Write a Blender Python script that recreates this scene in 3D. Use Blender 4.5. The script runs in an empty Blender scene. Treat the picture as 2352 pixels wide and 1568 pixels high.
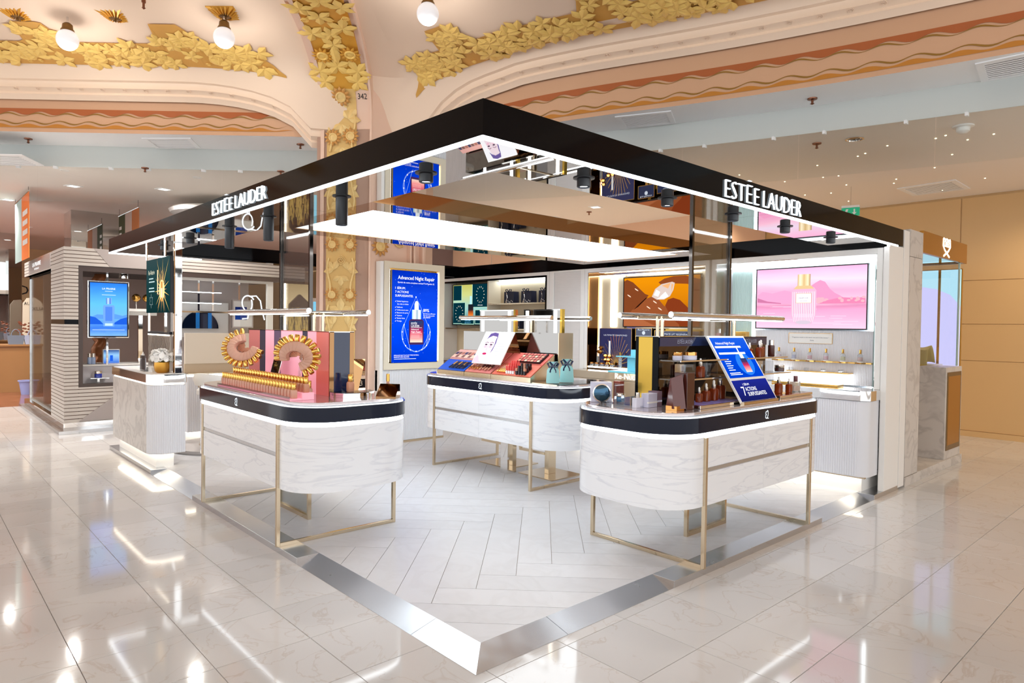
import bpy, bmesh, math, random
from mathutils import Vector, Matrix
random.seed(7)
sc = bpy.context.scene
COL = sc.collection
R = math.radians

# ------------------------------------------------------------------ camera, world, light, exposure
cam_d = bpy.data.cameras.new('camera'); cam = bpy.data.objects.new('camera', cam_d); COL.objects.link(cam)
cam_d.sensor_width = 36.0; cam_d.lens = 36.0 * 1539.4173 / 2352.0
cam_d.clip_start = 0.05; cam_d.clip_end = 200
cam.location = (-1.9461, -2.3399, 1.6)
cam.rotation_mode = 'XYZ'; cam.rotation_euler = (1.5490, -0.0137, -0.7410)
sc.camera = cam
sc.view_settings.view_transform = 'Standard'; sc.view_settings.look = 'None'
sc.view_settings.gamma = 1.0; sc.view_settings.use_curve_mapping = False
sc.view_settings.exposure = 0.42
w = bpy.data.worlds.new('world'); sc.world = w; w.use_nodes = True
wb = w.node_tree.nodes['Background']; wb.inputs['Color'].default_value = (0.925, 0.965, 1.0, 1); wb.inputs['Strength'].default_value = 1.6

# the room's own lamps (globes, square downlights, spotlights, LED strips) and the added gallery lamps are made with their fixtures below
G_GLOBE, G_DOWN = 12, 170          # watts: globe lamps, gallery downlights

# ------------------------------------------------------------------ materials
MATS = {}
def nodes_of(m):
    m.use_nodes = True
    nt = m.node_tree
    return nt, nt.nodes['Principled BSDF']
def srgb(r, g, b):
    def f(c):
        c /= 255.0
        return c / 12.92 if c <= 0.04045 else ((c + 0.055) / 1.055) ** 2.4
    return (f(r), f(g), f(b), 1.0)
def mat(name, col, rough=.5, metal=0.0, emis=None, es=1.0, alpha=None, spec=.5, trans=0.0, ior=1.45, coat=0.0, noise=None):
    if name in MATS: return MATS[name]
    m = bpy.data.materials.new(name); nt, b = nodes_of(m)
    b.inputs['Base Color'].default_value = col
    b.inputs['Roughness'].default_value = rough; b.inputs['Metallic'].default_value = metal
    b.inputs['Specular IOR Level'].default_value = spec; b.inputs['IOR'].default_value = ior
    b.inputs['Transmission Weight'].default_value = trans; b.inputs['Coat Weight'].default_value = coat
    if emis: b.inputs['Emission Color'].default_value = emis; b.inputs['Emission Strength'].default_value = es
    if noise:                                             # (scale, amount, stretch): procedural tone variation
        tc = nt.nodes.new('ShaderNodeTexCoord'); mp = nt.nodes.new('ShaderNodeMapping')
        mp.inputs['Scale'].default_value = noise[2] if len(noise) > 2 else (1, 1, 1)
        nz = nt.nodes.new('ShaderNodeTexNoise'); nz.inputs['Scale'].default_value = noise[0]; nz.inputs['Detail'].default_value = 5
        mx = nt.nodes.new('ShaderNodeMix'); mx.data_type = 'RGBA'
        k = noise[1]
        mx.inputs[6].default_value = (col[0] * (1 - k), col[1] * (1 - k), col[2] * (1 - k), 1)
        mx.inputs[7].default_value = (min(1, col[0] * (1 + k)), min(1, col[1] * (1 + k)), min(1, col[2] * (1 + k)), 1)
        nt.links.new(tc.outputs['Object'], mp.inputs['Vector']); nt.links.new(mp.outputs['Vector'], nz.inputs['Vector'])
        nt.links.new(nz.outputs['Fac'], mx.inputs[0]); nt.links.new(mx.outputs[2], b.inputs['Base Color'])
    MATS[name] = m
    return m
def emit(name, col, s):
    if name in MATS: return MATS[name]
    m = bpy.data.materials.new(name); m.use_nodes = True; nt = m.node_tree
    nt.nodes.remove(nt.nodes['Principled BSDF'])
    e = nt.nodes.new('ShaderNodeEmission'); e.inputs['Color'].default_value = col; e.inputs['Strength'].default_value = s
    nt.links.new(e.outputs[0], nt.nodes['Material Output'].inputs['Surface'])
    MATS[name] = m
    return m
def emit_ramp(name, stops, s, axis='Z', noise=0.0, nscale=6.0, const=False):
    """self-lit print: colour ramp along one object axis (0..1), with soft procedural clouds"""
    m = bpy.data.materials.new(name); m.use_nodes = True; nt = m.node_tree
    nt.nodes.remove(nt.nodes['Principled BSDF'])
    e = nt.nodes.new('ShaderNodeEmission'); e.inputs['Strength'].default_value = s
    tc = nt.nodes.new('ShaderNodeTexCoord'); sx = nt.nodes.new('ShaderNodeSeparateXYZ')
    nt.links.new(tc.outputs['UV'], sx.inputs[0])
    rp = nt.nodes.new('ShaderNodeValToRGB'); cr = rp.color_ramp
    if const: cr.interpolation = 'CONSTANT'
    while len(cr.elements) < len(stops): cr.elements.new(.5)
    for el, (p, c) in zip(cr.elements, stops): el.position = p; el.color = c
    src = sx.outputs[{'X': 0, 'Z': 1}[axis]]
    if noise:
        nz = nt.nodes.new('ShaderNodeTexNoise'); nz.inputs['Scale'].default_value = nscale; nz.inputs['Detail'].default_value = 4
        mp = nt.nodes.new('ShaderNodeMapping'); mp.inputs['Scale'].default_value = (.5, 1.6, 1)
        nt.links.new(tc.outputs['UV'], mp.inputs[0]); nt.links.new(mp.outputs[0], nz.inputs['Vector'])
        ma = nt.nodes.new('ShaderNodeMath'); ma.operation = 'MULTIPLY_ADD'; ma.inputs[1].default_value = noise; 
        sb = nt.nodes.new('ShaderNodeMath'); sb.operation = 'SUBTRACT'; sb.inputs[1].default_value = .5
        nt.links.new(nz.outputs['Fac'], sb.inputs[0]); nt.links.new(sb.outputs[0], ma.inputs[0]); nt.links.new(src, ma.inputs[2])
        src = ma.outputs[0]
    nt.links.new(src, rp.inputs[0]); nt.links.new(rp.outputs[0], e.inputs['Color'])
    nt.links.new(e.outputs[0], nt.nodes['Material Output'].inputs['Surface'])
    MATS[name] = m
    return m
def glass(name, col=(1, 1, 1, 1), refl=.10, rough=0.0, edge=.7):
    """thin pane: see-through with a fresnel reflection"""
    if name in MATS: return MATS[name]
    m = bpy.data.materials.new(name); m.use_nodes = True; nt = m.node_tree
    nt.nodes.remove(nt.nodes['Principled BSDF'])
    t = nt.nodes.new('ShaderNodeBsdfTransparent'); t.inputs['Color'].default_value = col
    g = nt.nodes.new('ShaderNodeBsdfGlossy'); g.inputs['Roughness'].default_value = rough
    lw = nt.nodes.new('ShaderNodeLayerWeight'); lw.inputs['Blend'].default_value = .25
    ad = nt.nodes.new('ShaderNodeMath'); ad.operation = 'MULTIPLY_ADD'; ad.inputs[1].default_value = edge; ad.inputs[2].default_value = refl; ad.use_clamp = True
    mx = nt.nodes.new('ShaderNodeMixShader')
    nt.links.new(lw.outputs['Fresnel'], ad.inputs[0]); nt.links.new(ad.outputs[0], mx.inputs['Fac'])
    nt.links.new(t.outputs[0], mx.inputs[1]); nt.links.new(g.outputs[0], mx.inputs[2])
    nt.links.new(mx.outputs[0], nt.nodes['Material Output'].inputs['Surface'])
    MATS[name] = m
    return m
def marble(name, base, vein, rough=.14, scale=2.0, stretch=(1, 1, 1), amount=.5, rand=.06, vw=.035, coat=0):
    m = bpy.data.materials.new(name); nt, b = nodes_of(m); N = nt.nodes; L = nt.links
    tc = N.new('ShaderNodeTexCoord'); geo = N.new('ShaderNodeNewGeometry'); mp = N.new('ShaderNodeMapping'); mp.inputs['Scale'].default_value = stretch
    oi = N.new('ShaderNodeObjectInfo')
    cmb = N.new('ShaderNodeVectorMath'); cmb.operation = 'MULTIPLY_ADD'; cmb.inputs[1].default_value = (13, 7, 5)
    L.new(oi.outputs['Random'], cmb.inputs[0]); L.new(geo.outputs['Position'], cmb.inputs[2]); L.new(cmb.outputs[0], mp.inputs[0])
    nz = N.new('ShaderNodeTexNoise'); nz.inputs['Scale'].default_value = scale; nz.inputs['Detail'].default_value = 6; nz.inputs['Distortion'].default_value = 1.2
    L.new(mp.outputs[0], nz.inputs['Vector'])
    sb = N.new('ShaderNodeMath'); sb.operation = 'SUBTRACT'; sb.inputs[1].default_value = .5; L.new(nz.outputs['Fac'], sb.inputs[0])
    ab = N.new('ShaderNodeMath'); ab.operation = 'ABSOLUTE'; L.new(sb.outputs[0], ab.inputs[0])
    mr = N.new('ShaderNodeMapRange'); mr.inputs[1].default_value = 0; mr.inputs[2].default_value = vw; mr.inputs[3].default_value = amount; mr.inputs[4].default_value = 0
    L.new(ab.outputs[0], mr.inputs[0])
    n2 = N.new('ShaderNodeTexNoise'); n2.inputs['Scale'].default_value = scale * .7; n2.inputs['Detail'].default_value = 3; L.new(mp.outputs[0], n2.inputs['Vector'])
    m2 = N.new('ShaderNodeMath'); m2.operation = 'MULTIPLY'; L.new(mr.outputs[0], m2.inputs[0]); L.new(n2.outputs['Fac'], m2.inputs[1])
    mx = N.new('ShaderNodeMix'); mx.data_type = 'RGBA'; mx.inputs[6].default_value = base; mx.inputs[7].default_value = vein
    L.new(m2.outputs[0], mx.inputs[0])
    hs = N.new('ShaderNodeHueSaturation'); mr2 = N.new('ShaderNodeMapRange'); mr2.inputs[3].default_value = 1 - rand; mr2.inputs[4].default_value = 1 + rand * .6
    L.new(oi.outputs['Random'], mr2.inputs[0]); L.new(mr2.outputs[0], hs.inputs['Value']); L.new(mx.outputs[2], hs.inputs['Color'])
    L.new(hs.outputs[0], b.inputs['Base Color'])
    b.inputs['Roughness'].default_value = rough; b.inputs['Coat Weight'].default_value = coat
    MATS[name] = m
    return m
def brushed(name, col, rough, scale=(1, 200, 1)):
    m = bpy.data.materials.new(name); nt, b = nodes_of(m); N = nt.nodes; L = nt.links
    b.inputs['Base Color'].default_value = col; b.inputs['Metallic'].default_value = 1
    geo = N.new('ShaderNodeNewGeometry'); mp = N.new('ShaderNodeMapping'); mp.inputs['Scale'].default_value = scale
    nz = N.new('ShaderNodeTexNoise'); nz.inputs['Scale'].default_value = 3; nz.inputs['Detail'].default_value = 3
    L.new(geo.outputs['Position'], mp.inputs[0]); L.new(mp.outputs[0], nz.inputs['Vector'])
    mr = N.new('ShaderNodeMapRange'); mr.inputs[3].default_value = rough * .75; mr.inputs[4].default_value = rough * 1.3
    L.new(nz.outputs['Fac'], mr.inputs[0]); L.new(mr.outputs[0], b.inputs['Roughness'])
    MATS[name] = m
    return m

M_tile = marble('polished_marble', srgb(213, 212, 211), srgb(180, 160, 142), .07, 2.4, amount=.55, rand=.07, vw=.014)
M_grout = mat('grout', srgb(150, 138, 126), .8)
M_plank = marble('pale_plank', srgb(212, 213, 216), srgb(192, 190, 190), .34, 3.2, (1, 1, 1), .45, .05, .10)
M_counter = marble('white_veined_stone', srgb(242, 244, 248), srgb(192, 196, 210), .16, 4.0, (.35, .35, 2.6), .6, .01, .035, .3)
M_stonegrey = marble('grey_veined_stone', srgb(206, 200, 194), srgb(150, 144, 140), .35, 3, (1, 1, 1), .8, .02, .06)
M_steel = brushed('brushed_steel', (.62, .63, .65, 1), .24, (3, 3, 3))
M_champ = mat('champagne_metal', srgb(214, 196, 168), .16, 1.0)
M_chrome = mat('chrome', srgb(232, 230, 228), .04, 1.0)
M_mirror = mat('mirror', srgb(205, 203, 200), .015, 1.0, noise=(.8, .02))
M_bronze = mat('bronze_mirror', srgb(150, 112, 76), .03, 1.0)
M_goldmetal = mat('gold_metal', srgb(226, 178, 96), .16, 1.0)
M_darkgold = mat('smoked_gold', srgb(176, 142, 62), .10, 1.0)
M_navy = mat('navy_gloss', srgb(16, 22, 42), .07, 0, spec=.3)
M_black = mat('black_gloss', srgb(3, 3, 6), .08, 0, spec=.12)
M_mblack = mat('matt_black', srgb(20, 22, 28), .4)
M_white = mat('white_lacquer', srgb(240, 238, 234), .3)
M_cream = mat('cream_lacquer', srgb(228, 218, 196), .35)
M_flute = mat('white_fluted_stone', srgb(226, 226, 230), .35, noise=(3, .05, (1, 1, .3)))
M_plaster = mat('peach_plaster', srgb(247, 222, 198), .7, noise=(.7, .05))
M_plaster2 = mat('pink_plaster', srgb(238, 204, 182), .7, noise=(.9, .05))
M_orange = mat('orange_paint', srgb(212, 168, 134), .6, noise=(.8, .04))
M_rust = mat('rust_paint', srgb(176, 96, 48), .6)
M_ochre = mat('ochre_paint', srgb(196, 128, 44), .6)
M_olive = mat('olive_line_paint', srgb(150, 108, 34), .6)
M_gild = mat('gilded_plaster', srgb(250, 208, 118), .42, .10, noise=(4, .10))
M_gild2 = mat('deep_gilding', srgb(224, 164, 60), .36, .25, noise=(5, .12))
M_ceil = mat('white_ceiling_paint', srgb(248, 248, 248), .6)
M_ceilw = mat('warm_ceiling_paint', srgb(246, 238, 230), .6)
M_wallw = mat('cream_wall_panel', srgb(216, 178, 126), .35, noise=(.5, .03))
M_led = emit('led_white', (.88, .95, 1, 1), 8.0)
M_ledw = emit('led_warm', (1, .90, .74, 1), 6.5)
M_ledbox = emit('lightbox_white', (.86, .94, 1, 1), 3.8)
M_letter = emit('lit_letter', (.82, .93, 1, 1), 2.6)
M_glass = glass('clear_pane', (.96, .98, .97, 1), .04)
M_smoke = glass('smoked_pane', (.90, .90, .89, 1), .05, 0, .6)
M_acryl = glass('acrylic', (.93, .95, .97, 1), .08)
# ------------------------------------------------------------------ mesh helpers
class MB:
    """collects shapes; build() links them as ONE mesh object"""
    def __init__(s): s.v = []; s.f = []; s.mi = []; s.uv = {}
    def add(s, vs, fs, mi=0, M=None):
        n = len(s.v)
        s.v += [tuple(M @ Vector(p)) if M else tuple(p) for p in vs]
        s.f += [[i + n for i in f] for f in fs]; s.mi += [mi] * len(fs)
        return s
    def box(s, x0, x1, y0, y1, z0, z1, mi=0, M=None):
        vs = [(x, y, z) for z in (z0, z1) for y in (y0, y1) for x in (x0, x1)]
        return s.add(vs, [(0, 2, 3, 1), (4, 5, 7, 6), (0, 1, 5, 4), (2, 6, 7, 3), (0, 4, 6, 2), (1, 3, 7, 5)], mi, M)
    def prism(s, poly, z0, z1, mi=0, M=None, cap=True):
        n = len(poly)
        vs = [(p[0], p[1], z0) for p in poly] + [(p[0], p[1], z1) for p in poly]
        fs = [(i, (i + 1) % n, n + (i + 1) % n, n + i) for i in range(n)]
        if cap: fs += [tuple(range(n - 1, -1, -1)), tuple(range(n, 2 * n))]
        return s.add(vs, fs, mi, M)
    def ring(s, outer, inner, z0, z1, mi=0, M=None):
        n = len(outer)
        vs = [(p[0], p[1], z) for z in (z0, z1) for p in list(outer) + list(inner)]
        fs = []
        for i in range(n):
            j = (i + 1) % n
            fs += [(i, j, 2 * n + j, 2 * n + i), (n + j, n + i, 3 * n + i, 3 * n + j), (2 * n + i, 2 * n + j, 3 * n + j, 3 * n + i), (j, i, n + i, n + j)]
        return s.add(vs, fs, mi, M)
    def lathe(s, prof, c=(0, 0, 0), seg=16, mi=0, M=None, cap=True):
        vs = []; fs = []; k = len(prof)
        for i in range(seg):
            a = 2 * math.pi * i / seg
            vs += [(c[0] + r * math.cos(a), c[1] + r * math.sin(a), c[2] + z) for r, z in prof]
        for i in range(seg):
            j = (i + 1) % seg
            fs += [(i * k + q, j * k + q, j * k + q + 1, i * k + q + 1) for q in range(k - 1)]
        if cap: fs += [tuple(i * k for i in range(seg - 1, -1, -1)), tuple(i * k + k - 1 for i in range(seg))]
        return s.add(vs, fs, mi, M)
    def tube(s, pts, r, seg=8, mi=0, M=None):
        pts = [Vector(p) for p in pts]; vs = []; fs = []; n = len(pts)
        up = None
        for i, p in enumerate(pts):
            d = (pts[min(i + 1, n - 1)] - pts[max(i - 1, 0)]).normalized()
            if up is None: up = Vector((0, 0, 1)) if abs(d.z) < .9 else Vector((1, 0, 0))
            a = d.cross(up).normalized(); b = a.cross(d).normalized(); up = b
            rr = r[i] if isinstance(r, (list, tuple)) else r
            vs += [tuple(p + (a * math.cos(2 * math.pi * q / seg) + b * math.sin(2 * math.pi * q / seg)) * rr) for q in range(seg)]
        for i in range(n - 1):
            fs += [(i * seg + q, i * seg + (q + 1) % seg, (i + 1) * seg + (q + 1) % seg, (i + 1) * seg + q) for q in range(seg)]
        fs += [tuple(range(seg - 1, -1, -1)), tuple(range((n - 1) * seg, n * seg))]
        return s.add(vs, fs, mi, M)
    def ball(s, c, r, seg=12, rings=8, sz=1.0, mi=0):
        prof = [(max(1e-4, r * math.sin(math.pi * i / rings)), -r * sz * math.cos(math.pi * i / rings)) for i in range(rings + 1)]
        return s.lathe(prof, c, seg, mi, cap=False)
    def mesh(s, name, mats, smooth=False):
        me = bpy.data.meshes.new(name); me.from_pydata(s.v, [], s.f)
        for m in (mats if isinstance(mats, (list, tuple)) else [mats]): me.materials.append(m)
        if any(s.mi): me.polygons.foreach_set('material_index', s.mi)
        bm = bmesh.new(); bm.from_mesh(me); bmesh.ops.recalc_face_normals(bm, faces=bm.faces); bm.to_mesh(me); bm.free()
        if smooth:
            me.polygons.foreach_set('use_smooth', [True] * len(me.polygons))
            me.set_sharp_from_angle(angle=R(38))
        me.update()
        return me
    def build(s, name, mats, parent=None, smooth=False, bevel=0):
        o = link(name, s.mesh(name, mats, smooth), parent)
        if bevel:
            b = o.modifiers.new('bevel', 'BEVEL'); b.width = bevel; b.segments = 2; b.limit_method = 'ANGLE'
        return o
def link(name, data, parent=None):
    o = bpy.data.objects.new(name, data); COL.objects.link(o)
    if parent:
        o.parent = parent
        o.matrix_parent_inverse = MW(parent).inverted()
    return o
def MW(o):
    m = Matrix.LocRotScale(o.location, o.rotation_euler, o.scale)
    return MW(o.parent) @ o.matrix_parent_inverse @ m if o.parent else m
def tag(o, label=None, cat=None, group=None, kind=None):
    if label: o['label'] = label
    if cat: o['category'] = cat
    if group: o['group'] = group
    if kind: o['kind'] = kind
    return o
def thing(name, label, cat, loc=(0, 0, 0), rz=0, group=None, kind=None):
    o = bpy.data.objects.new(name, None); COL.objects.link(o); o.empty_display_size = .1
    o.location = loc; o.rotation_euler = (0, 0, rz)
    return tag(o, label, cat, group, kind)
def dup(root, loc=None, rot=None, label=None, group=None, scale=None):
    r = root.copy(); COL.objects.link(r)
    if loc is not None: r.location = loc
    if rot is not None: r.rotation_euler = rot if isinstance(rot, tuple) else (0, 0, rot)
    if scale is not None: r.scale = (scale,) * 3
    if label: r['label'] = label
    if group: r['group'] = group
    for ch in list(root.children):
        c = ch.copy(); COL.objects.link(c); c.parent = r; c.matrix_parent_inverse = ch.matrix_parent_inverse.copy()
        for g in ch.children:
            d = g.copy(); COL.objects.link(d); d.parent = c; d.matrix_parent_inverse = g.matrix_parent_inverse.copy()
    return r
def rrect(x0, x1, y0, y1, r, n=8, rs=None):
    """rounded rectangle outline, ccw; rs = radii for corners (x1y0, x1y1, x0y1, x0y0)"""
    rs = rs or (r, r, r, r); P = []
    for (cx, cy, a0, q) in ((x1, y0, -90, rs[0]), (x1, y1, 0, rs[1]), (x0, y1, 90, rs[2]), (x0, y0, 180, rs[3])):
        sx = -1 if cx == x1 else 1; sy = -1 if cy == y1 else 1
        ox, oy = cx + sx * q, cy + sy * q
        for i in range(n + 1):
            a = R(a0 + 90 * i / n); P.append((ox + q * math.cos(a), oy + q * math.sin(a)))
    return P
# flat artwork: a surface with origin o (lower left), unit vectors r (right) and u (up); n points out
class Surf:
    def __init__(s, o, r, u):
        s.o = Vector(o); s.r = Vector(r).normalized(); s.u = Vector(u).normalized(); s.n = s.r.cross(s.u)
    def p(s, a, b, d=0): return tuple(s.o + s.r * a + s.u * b + s.n * d)
    def poly(s, name, pts, m, parent, d=.002, t=.0):
        me = bpy.data.meshes.new(name)
        me.from_pydata([s.p(a, b, d) for a, b in pts], [], [tuple(range(len(pts)))])
        me.materials.append(m); me.update()
        return link(name, me, parent)
    def rect(s, name, a0, a1, b0, b1, m, parent, d=.002):
        o = s.poly(name, [(a0, b0), (a1, b0), (a1, b1), (a0, b1)], m, parent, d)
        uv = o.data.uv_layers.new(name='UVMap')
        for i, c in enumerate([(0, 0), (1, 0), (1, 1), (0, 1)]): uv.data[i].uv = c
        return o
    def slab(s, name, a0, a1, b0, b1, t, m, parent=None, d=0, bevel=0):
        b = MB(); vs = [s.p(a, bb, dd) for dd in (d - t, d) for bb in (b0, b1) for a in (a0, a1)]
        b.add(vs, [(0, 2, 3, 1), (4, 5, 7, 6), (0, 1, 5, 4), (2, 6, 7, 3), (0, 4, 6, 2), (1, 3, 7, 5)])
        return b.build(name, m, parent, bevel=bevel)
    def frame(s, name, a0, a1, b0, b1, w, t, m, parent=None, d=0):
        b = MB()
        for (p0, p1, q0, q1) in ((a0, a1, b0, b0 + w), (a0, a1, b1 - w, b1), (a0, a0 + w, b0 + w, b1 - w), (a1 - w, a1, b0 + w, b1 - w)):
            vs = [s.p(a, bb, dd) for dd in (d - t, d) for bb in (q0, q1) for a in (p0, p1)]
            b.add(vs, [(0, 2, 3, 1), (4, 5, 7, 6), (0, 1, 5, 4), (2, 6, 7, 3), (0, 4, 6, 2), (1, 3, 7, 5)])
        return b.build(name, m, parent)
    def ell(s, name, ca, cb, ra, rb, m, parent, d=.003, n=20, rot=0, a0=0, a1=360):
        c, q = math.cos(rot), math.sin(rot); pts = []
        for i in range(n):
            t = R(a0 + (a1 - a0) * i / (n if a1 - a0 == 360 else n - 1))
            x, y = ra * math.cos(t), rb * math.sin(t); pts.append((ca + x * c - y * q, cb + x * q + y * c))
        return s.poly(name, pts, m, parent, d)
    def line(s, name, pts, w, m, parent, d=.003):
        """flat ribbon polyline(s)"""
        vs = []; fs = []
        for pl in (pts if isinstance(pts[0][0], (tuple, list)) else [pts]):
            n0 = len(vs); k = len(pl)
            for i, (a, b) in enumerate(pl):
                a0, b0 = pl[max(0, i - 1)]; a1, b1 = pl[min(k - 1, i + 1)]
                L = math.hypot(a1 - a0, b1 - b0) or 1; na, nb = -(b1 - b0) / L * w / 2, (a1 - a0) / L * w / 2
                vs += [s.p(a + na, b + nb, d), s.p(a - na, b - nb, d)]
            fs += [(n0 + 2 * i, n0 + 2 * i + 1, n0 + 2 * i + 3, n0 + 2 * i + 2) for i in range(k - 1)]
        me = bpy.data.meshes.new(name); me.from_pydata(vs, [], fs); me.materials.append(m); me.update()
        return link(name, me, parent)
    def text(s, name, txt, a, b, h, m, parent, d=.003, width=None, align='LEFT', thick=0.0, thin=0.0):
        cu = bpy.data.curves.new(name, 'FONT'); cu.body = txt; cu.align_x = align; cu.size = 1.0; cu.resolution_u = 2
        cu.extrude = 0; cu.offset = -thin
        ob = bpy.data.objects.new('t', cu); COL.objects.link(ob)
        bpy.context.view_layer.update()
        me = bpy.data.meshes.new_from_object(ob.evaluated_get(bpy.context.evaluated_depsgraph_get()))
        bpy.data.objects.remove(ob); bpy.data.curves.remove(cu)
        xs = [v.co.x for v in me.vertices] or [0]; ys = [v.co.y for v in me.vertices] or [0, 1]
        sy = h / .72; sx = sy
        if width: sx = width / max(1e-6, max(xs) - min(xs))
        x0 = min(xs) if align == 'LEFT' else ((min(xs) + max(xs)) / 2 if align == 'CENTER' else max(xs))
        for v in me.vertices: v.co = Vector(s.p(a + (v.co.x - x0) * sx, b + v.co.y * sy, d))
        me.materials.clear(); me.materials.append(m)
        for p in me.polygons: p.material_index = 0
        if thick:
            bm = bmesh.new(); bm.from_mesh(me); g = bmesh.ops.extrude_face_region(bm, geom=bm.faces[:])
            for v in [e for e in g['geom'] if isinstance(e, bmesh.types.BMVert)]: v.co += s.n * thick
            bmesh.ops.recalc_face_normals(bm, faces=bm.faces); bm.to_mesh(me); bm.free()
        me.name = name
        return link(name, me, parent)
# ------------------------------------------------------------------ the building
CAMP = Vector((-1.9461, -2.3399, 1.6)); CAMR = cam.rotation_euler.to_matrix()
def pix(x, y, z):
    p = CAMR.transposed() @ (Vector((x, y, z)) - CAMP)
    if p.z > -.2: return None
    return (1176 + 1539.4 * p.x / -p.z, 784 - 1539.4 * p.y / -p.z)
def bx(name, x0, x1, y0, y1, z0, z1, m, parent=None, bevel=0):
    return MB().box(x0, x1, y0, y1, z0, z1).build(name, m, parent, bevel=bevel)

floor = MB().box(-16, 10.4, -12, 30, -.06, -.006).build('floor', M_grout); tag(floor, kind='structure')
TX, TY = .4675, .456
near, rest = [], []
for i in range(-32, 26):
    for j in range(-30, 62):
        x0, y0 = -.871 + i * TX, 1.75 + j * TY
        if x0 > 10.3 or x0 < -15 or y0 < -11 or y0 > 29: continue
        if x0 > .05 and x0 + TX < 5.9 and y0 > .05 and y0 + TY < 7.1: continue
        q = [pix(x0 + a * TX, y0 + b * TY, 0) for a, b in ((0, 0), (1, 0), (1, 1), (0, 1))]
        seen = None not in q and any(-20 < p[0] < 2372 and p[1] < 1590 for p in q)
        if seen:
            A = abs(sum(q[k][0] * q[(k + 1) % 4][1] - q[(k + 1) % 4][0] * q[k][1] for k in range(4))) / 2
            near.append((A, x0, y0))
        else: rest.append((x0, y0))
near.sort(reverse=True)
g = .0022
tile_me = MB().add([(g, g, 0), (TX - g, g, 0), (TX - g, TY - g, 0), (g, TY - g, 0), (.0006, .0006, -.006), (TX - .0006, .0006, -.006), (TX - .0006, TY - .0006, -.006), (.0006, TY - .0006, -.006)],
                   [(0, 1, 2, 3), (0, 4, 5, 1), (1, 5, 6, 2), (2, 6, 7, 3), (3, 7, 4, 0)]).mesh('tile', M_tile)
for A, x0, y0 in near[:300]:
    t = link('tile', tile_me, floor); t.location = (x0, y0, random.uniform(-.0006, .0006))
m = MB()
for x0, y0 in rest + [(a[1], a[2]) for a in near[300:]]:
    m.add([(x0 + g, y0 + g, 0), (x0 + TX - g, y0 + g, 0), (x0 + TX - g, y0 + TY - g, 0), (x0 + g, y0 + TY - g, 0)], [(0, 1, 2, 3)])
tag(m.build('tile_field', M_tile, floor), kind='stuff')
M_red = marble('red_marble', srgb(150, 92, 70), srgb(90, 48, 38), .1, 3, amount=1, vw=.12)
tag(MB().box(-14, 10.3, 13.0, 29, -.004, .004).build('floor_red_marble', M_red), kind='structure')

# path of the vault edge in plan (viewer's side to the right of travel), smoothed
RAW = [(-6.2, 13.1), (-3.6, 10.8), (-.977, 8.478), (.266, 7.39), (1.512, 6.275), (1.95, 5.90), (2.30, 5.72), (2.85, 5.55), (3.30, 5.15), (3.56, 4.25), (3.732, 3.175), (4.611, 1.061), (5.17, -1.005), (5.9, -4.2), (6.6, -7.6)]
def smooth(P, n):
    for _ in range(n):
        Q = [P[0]]
        for a, b in zip(P, P[1:]):
            Q += [(a[0] * .75 + b[0] * .25, a[1] * .75 + b[1] * .25), (a[0] * .25 + b[0] * .75, a[1] * .25 + b[1] * .75)]
        P = Q + [P[-1]]
    return P
PATH = smooth(RAW, 3)
SL = [0]
for a, b in zip(PATH, PATH[1:]): SL.append(SL[-1] + math.hypot(b[0] - a[0], b[1] - a[1]))
k0 = min(range(len(PATH)), key=lambda i: (PATH[i][0] - 2.50) ** 2 + (PATH[i][1] - 5.65) ** 2)
S0 = SL[k0]; SMIN, SMAX = -S0, SL[-1] - S0
def base(s):
    s = min(max(s + S0, 0), SL[-1] - 1e-6)
    i = max(k for k in range(len(SL)) if SL[k] <= s); i = min(i, len(SL) - 2)
    t = (s - SL[i]) / (SL[i + 1] - SL[i]); a, b = PATH[i], PATH[i + 1]
    return (a[0] + (b[0] - a[0]) * t, a[1] + (b[1] - a[1]) * t)
def nrm(s):
    a, b = base(max(SMIN, s - .35)), base(min(SMAX, s + .35)); L = math.hypot(b[0] - a[0], b[1] - a[1])
    return ((b[1] - a[1]) / L, -(b[0] - a[0]) / L)
#        u      z     share of the arch drop
PROF = [(0.0, 4.43, 1.0), (.03, 4.415, 1), (.06, 4.45, 1), (.085, 4.47, 1), (.075, 4.50, 1), (.11, 4.52, 1), (.15, 4.535, 1), (.145, 4.575, 1), (.155, 4.61, 1), (.20, 4.62, 1), (.215, 4.655, .95), (.255, 4.70, .8),
        (.32, 4.765, .45), (.45, 4.805, .1), (.72, 4.87, .02), (1.07, 4.93, 0), (1.25, 4.95, 0), (1.57, 4.985, 0), (2.84, 5.03, 0), (5.5, 5.06, 0), (7.6, 5.07, 0)]
SA, SB = -.62, 1.02                              # where the left and right arches spring from the pier
def drop(s):
    if s < SA: t = min((SA - s) / 1.5, 1); return .46 * (1 - math.sqrt(max(0, 1 - (1 - t) ** 2)))
    if s > SB: t = min((s - SB) / 1.0, 1); return .62 * (1 - math.sqrt(max(0, 1 - (1 - t) ** 2))) - .11 * min(max((s - SB) / 1.5, 0), 1)
    return .54
def vault(s, u):
    for (a, b) in zip(PROF, PROF[1:]):
        if a[0] <= u <= b[0] and b[0] > a[0]:
            t = (u - a[0]) / (b[0] - a[0]); z = a[1] + (b[1] - a[1]) * t; wt = a[2] + (b[2] - a[2]) * t; break
    p, n = base(s), nrm(s)
    return Vector((p[0] + n[0] * u, p[1] + n[1] * u, z - drop(s) * wt))
NS = 110
SS = [SMIN + (SMAX - SMIN) * i / NS for i in range(NS + 1)]
vs, fs = [], []
for s in SS:
    p, n = base(s), nrm(s)
    for (u, z, wt) in PROF: vs.append((p[0] + n[0] * u, p[1] + n[1] * u, z - drop(s) * wt))
K = len(PROF)
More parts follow.
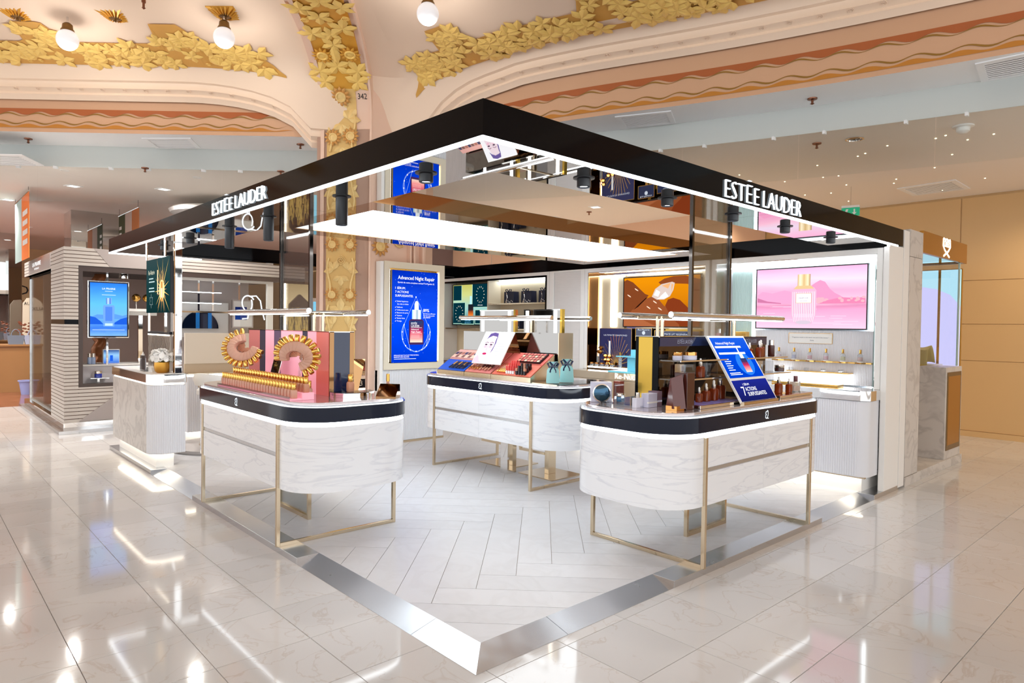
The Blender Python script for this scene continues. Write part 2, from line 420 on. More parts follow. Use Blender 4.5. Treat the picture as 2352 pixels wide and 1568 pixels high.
for i in range(NS):
    for k in range(K - 1): fs.append((i * K + k, (i + 1) * K + k, (i + 1) * K + k + 1, i * K + k + 1))
ceiling = MB().add(vs, fs).build('ceiling', M_plaster, smooth=True); tag(ceiling, kind='structure')
# outer shell above, closing the hall
tag(MB().box(-14, 10.4, -12, 16, 5.35, 5.5).build('ceiling_slab', M_plaster), kind='structure')
# orange lunette wall over the soffit edge, with painted wave bands
vs, fs = [], []
for s in SS:
    p, n = base(s), nrm(s)
    vs += [(p[0] - n[0] * .02, p[1] - n[1] * .02, 4.02), (p[0] - n[0] * .02, p[1] - n[1] * .02, 4.58)]
for i in range(NS): fs.append((2 * i, 2 * i + 2, 2 * i + 3, 2 * i + 1))
lun = MB().add(vs, fs).build('wall_lunette', M_orange); tag(lun, kind='structure')
def band(name, s0, s1, lo, hi, m, off):
    vs, fs = [], []; n = max(2, int((s1 - s0) / .03))
    for i in range(n + 1):
        s = s0 + (s1 - s0) * i / n; p, q = base(s), nrm(s); f = min(1, (s - s0) / .4, (s1 - s) / .4); mid = (lo(s) + hi(s)) / 2
        for z in (lo(s), hi(s)): vs.append((p[0] + q[0] * off, p[1] + q[1] * off, mid + (z - mid) * max(.02, f)))
    for i in range(n): fs.append((2 * i, 2 * i + 2, 2 * i + 3, 2 * i + 1))
    return MB().add(vs, fs).build(name, m, lun)
WL = 2 * math.pi / .37
for (a, b) in ((-8.5, -.75), (1.15, 9.9)):
    up = 0 if a < 0 else .05
    wv = lambda s, z, ph=0, am=.022: z + am * math.sin(WL * s + ph)
    band('painted_band', a, b, lambda s: wv(s, 4.255 + up), lambda s: 4.315 + up, M_rust, -.014)
    band('painted_wave', a, b, lambda s: wv(s, 4.238 + up, .5) - .006 - .006 * math.sin(WL * s), lambda s: wv(s, 4.238 + up, .5) + .004, M_olive, -.013)
    band('painted_band', a, b, lambda s: 4.072, lambda s: wv(s, 4.105, 2.6, .016), M_ochre, -.014)
    band('painted_wave', a, b, lambda s: wv(s, 4.138, 2.2) - .006, lambda s: wv(s, 4.138, 2.2) + .007 + .005 * math.sin(WL * s), M_olive, -.013)
# white soffit under the lunette, back to the step down to the gallery ceiling
BACK = smooth([(-6.0, 14.2), (-3.4, 11.7), (-.905, 9.276), (1.812, 7.021), (2.6, 6.25), (3.6, 4.75), (4.455, 3.145), (5.191, 1.356), (5.826, -.887), (6.6, -4.2), (7.3, -7.6)], 2)
def pts_of(P, n):
    L = [0]
    for a, b in zip(P, P[1:]): L.append(L[-1] + math.hypot(b[0] - a[0], b[1] - a[1]))
    out = []
    for i in range(n + 1):
        d = min(L[-1] * i / n, L[-1] - 1e-6); k = max(j for j in range(len(L)) if L[j] <= d); k = min(k, len(P) - 2); t = (d - L[k]) / (L[k + 1] - L[k])
        out.append((P[k][0] + (P[k + 1][0] - P[k][0]) * t, P[k][1] + (P[k + 1][1] - P[k][1]) * t))
    return out
N2 = 60
fa = [(base(s)[0] - nrm(s)[0] * .02, base(s)[1] - nrm(s)[1] * .02) for s in [SMIN + (SMAX - SMIN) * i / N2 for i in range(N2 + 1)]]
fb = pts_of(BACK, N2)
vs = [(p[0], p[1], 4.02) for p in fa] + [(p[0], p[1], 4.02) for p in fb] + [(p[0], p[1], 3.73) for p in fb]
n1 = N2 + 1
fs = [(i, i + 1, n1 + i + 1, n1 + i) for i in range(N2)] + [(n1 + i, n1 + i + 1, 2 * n1 + i + 1, 2 * n1 + i) for i in range(N2)]
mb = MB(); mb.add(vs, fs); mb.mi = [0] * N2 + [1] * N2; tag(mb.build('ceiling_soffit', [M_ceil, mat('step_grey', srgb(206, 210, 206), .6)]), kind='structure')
poly = [(p[0], p[1], 3.73) for p in fb]
vs = poly + [(10.32, -7.6, 3.73), (10.32, 30, 3.73), (-14, 30, 3.73), (-14, 14.2, 3.73)]
fs = []
# fan of quads: each edge point joined to the far line
far = [(-14 + 24.32 * i / N2, 30 - 37.6 * max(0, (i / N2 - .45) / .55) ** 1.0 if i / N2 > .45 else 30, 3.73) for i in range(N2 + 1)]
far = [(min(10.32, -14 + 36 * i / N2), 30 if -14 + 36 * i / N2 < 10.32 else 30 - 37.6 * ((-14 + 36 * i / N2 - 10.32) / 11.68), 3.73) for i in range(N2 + 1)]
vs = poly + far
fs = [(i, i + 1, N2 + 2 + i, N2 + 1 + i) for i in range(N2)]
gal = MB().add(vs, fs).build('ceiling_gallery', M_ceilw); tag(gal, kind='structure')
# walls
wr = MB().box(10.335, 10.5, -10, 30, 0, 5.4).build('wall_right', M_wallw); tag(wr, kind='structure')
for (y0, y1) in ((-6.2, -3.9), (-3.885, -1.6), (-1.585, .69), (.705, 3.0), (3.015, 5.3), (5.315, 7.6), (7.615, 9.9), (9.915, 13)):
    for (z0, z1) in ((.09, 1.17), (1.18, 1.735), (1.745, 2.41), (2.42, 3.70)):
        bx('panel', 10.32, 10.336, y0, y1, z0, z1, M_wallw, wr, bevel=.002)
bx('baseboard_right', 10.30, 10.335, -10, 30, 0, .085, M_wallw)['kind'] = 'structure'
wbk = MB().box(-14, 10.5, 29.9, 30.1, 0, 5.4).build('wall_back', mat('taupe_wall', srgb(196, 168, 144), .6)); tag(wbk, kind='structure')

# hanging smoke-guard glass panes along the soffit's back edge
L = [0]
for a, b in zip(BACK, BACK[1:]): L.append(L[-1] + math.hypot(b[0] - a[0], b[1] - a[1]))
gp = pts_of(BACK, max(4, int(L[-1] / 1.24)))
ORD = ['first', 'second', 'third', 'fourth', 'fifth', 'sixth', 'seventh', 'eighth', 'ninth']; CNT = {}
side = lambda i: 'left of' if gp[i][0] < 2.0 else 'right of'
for i in range(len(gp) - 1):
    a, b = gp[i], gp[i + 1]
    q = pix((a[0] + b[0]) / 2, (a[1] + b[1]) / 2, 3.5)
    if q is None or not (-150 < q[0] < 2500): continue
    d = Vector((b[0] - a[0], b[1] - a[1], 0)); d.normalize(); n = Vector((-d.y, d.x, 0)) * .005
    A = Vector((a[0], a[1], 0)) + d * .004; B = Vector((b[0], b[1], 0)) - d * .004
    SIDE = 'left' if gp[i][0] < 2.2 else 'right'; CNT[SIDE] = CNT.get(SIDE, 0) + 1
    t = thing('smoke_guard_pane', ORD[CNT[SIDE] - 1] + ' glass smoke guard pane from the ' + ('photo edge' if SIDE == 'left' else 'pier') + ', hung high ' + SIDE + ' of the gilded pier', 'glass pane', ((a[0] + b[0]) / 2, (a[1] + b[1]) / 2, 3.25), group='smoke guard panes ' + ('left of' if gp[i][0] < 2.2 else 'right of') + ' the pier')
    MB().add([tuple(P + N + Vector((0, 0, z))) for z in (3.25, 3.73) for P, N in ((A, n), (B, n), (B, -n), (A, -n))], [(0, 1, 5, 4), (2, 3, 7, 6), (1, 2, 6, 5), (3, 0, 4, 7), (0, 3, 2, 1), (4, 5, 6, 7)]).build('pane', glass('guard_pane', (.95, .965, .96, 1), .01, 0, .25), t)
    for f in (.2, .8):
        c = A + (B - A) * f
        MB().box(c.x - .03, c.x + .03, c.y - .012, c.y + .012, 3.70, 3.735).build('clip', M_ceil, t)

# ------------------------------------------------------------------ the gilded pier with its rib
PF = Vector((2.272, 5.49, 0)); ER = Vector((.7376, -.6753, 0)); EF = Vector((.6753, .7376, 0))
def pw(lat, dep, z=0): v = PF + ER * lat + EF * dep; return (v.x, v.y, z)
pier = MB()
o8 = [(-.35, 0), (.35, 0), (.97, .62), (.97, 1.4), (-.25, 1.4), (-.35, .5)]
pier.prism([pw(a, b)[:2] for a, b in o8], 0, 4.80)
pier = pier.build('pier', M_plaster2); tag(pier, kind='structure')
# rib: pier front bending over into the vault towards the viewer
def rib(t, lat, out=0):
    """t = run length along the rib from z 0; returns point and normal"""
    z1 = 4.25
    if t <= z1: return Vector(pw(lat, -out, t)), -EF
    rr_u, rr_z = 1.35, .68; arc = 1.55
    if t <= z1 + arc:
        a = (t - z1) / arc * math.pi / 2
        dep = -rr_u * (1 - math.cos(a)); z = z1 + rr_z * math.sin(a)
        n = (-EF * math.cos(a) * rr_z + Vector((0, 0, -1)) * math.sin(a) * rr_u).normalized()
        drift = -.03 * (1 - math.cos(a))
        return Vector(pw(lat + .10 * (1 - math.cos(a)), dep, z)) + n * out, n
    d = t - z1 - arc
    return Vector(pw(lat + .10 + .08 * d, -rr_u - d, z1 + rr_z + .02 * d)) + Vector((0, 0, -out)), Vector((0, 0, -1))
def ribstrip(name, l0, l1, t0, t1, out, m, parent, thick=.03):
    vs, fs = [], []; n = 40
    for i in range(n + 1):
        t = t0 + (t1 - t0) * i / n
        vs += [tuple(rib(t, l0, out)[0]), tuple(rib(t, l1, out)[0]), tuple(rib(t, l1, out - thick)[0]), tuple(rib(t, l0, out - thick)[0])]
    for i in range(n): fs += [(4 * i + q, 4 * i + (q + 1) % 4, 4 * i + 4 + (q + 1) % 4, 4 * i + 4 + q) for q in range(4)]
    fs += [(3, 2, 1, 0), tuple(4 * n + q for q in range(4))]
    return MB().add(vs, fs).build(name, m, parent, smooth=True)
ribstrip('pier_rib', -.35, .35, .0, 8.2, .0, M_plaster2, pier, .25)
ribstrip('pier_moulding', -.30, -.255, .0, 8.2, .022, M_plaster2, pier)
ribstrip('pier_moulding', .325, .35, .0, 8.2, .022, M_plaster2, pier)
ribstrip('gilded_panel', -.222, .154, .0, 4.72, .012, mat('pale_gilding', srgb(226, 188, 118), .5, .1, noise=(3, .12)), pier)
ribstrip('gilded_panel', -.27, .27, 4.72, 8.2, .012, M_gild2, pier)

def leaf_mesh(name, n, spread, m, narrow=.26):
    b = MB()
    for i in range(n):
        a = R(90 + (i - (n - 1) / 2) * spread); L = 1.0 if i == n // 2 else .86
        pts = [(0, 0, .07), (.28 * L, narrow * .76, .05), (.60 * L, narrow, .05), (L, 0, .03), (.60 * L, -narrow, .05), (.28 * L, -narrow * .76, .05), (.30 * L, 0, .13), (.64 * L, 0, .14)]
        c, s_ = math.cos(a), math.sin(a)
        b.add([(x * c - y * s_, x * s_ + y * c, z) for x, y, z in pts], [(0, 6, 1), (1, 6, 7, 2), (2, 7, 3), (3, 7, 4), (4, 7, 6, 5), (5, 6, 0)])
    return b.mesh(name, m, True)
def flower_mesh(name, m, mc, n=12):
    b = MB()
    for i in range(n):
        a = 2 * math.pi * i / n; c, s_ = math.cos(a), math.sin(a)
        pts = [(.42, -.12, .06), (.72, -.15, .12), (1, 0, .06), (.72, .15, .12), (.42, .12, .06), (.7, 0, .17)]
        b.add([(x * c - y * s_, x * s_ + y * c, z) for x, y, z in pts], [(0, 1, 5), (1, 2, 5), (2, 3, 5), (3, 4, 5), (4, 0, 5)])
    b.lathe([(.5, .02), (.5, .14), (.44, .2), (.36, .2), (.32, .12), (.1, .16)], seg=14, mi=1)
    return b.mesh(name, [m, mc])
def curl_mesh(name, m):
    b = MB(); pts = []
    for i in range(26):
        a = i / 25 * 2.3 * 2 * math.pi; r = .12 + .5 * i / 25
        pts.append((r * math.cos(a), r * math.sin(a), .1))
    b.tube(pts, .07, 5); return b.mesh(name, m)
M_pale = mat('pale_gold_leaf', srgb(236, 204, 138), .45, .15, noise=(5, .1))
LEAF5 = leaf_mesh('leaf', 5, 68, M_gild); LEAF3 = leaf_mesh('leaf', 3, 55, M_gild); LEAF1 = leaf_mesh('leaf', 1, 0, M_gild)
PLEAF5 = leaf_mesh('leaf', 5, 68, M_pale); PLEAF3 = leaf_mesh('leaf', 3, 62, M_pale); PLEAF1 = leaf_mesh('leaf', 1, 0, M_pale)
SUN = flower_mesh('sunflower', M_gild2, M_gild); PSUN = flower_mesh('sunflower', mat('amber_gilding', srgb(206, 150, 80), .45, .2), M_pale); CURL = curl_mesh('tendril', M_gild); PCURL = curl_mesh('rose_spiral', M_pale)
def stick(me, p, n, tan, ang, scale, parent):
    z = Vector(n).normalized(); x = Vector(tan); x = (x - z * x.dot(z)).normalized(); y = z.cross(x)
    c, s_ = math.cos(ang), math.sin(ang)
    X = x * c + y * s_; Y = z.cross(X)
    Mx = Matrix((X, Y, z)).transposed()
    o = bpy.data.objects.new(me.name.split('.')[0], me); COL.objects.link(o); o.parent = parent
    o.matrix_world = Matrix.Translation(p) @ Mx.to_4x4() @ Matrix.Scale(scale, 4)
    return o
def onrib(me, t, lat, ang, scale, out=.012):
    p, n = rib(t, lat, out); stick(me, p, n, ER, R(ang), scale, pier)
# upper rib, from the photograph's arrangement: leaves, two sunflowers, a third below
for (t, lat, ang, sc_) in ((4.98, -.24, -25, .20), (4.98, .22, 25, .20), (5.05, -.02, 0, .20), (4.83, -.20, 70, .19), (4.83, .20, -70, .19), (5.52, -.20, 20, .21), (5.60, .16, -15, .22), (5.36, .0, 180, .19), (5.5, .0, 10, .16),
                           (5.78, -.05, 170, .20), (5.95, -.22, 60, .20), (5.98, .22, -60, .20), (6.1, .02, 0, .20), (6.35, -.18, 20, .22), (6.4, .18, 160, .22), (6.6, .0, 90, .2), (6.8, -.2, 0, .22), (6.85, .2, 45, .22), (7.1, 0, 200, .22), (7.3, -.2, 30, .22), (7.35, .2, -30, .22), (7.6, 0, 0, .22)):
    onrib(LEAF5, t, lat, ang, sc_)
for (t, lat, sc_) in ((5.22, -.16, .135), (5.24, .17, .135)): onrib(SUN, t, lat, 0, sc_, .03)
onrib(LEAF1, 5.12, .0, 0, .26, .03)
for (t, lat, sc_) in ((5.75, -.22, .08), (5.78, .23, .08), (5.72, .05, .05), (6.2, -.22, .07)): onrib(CURL, t, lat, 0, sc_, .03)
onrib(PSUN, 4.60, -.03, 0, .135, .03)
for (t, lat, sc_) in ((3.98, -.14, .115), (4.00, .08, .115), (2.62, -.14, .10), (2.62, .09, .10), (1.98, -.14, .10), (1.98, .09, .10)): onrib(PSUN, t, lat, 0, sc_, .025)
for (t, lat, ang, sc_) in ((4.42, -.03, 0, .12), (4.22, -.11, 35, .19), (4.22, .05, -35, .19), (4.15, -.03, 180, .16), (3.86, -.03, 180, .13), (3.5, -.03, 180, .15), (3.45, -.12, 20, .12), (3.45, .06, -20, .12), (3.2, -.03, 0, .16), (2.3, -.12, 40, .16), (2.3, .06, -40, .16), (2.22, -.03, 180, .14), (1.75, -.03, 0, .20), (1.6, -.12, 60, .16), (1.6, .06, -60, .16)):
    onrib(PLEAF3, t, lat, ang, sc_)
for (t, sc_) in ((3.72, .12), (2.42, .10), (2.06, .06), (3.32, .08)): onrib(PCURL, t, -.03, 0, sc_, .02)
for sd in (-1, 1):
    for t0 in (4.3, 3.75, 3.1, 2.45, 1.85):
        b = MB(); pts = []
        for i in range(9):
            t = t0 - .5 * i / 8; lat = -.034 + sd * (.15 + .022 * math.sin(i / 8 * 2 * math.pi)); pts.append(tuple(rib(t, lat, .025)[0]))
        b.tube(pts, .016, 5).build('vine_stem', M_pale, pier)
# splayed face beside it
sn = -(Vector((0, 1, 0)))
for (me, x, z, ang, sc_) in ((PSUN, 2.72, 3.55, 0, .16), (PLEAF5, 2.98, 3.46, 20, .22), (PCURL, 3.15, 3.62, 0, .12), (PSUN, 2.66, 2.62, 0, .14), (PCURL, 2.95, 2.72, 40, .18), (PLEAF3, 3.12, 3.38, -40, .18)):
    p = Vector((x, 5.245 + (x - 2.53) * .044, z)); stick(me, p, Vector((.04, -1, 0)), Vector((1, .04, 0)), R(ang), sc_, pier)
for lx in (3.10, 3.16, 3.30):
    bx('pier_moulding', lx, lx + .025, 5.21, 5.34, 2.3, 3.2, M_plaster2, pier)
q0, q1 = rib(4.56, .18, .006)[0], rib(4.66, .18, .006)[0]
num = Surf(tuple(q0), tuple(ER), tuple(q1 - q0)); num.text('number', '342', 0, 0, .075, M_mblack, pier, d=.004, width=.115)

# relief garlands on the vault left and right of the pier
def garland(name, label, s0, s1, tabs, seed):
    rnd = random.Random(seed)
    U0, U1 = .33, .74
    b = MB(); vs, fs = [], []; n = int(abs(s1 - s0) / .06)
    top = lambda s: max([U1] + [1.12 - 4.5 * max(0, abs(s - tc) - .17) for tc in tabs if abs(s - tc) < .42])
    for i in range(n + 1):
        s = s0 + (s1 - s0) * i / n; e = min(1, (s - s0) / .5, (s1 - s) / .5); e = max(.05, e)
        for u in (U0, (U0 + top(s)) / 2, top(s)):
            u = U0 + (u - U0) * e if s > 0 else U0 + (u - U0) * e
            vs.append(tuple(vault(s, u) - Vector((0, 0, .012))))
    for i in range(n):
        for k in range(2): fs.append((3 * i + k, 3 * i + 3 + k, 3 * i + 4 + k, 3 * i + 1 + k))
    t = MB().add(vs, fs).build(name, mat('garland_ground', srgb(222, 168, 84), .5, .1, noise=(4, .1)), None); tag(t, label, 'ceiling relief')
    s = s0 + .12
    while s < s1 - .1:
        q = pix(*vault(s, .5))
        if q and -80 < q[0] < 2400 and q[1] > -90:
            for (u, sc_) in ((rnd.uniform(.37, .5), .19), (rnd.uniform(.56, .7), .19), (rnd.uniform(.45, .62), .15)):
                for tc in tabs:
                    if abs(s - tc) < .24 and rnd.random() < .75: u = rnd.uniform(.72, 1.04)
                p = vault(s, u); du = vault(s, u + .02) - vault(s, u - .02) if u < 1.9 else Vector((0, 0, 1)); ds = vault(s + .02, u) - vault(s - .02, u)
                nn = ds.cross(du); nn = nn if nn.z < 0 else -nn
                stick(rnd.choice([LEAF5, LEAF5, LEAF3]), p + nn.normalized() * .012, nn, ds, rnd.uniform(0, 6.28), sc_ * rnd.uniform(.85, 1.1), t)
            if rnd.random() < .3:
                p = vault(s, .4); stick(CURL, p + nn.normalized() * .02, nn, ds, rnd.uniform(0, 6), .05, t)
        s += .135
    return t
garland('gilded_garland', 'gilded plaster leaf garland on the vault left of the pier', -9.2, -.75, (-6.5, -4.95, -3.4, -1.85), 3)
garland('gilded_garland', 'gilded plaster leaf garland on the vault right of the pier', 1.0, 9.0, (2.05, 3.8, 5.5), 5)

# moulding scrolls on the arch roll
scroll = None
for i in range(64):
    s = -8.5 + i * .27
    if SA - .2 < s < SB + .15: continue
    q = pix(*vault(s, .12))
    if not q or not (-40 < q[0] < 2390 and q[1] > -30): continue
    ds = vault(s + .03, .12) - vault(s - .03, .12); du = vault(s, .14) - vault(s, .10); nn = ds.cross(du); nn = nn if nn.dot(CAMP - vault(s, .12)) > 0 else -nn
    me = scroll or curl_mesh('scroll', M_plaster); scroll = me
    o = stick(me, vault(s, .125), nn, ds, 0 if i % 2 else 3.14, .05, ceiling)

# square gilt rosettes and globe lamps on the vault
def rosette(x, y, z, label):
    t = thing('ceiling_rosette', label, 'rosette', (x, y, z), R(-43), 'gilded rosettes on the vault')
    b = MB(); n = 20
    for i in range(n):
        a0, a1 = 2 * math.pi * i / n, 2 * math.pi * (i + 1) / n
        def sq(a, r): k = max(abs(math.cos(a)), abs(math.sin(a))); return (r * math.cos(a) / k, r * math.sin(a) / k)
        o0, o1, om = sq(a0, .15), sq(a1, .15), sq((a0 + a1) / 2, .15)
        i0, i1 = (.06 * math.cos(a0), .06 * math.sin(a0)), (.06 * math.cos(a1), .06 * math.sin(a1))
        b.add([(*o0, 0), (*om, -.012), (*o1, 0), (*i1, -.03), ((i0[0] + i1[0]) / 2 * 1.2, (i0[1] + i1[1]) / 2 * 1.2, -.06), (*i0, -.03)], [(0, 1, 4, 5), (1, 2, 3, 4)])
    b.box(-.15, .15, -.15, .15, -.006, .0)
    f = b.build('petals', M_gild2); f.parent = t
    b = MB().lathe([(.062, -.03), (.06, -.045), (.03, -.052), (.012, -.058), (.012, -.075), (.003, -.08)], seg=16).build('boss', mat('aged_brass', srgb(128, 96, 54), .35, .8), None, True); b.parent = t
rosette(-.169, 6.144, 4.975, 'square gilded rosette between the two left globe lamps')
rosette(-.966, 6.86, 4.975, 'square gilded rosette at the far left edge of the vault')
rosette(.69, 5.235, 4.975, 'square gilded rosette behind the globe lamp nearest the rib')
def globe(x, y, z, label, group='globe ceiling lamps', watts=None):
    t = thing('globe_lamp', label, 'lamp', (x, y, z), 0, group)
    for nm, b, m in (('stem', MB().lathe([(.012, .0), (.012, -.11), (.03, -.115)], seg=10), M_chrome),
                     ('cap', MB().lathe([(.028, -.10), (.05, -.12), (.056, -.17), (.066, -.175), (.068, -.19)], seg=18), mat('aged_brass', srgb(128, 96, 54), .35, .8)),
                     ('globe', MB().ball((0, 0, -.285), .112, 24, 14), mat('opal_glass', srgb(232, 232, 238), .12, emis=(1, .97, .95, 1), es=.25))):
        o = b.build(nm, m, None, True); o.parent = t
    l = bpy.data.lights.new('globe_bulb', 'POINT'); l.energy = watts or G_GLOBE; l.shadow_soft_size = .11; l.color = (1, .96, .92)
    lo = bpy.data.objects.new('globe_bulb', l); COL.objects.link(lo); lo.parent = t; lo.location = (0, 0, -.285 - .13)
globe(-.557, 6.506, 4.98, 'white opal globe lamp at the far left of the vault')
globe(.677, 5.223, 4.98, 'white opal globe lamp hanging from a gilt rosette left of the rib')
globe(1.997, 3.289, 5.02, 'white opal globe lamp right of the gilded rib')
# sprinkler pipe on the vault
pp = [tuple(vault(s, 1.72) - Vector((0, 0, .04))) for s in [-8 + i * .5 for i in range(14)]]
t = thing('sprinkler_pipe', 'thin cream sprinkler pipe running along the top left of the vault', 'pipe', pp[0])
MB().tube(pp, .014, 8).build('pipe', M_plaster, t, True)
for s in (-4.4, -1.75):
    p = vault(s, 1.70)
    MB().lathe([(.02, -.05), (.022, -.10), (.012, -.11), (.012, -.15), (.02, -.155), (.004, -.17)], tuple(p), 10).build('sprinkler_head', mat('copper', srgb(140, 92, 70), .3, .9), t, True)

# fixtures in the white soffit and the gallery ceiling
def grille(name, label, P4, z, n, parentgroup=None, dark=mat('grille_grey', srgb(150, 150, 152), .5)):
    c = [sum(p[0] for p in P4) / 4, sum(p[1] for p in P4) / 4]
    t = thing(name, label, 'air vent', (c[0], c[1], z), group=parentgroup)
    A, B, Cc, D = [Vector((p[0], p[1], z)) for p in P4]       # A-B front edge, D-C back edge
    ctr = (A + B + Cc + D) / 4
    out = [ctr + (p - ctr) * 1.22 for p in (A, B, Cc, D)]
    MB().ring([tuple(p)[:2] for p in out], [tuple(p)[:2] for p in (A, B, Cc, D)], z - .012, z + .0).build('frame', M_ceil, t)
    MB().add([tuple(p + Vector((0, 0, -.001))) for p in (A, B, Cc, D)], [(0, 1, 2, 3)]).build('backing', mat('vent_dark', srgb(96, 94, 94), .8), t)
    for i in range(n):
        f0, f1 = (i + .35) / n, (i + .68) / n
        a, b, c2, d = A + (D - A) * f0, B + (Cc - B) * f0, B + (Cc - B) * f1, A + (D - A) * f1
        dz = Vector((0, 0, -.010)); dz2 = Vector((0, 0, -.003))
        MB().add([tuple(a + dz2), tuple(b + dz2), tuple(c2 + dz), tuple(d + dz)], [(0, 1, 2, 3)]).build('slat', M_ceil, t)
grille('air_vent', 'long slatted air vent in the white soffit left of the pier', [(.488, 7.511), (.87, 7.125), (1.089, 7.481), (.72, 7.854)], 4.019, 9)
grille('air_vent', 'slatted air vent in the white soffit right of the canopy corner', [(4.16, 2.544), (4.384, 2.079), (4.725, 2.255), (4.504, 2.718)], 4.019, 9)
grille('air_vent', 'slatted air vent in the white soffit at the upper right edge', [(5.242, -.702), (5.29, -1.25), (5.81, -1.2), (5.70, -.636)], 4.019, 9)
grille('air_vent', 'square air vent in the warm gallery ceiling above the cream wall', [(9.03, 1.12), (8.95, .49), (9.61, .50), (9.63, 1.12)], 3.729, 8)
grille('air_vent', 'square air vent in the gallery ceiling at the far left', [(-1.35, 8.9), (-.80, 8.42), (-.55, 8.85), (-1.1, 9.3)], 3.729, 8)
def down(t, c, e=None):
    l = bpy.data.lights.new('downlight_beam', 'SPOT'); l.energy = e or G_DOWN; l.spot_size = R(150); l.spot_blend = .8; l.shadow_soft_size = .06; l.color = c
    lo = bpy.data.objects.new('downlight_beam', l); COL.objects.link(lo); lo.parent = t; lo.location = (0, 0, -.03)
M_spr = mat('copper', srgb(140, 92, 70), .3, .9)
for i, (x, y, z, lb) in enumerate(((-.659, 8.669, 4.02, 'at the far left of the white soffit'), (2.059, 6.31, 4.02, 'beside the pier in the white soffit'), (.579, 7.984, 3.73, 'in the gallery ceiling below the long left vent'), (2.0, 6.8, 3.73, 'in the gallery ceiling just left of the pier'), (5.086, .76, 4.02, 'in the white soffit above the right canopy'),
                             (5.75, .99, 3.73, 'in the gallery ceiling above the right lettering'), (7.407, 5.831, 3.73, 'seen inside the canopy opening'))):
    t = thing('sprinkler', 'small copper sprinkler head ' + lb, 'sprinkler', (x, y, z), group='ceiling sprinklers')
    for nm, b in (('rose', MB().lathe([(.05, 0), (.048, -.012), (.016, -.02)], seg=14)), ('nozzle', MB().lathe([(.012, -.015), (.012, -.05), (.022, -.055), (.003, -.065)], seg=10))):
        o = b.build(nm, M_spr, None, True); o.parent = t
for (x, y, z, r, lb) in ((5.05, 2.62, 3.73, .085, 'above the right canopy, nearest its corner'), (5.85, .62, 3.73, .095, 'above the word on the right canopy')):
    t = thing('downlight', 'round chrome recessed downlight ' + lb, 'downlight', (x, y, z), group='chrome downlights')
    for nm, b, m in (('bezel', MB().lathe([(r, 0), (r, -.012), (r * .82, -.014), (r * .78, -.002)], seg=24, cap=False), M_chrome), ('reflector', MB().lathe([(r * .8, -.003), (r * .3, .0), (.001, -.001)], seg=20, cap=False), mat('reflector', srgb(120, 118, 112), .2, .8))):
        o = b.build(nm, m, None, True); o.parent = t
for (x, y) in ((8.6, 3.4), (9.2, -.6), (8.6, -2.6), (9.3, 5.6), (8.0, 7.9), (1.3, 8.1), (-.2, 9.0), (-2.6, 11.2), (-2.0, 13.4), (3.4, 10.6), (5.2, 11.8), (2.6, 14.8), (-.6, 17.2), (-3.5, 16.0)):  # extra lamps added to brighten the gallery
    t = thing('added_gallery_lamp', 'recessed lamp in the gallery ceiling', 'downlight', (x, y, 3.73), group='recessed gallery lamps')
    o = MB().lathe([(.06, 0), (.058, -.006), (.05, -.008), (.045, -.002)], seg=16, cap=False).build('bezel', M_ceil, None, True); o.parent = t
    down(t, (1, .82, .60) if x > 6 else (1, .95, .90), G_DOWN * .4 if x > 6 else None)
t = thing('smoke_detector', 'white smoke detector on the gallery ceiling at the upper right', 'detector', (6.15, -.33, 3.73))
o = MB().lathe([(.10, 0), (.098, -.012), (.065, -.02), (.06, -.055), (.035, -.075), (.002, -.078)], seg=20).build('housing', M_white, None, True); o.parent = t
for i, (x, y) in enumerate([(7.115, 5.427), (7.45, 6.75), (6.4, 9.0), (1.2, 9.4), (.1, 10.2), (-.5, 12.5), (.9, 13.5), (-1.4, 14.6), (.2, 16.5), (2.2, 12.2)]):
    t = thing('square_downlight', 'small square recessed downlight in the gallery ceiling ' + ('seen through the canopy opening' if i < 3 else 'over the far left aisle'), 'downlight', (x, y, 3.73), .3, 'square gallery downlights ' + ('behind the canopy' if i < 3 else 'over the aisle'))
    o = MB().ring([(-.1, -.1), (.1, -.1), (.1, .1), (-.1, .1)], [(-.07, -.07), (.07, -.07), (.07, .07), (-.07, .07)], -.01, 0).build('trim', M_ceil, None); o.parent = t
    o = MB().box(-.07, .07, -.07, .07, -.004, -.001).build('diffuser', emit('downlight_glow', (1, .95, .88, 1), 3.0), None); o.parent = t
    down(t, (1, .84, .66) if x > 5 else (1, .95, .90))
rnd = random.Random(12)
for i in range(34):  # glowing dots stand in for reflections of downlights
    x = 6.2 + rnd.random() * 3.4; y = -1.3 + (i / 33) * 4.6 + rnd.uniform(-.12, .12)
    t = MB().lathe([(.009, 0), (.009, -.005), (.003, -.006)], (x, y, 3.73), 8).build('reflection_dot', emit('reflection_glow', (1, .85, .5, 1), 6), None)
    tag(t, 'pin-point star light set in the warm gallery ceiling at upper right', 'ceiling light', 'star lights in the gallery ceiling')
# big white oval raft over the left aisle
t = thing('ceiling_raft', 'large white oval ceiling raft behind the left canopy lettering', 'ceiling raft', (2.6, 9.9, 3.45))
o = MB().lathe([(.001, 0), (1.05, .0), (1.15, .03), (1.18, .08), (1.12, .12), (.001, .12)], seg=40, cap=False).build('disc', M_white, None, True); o.parent = t; o.scale = (1.0, .75, 1)
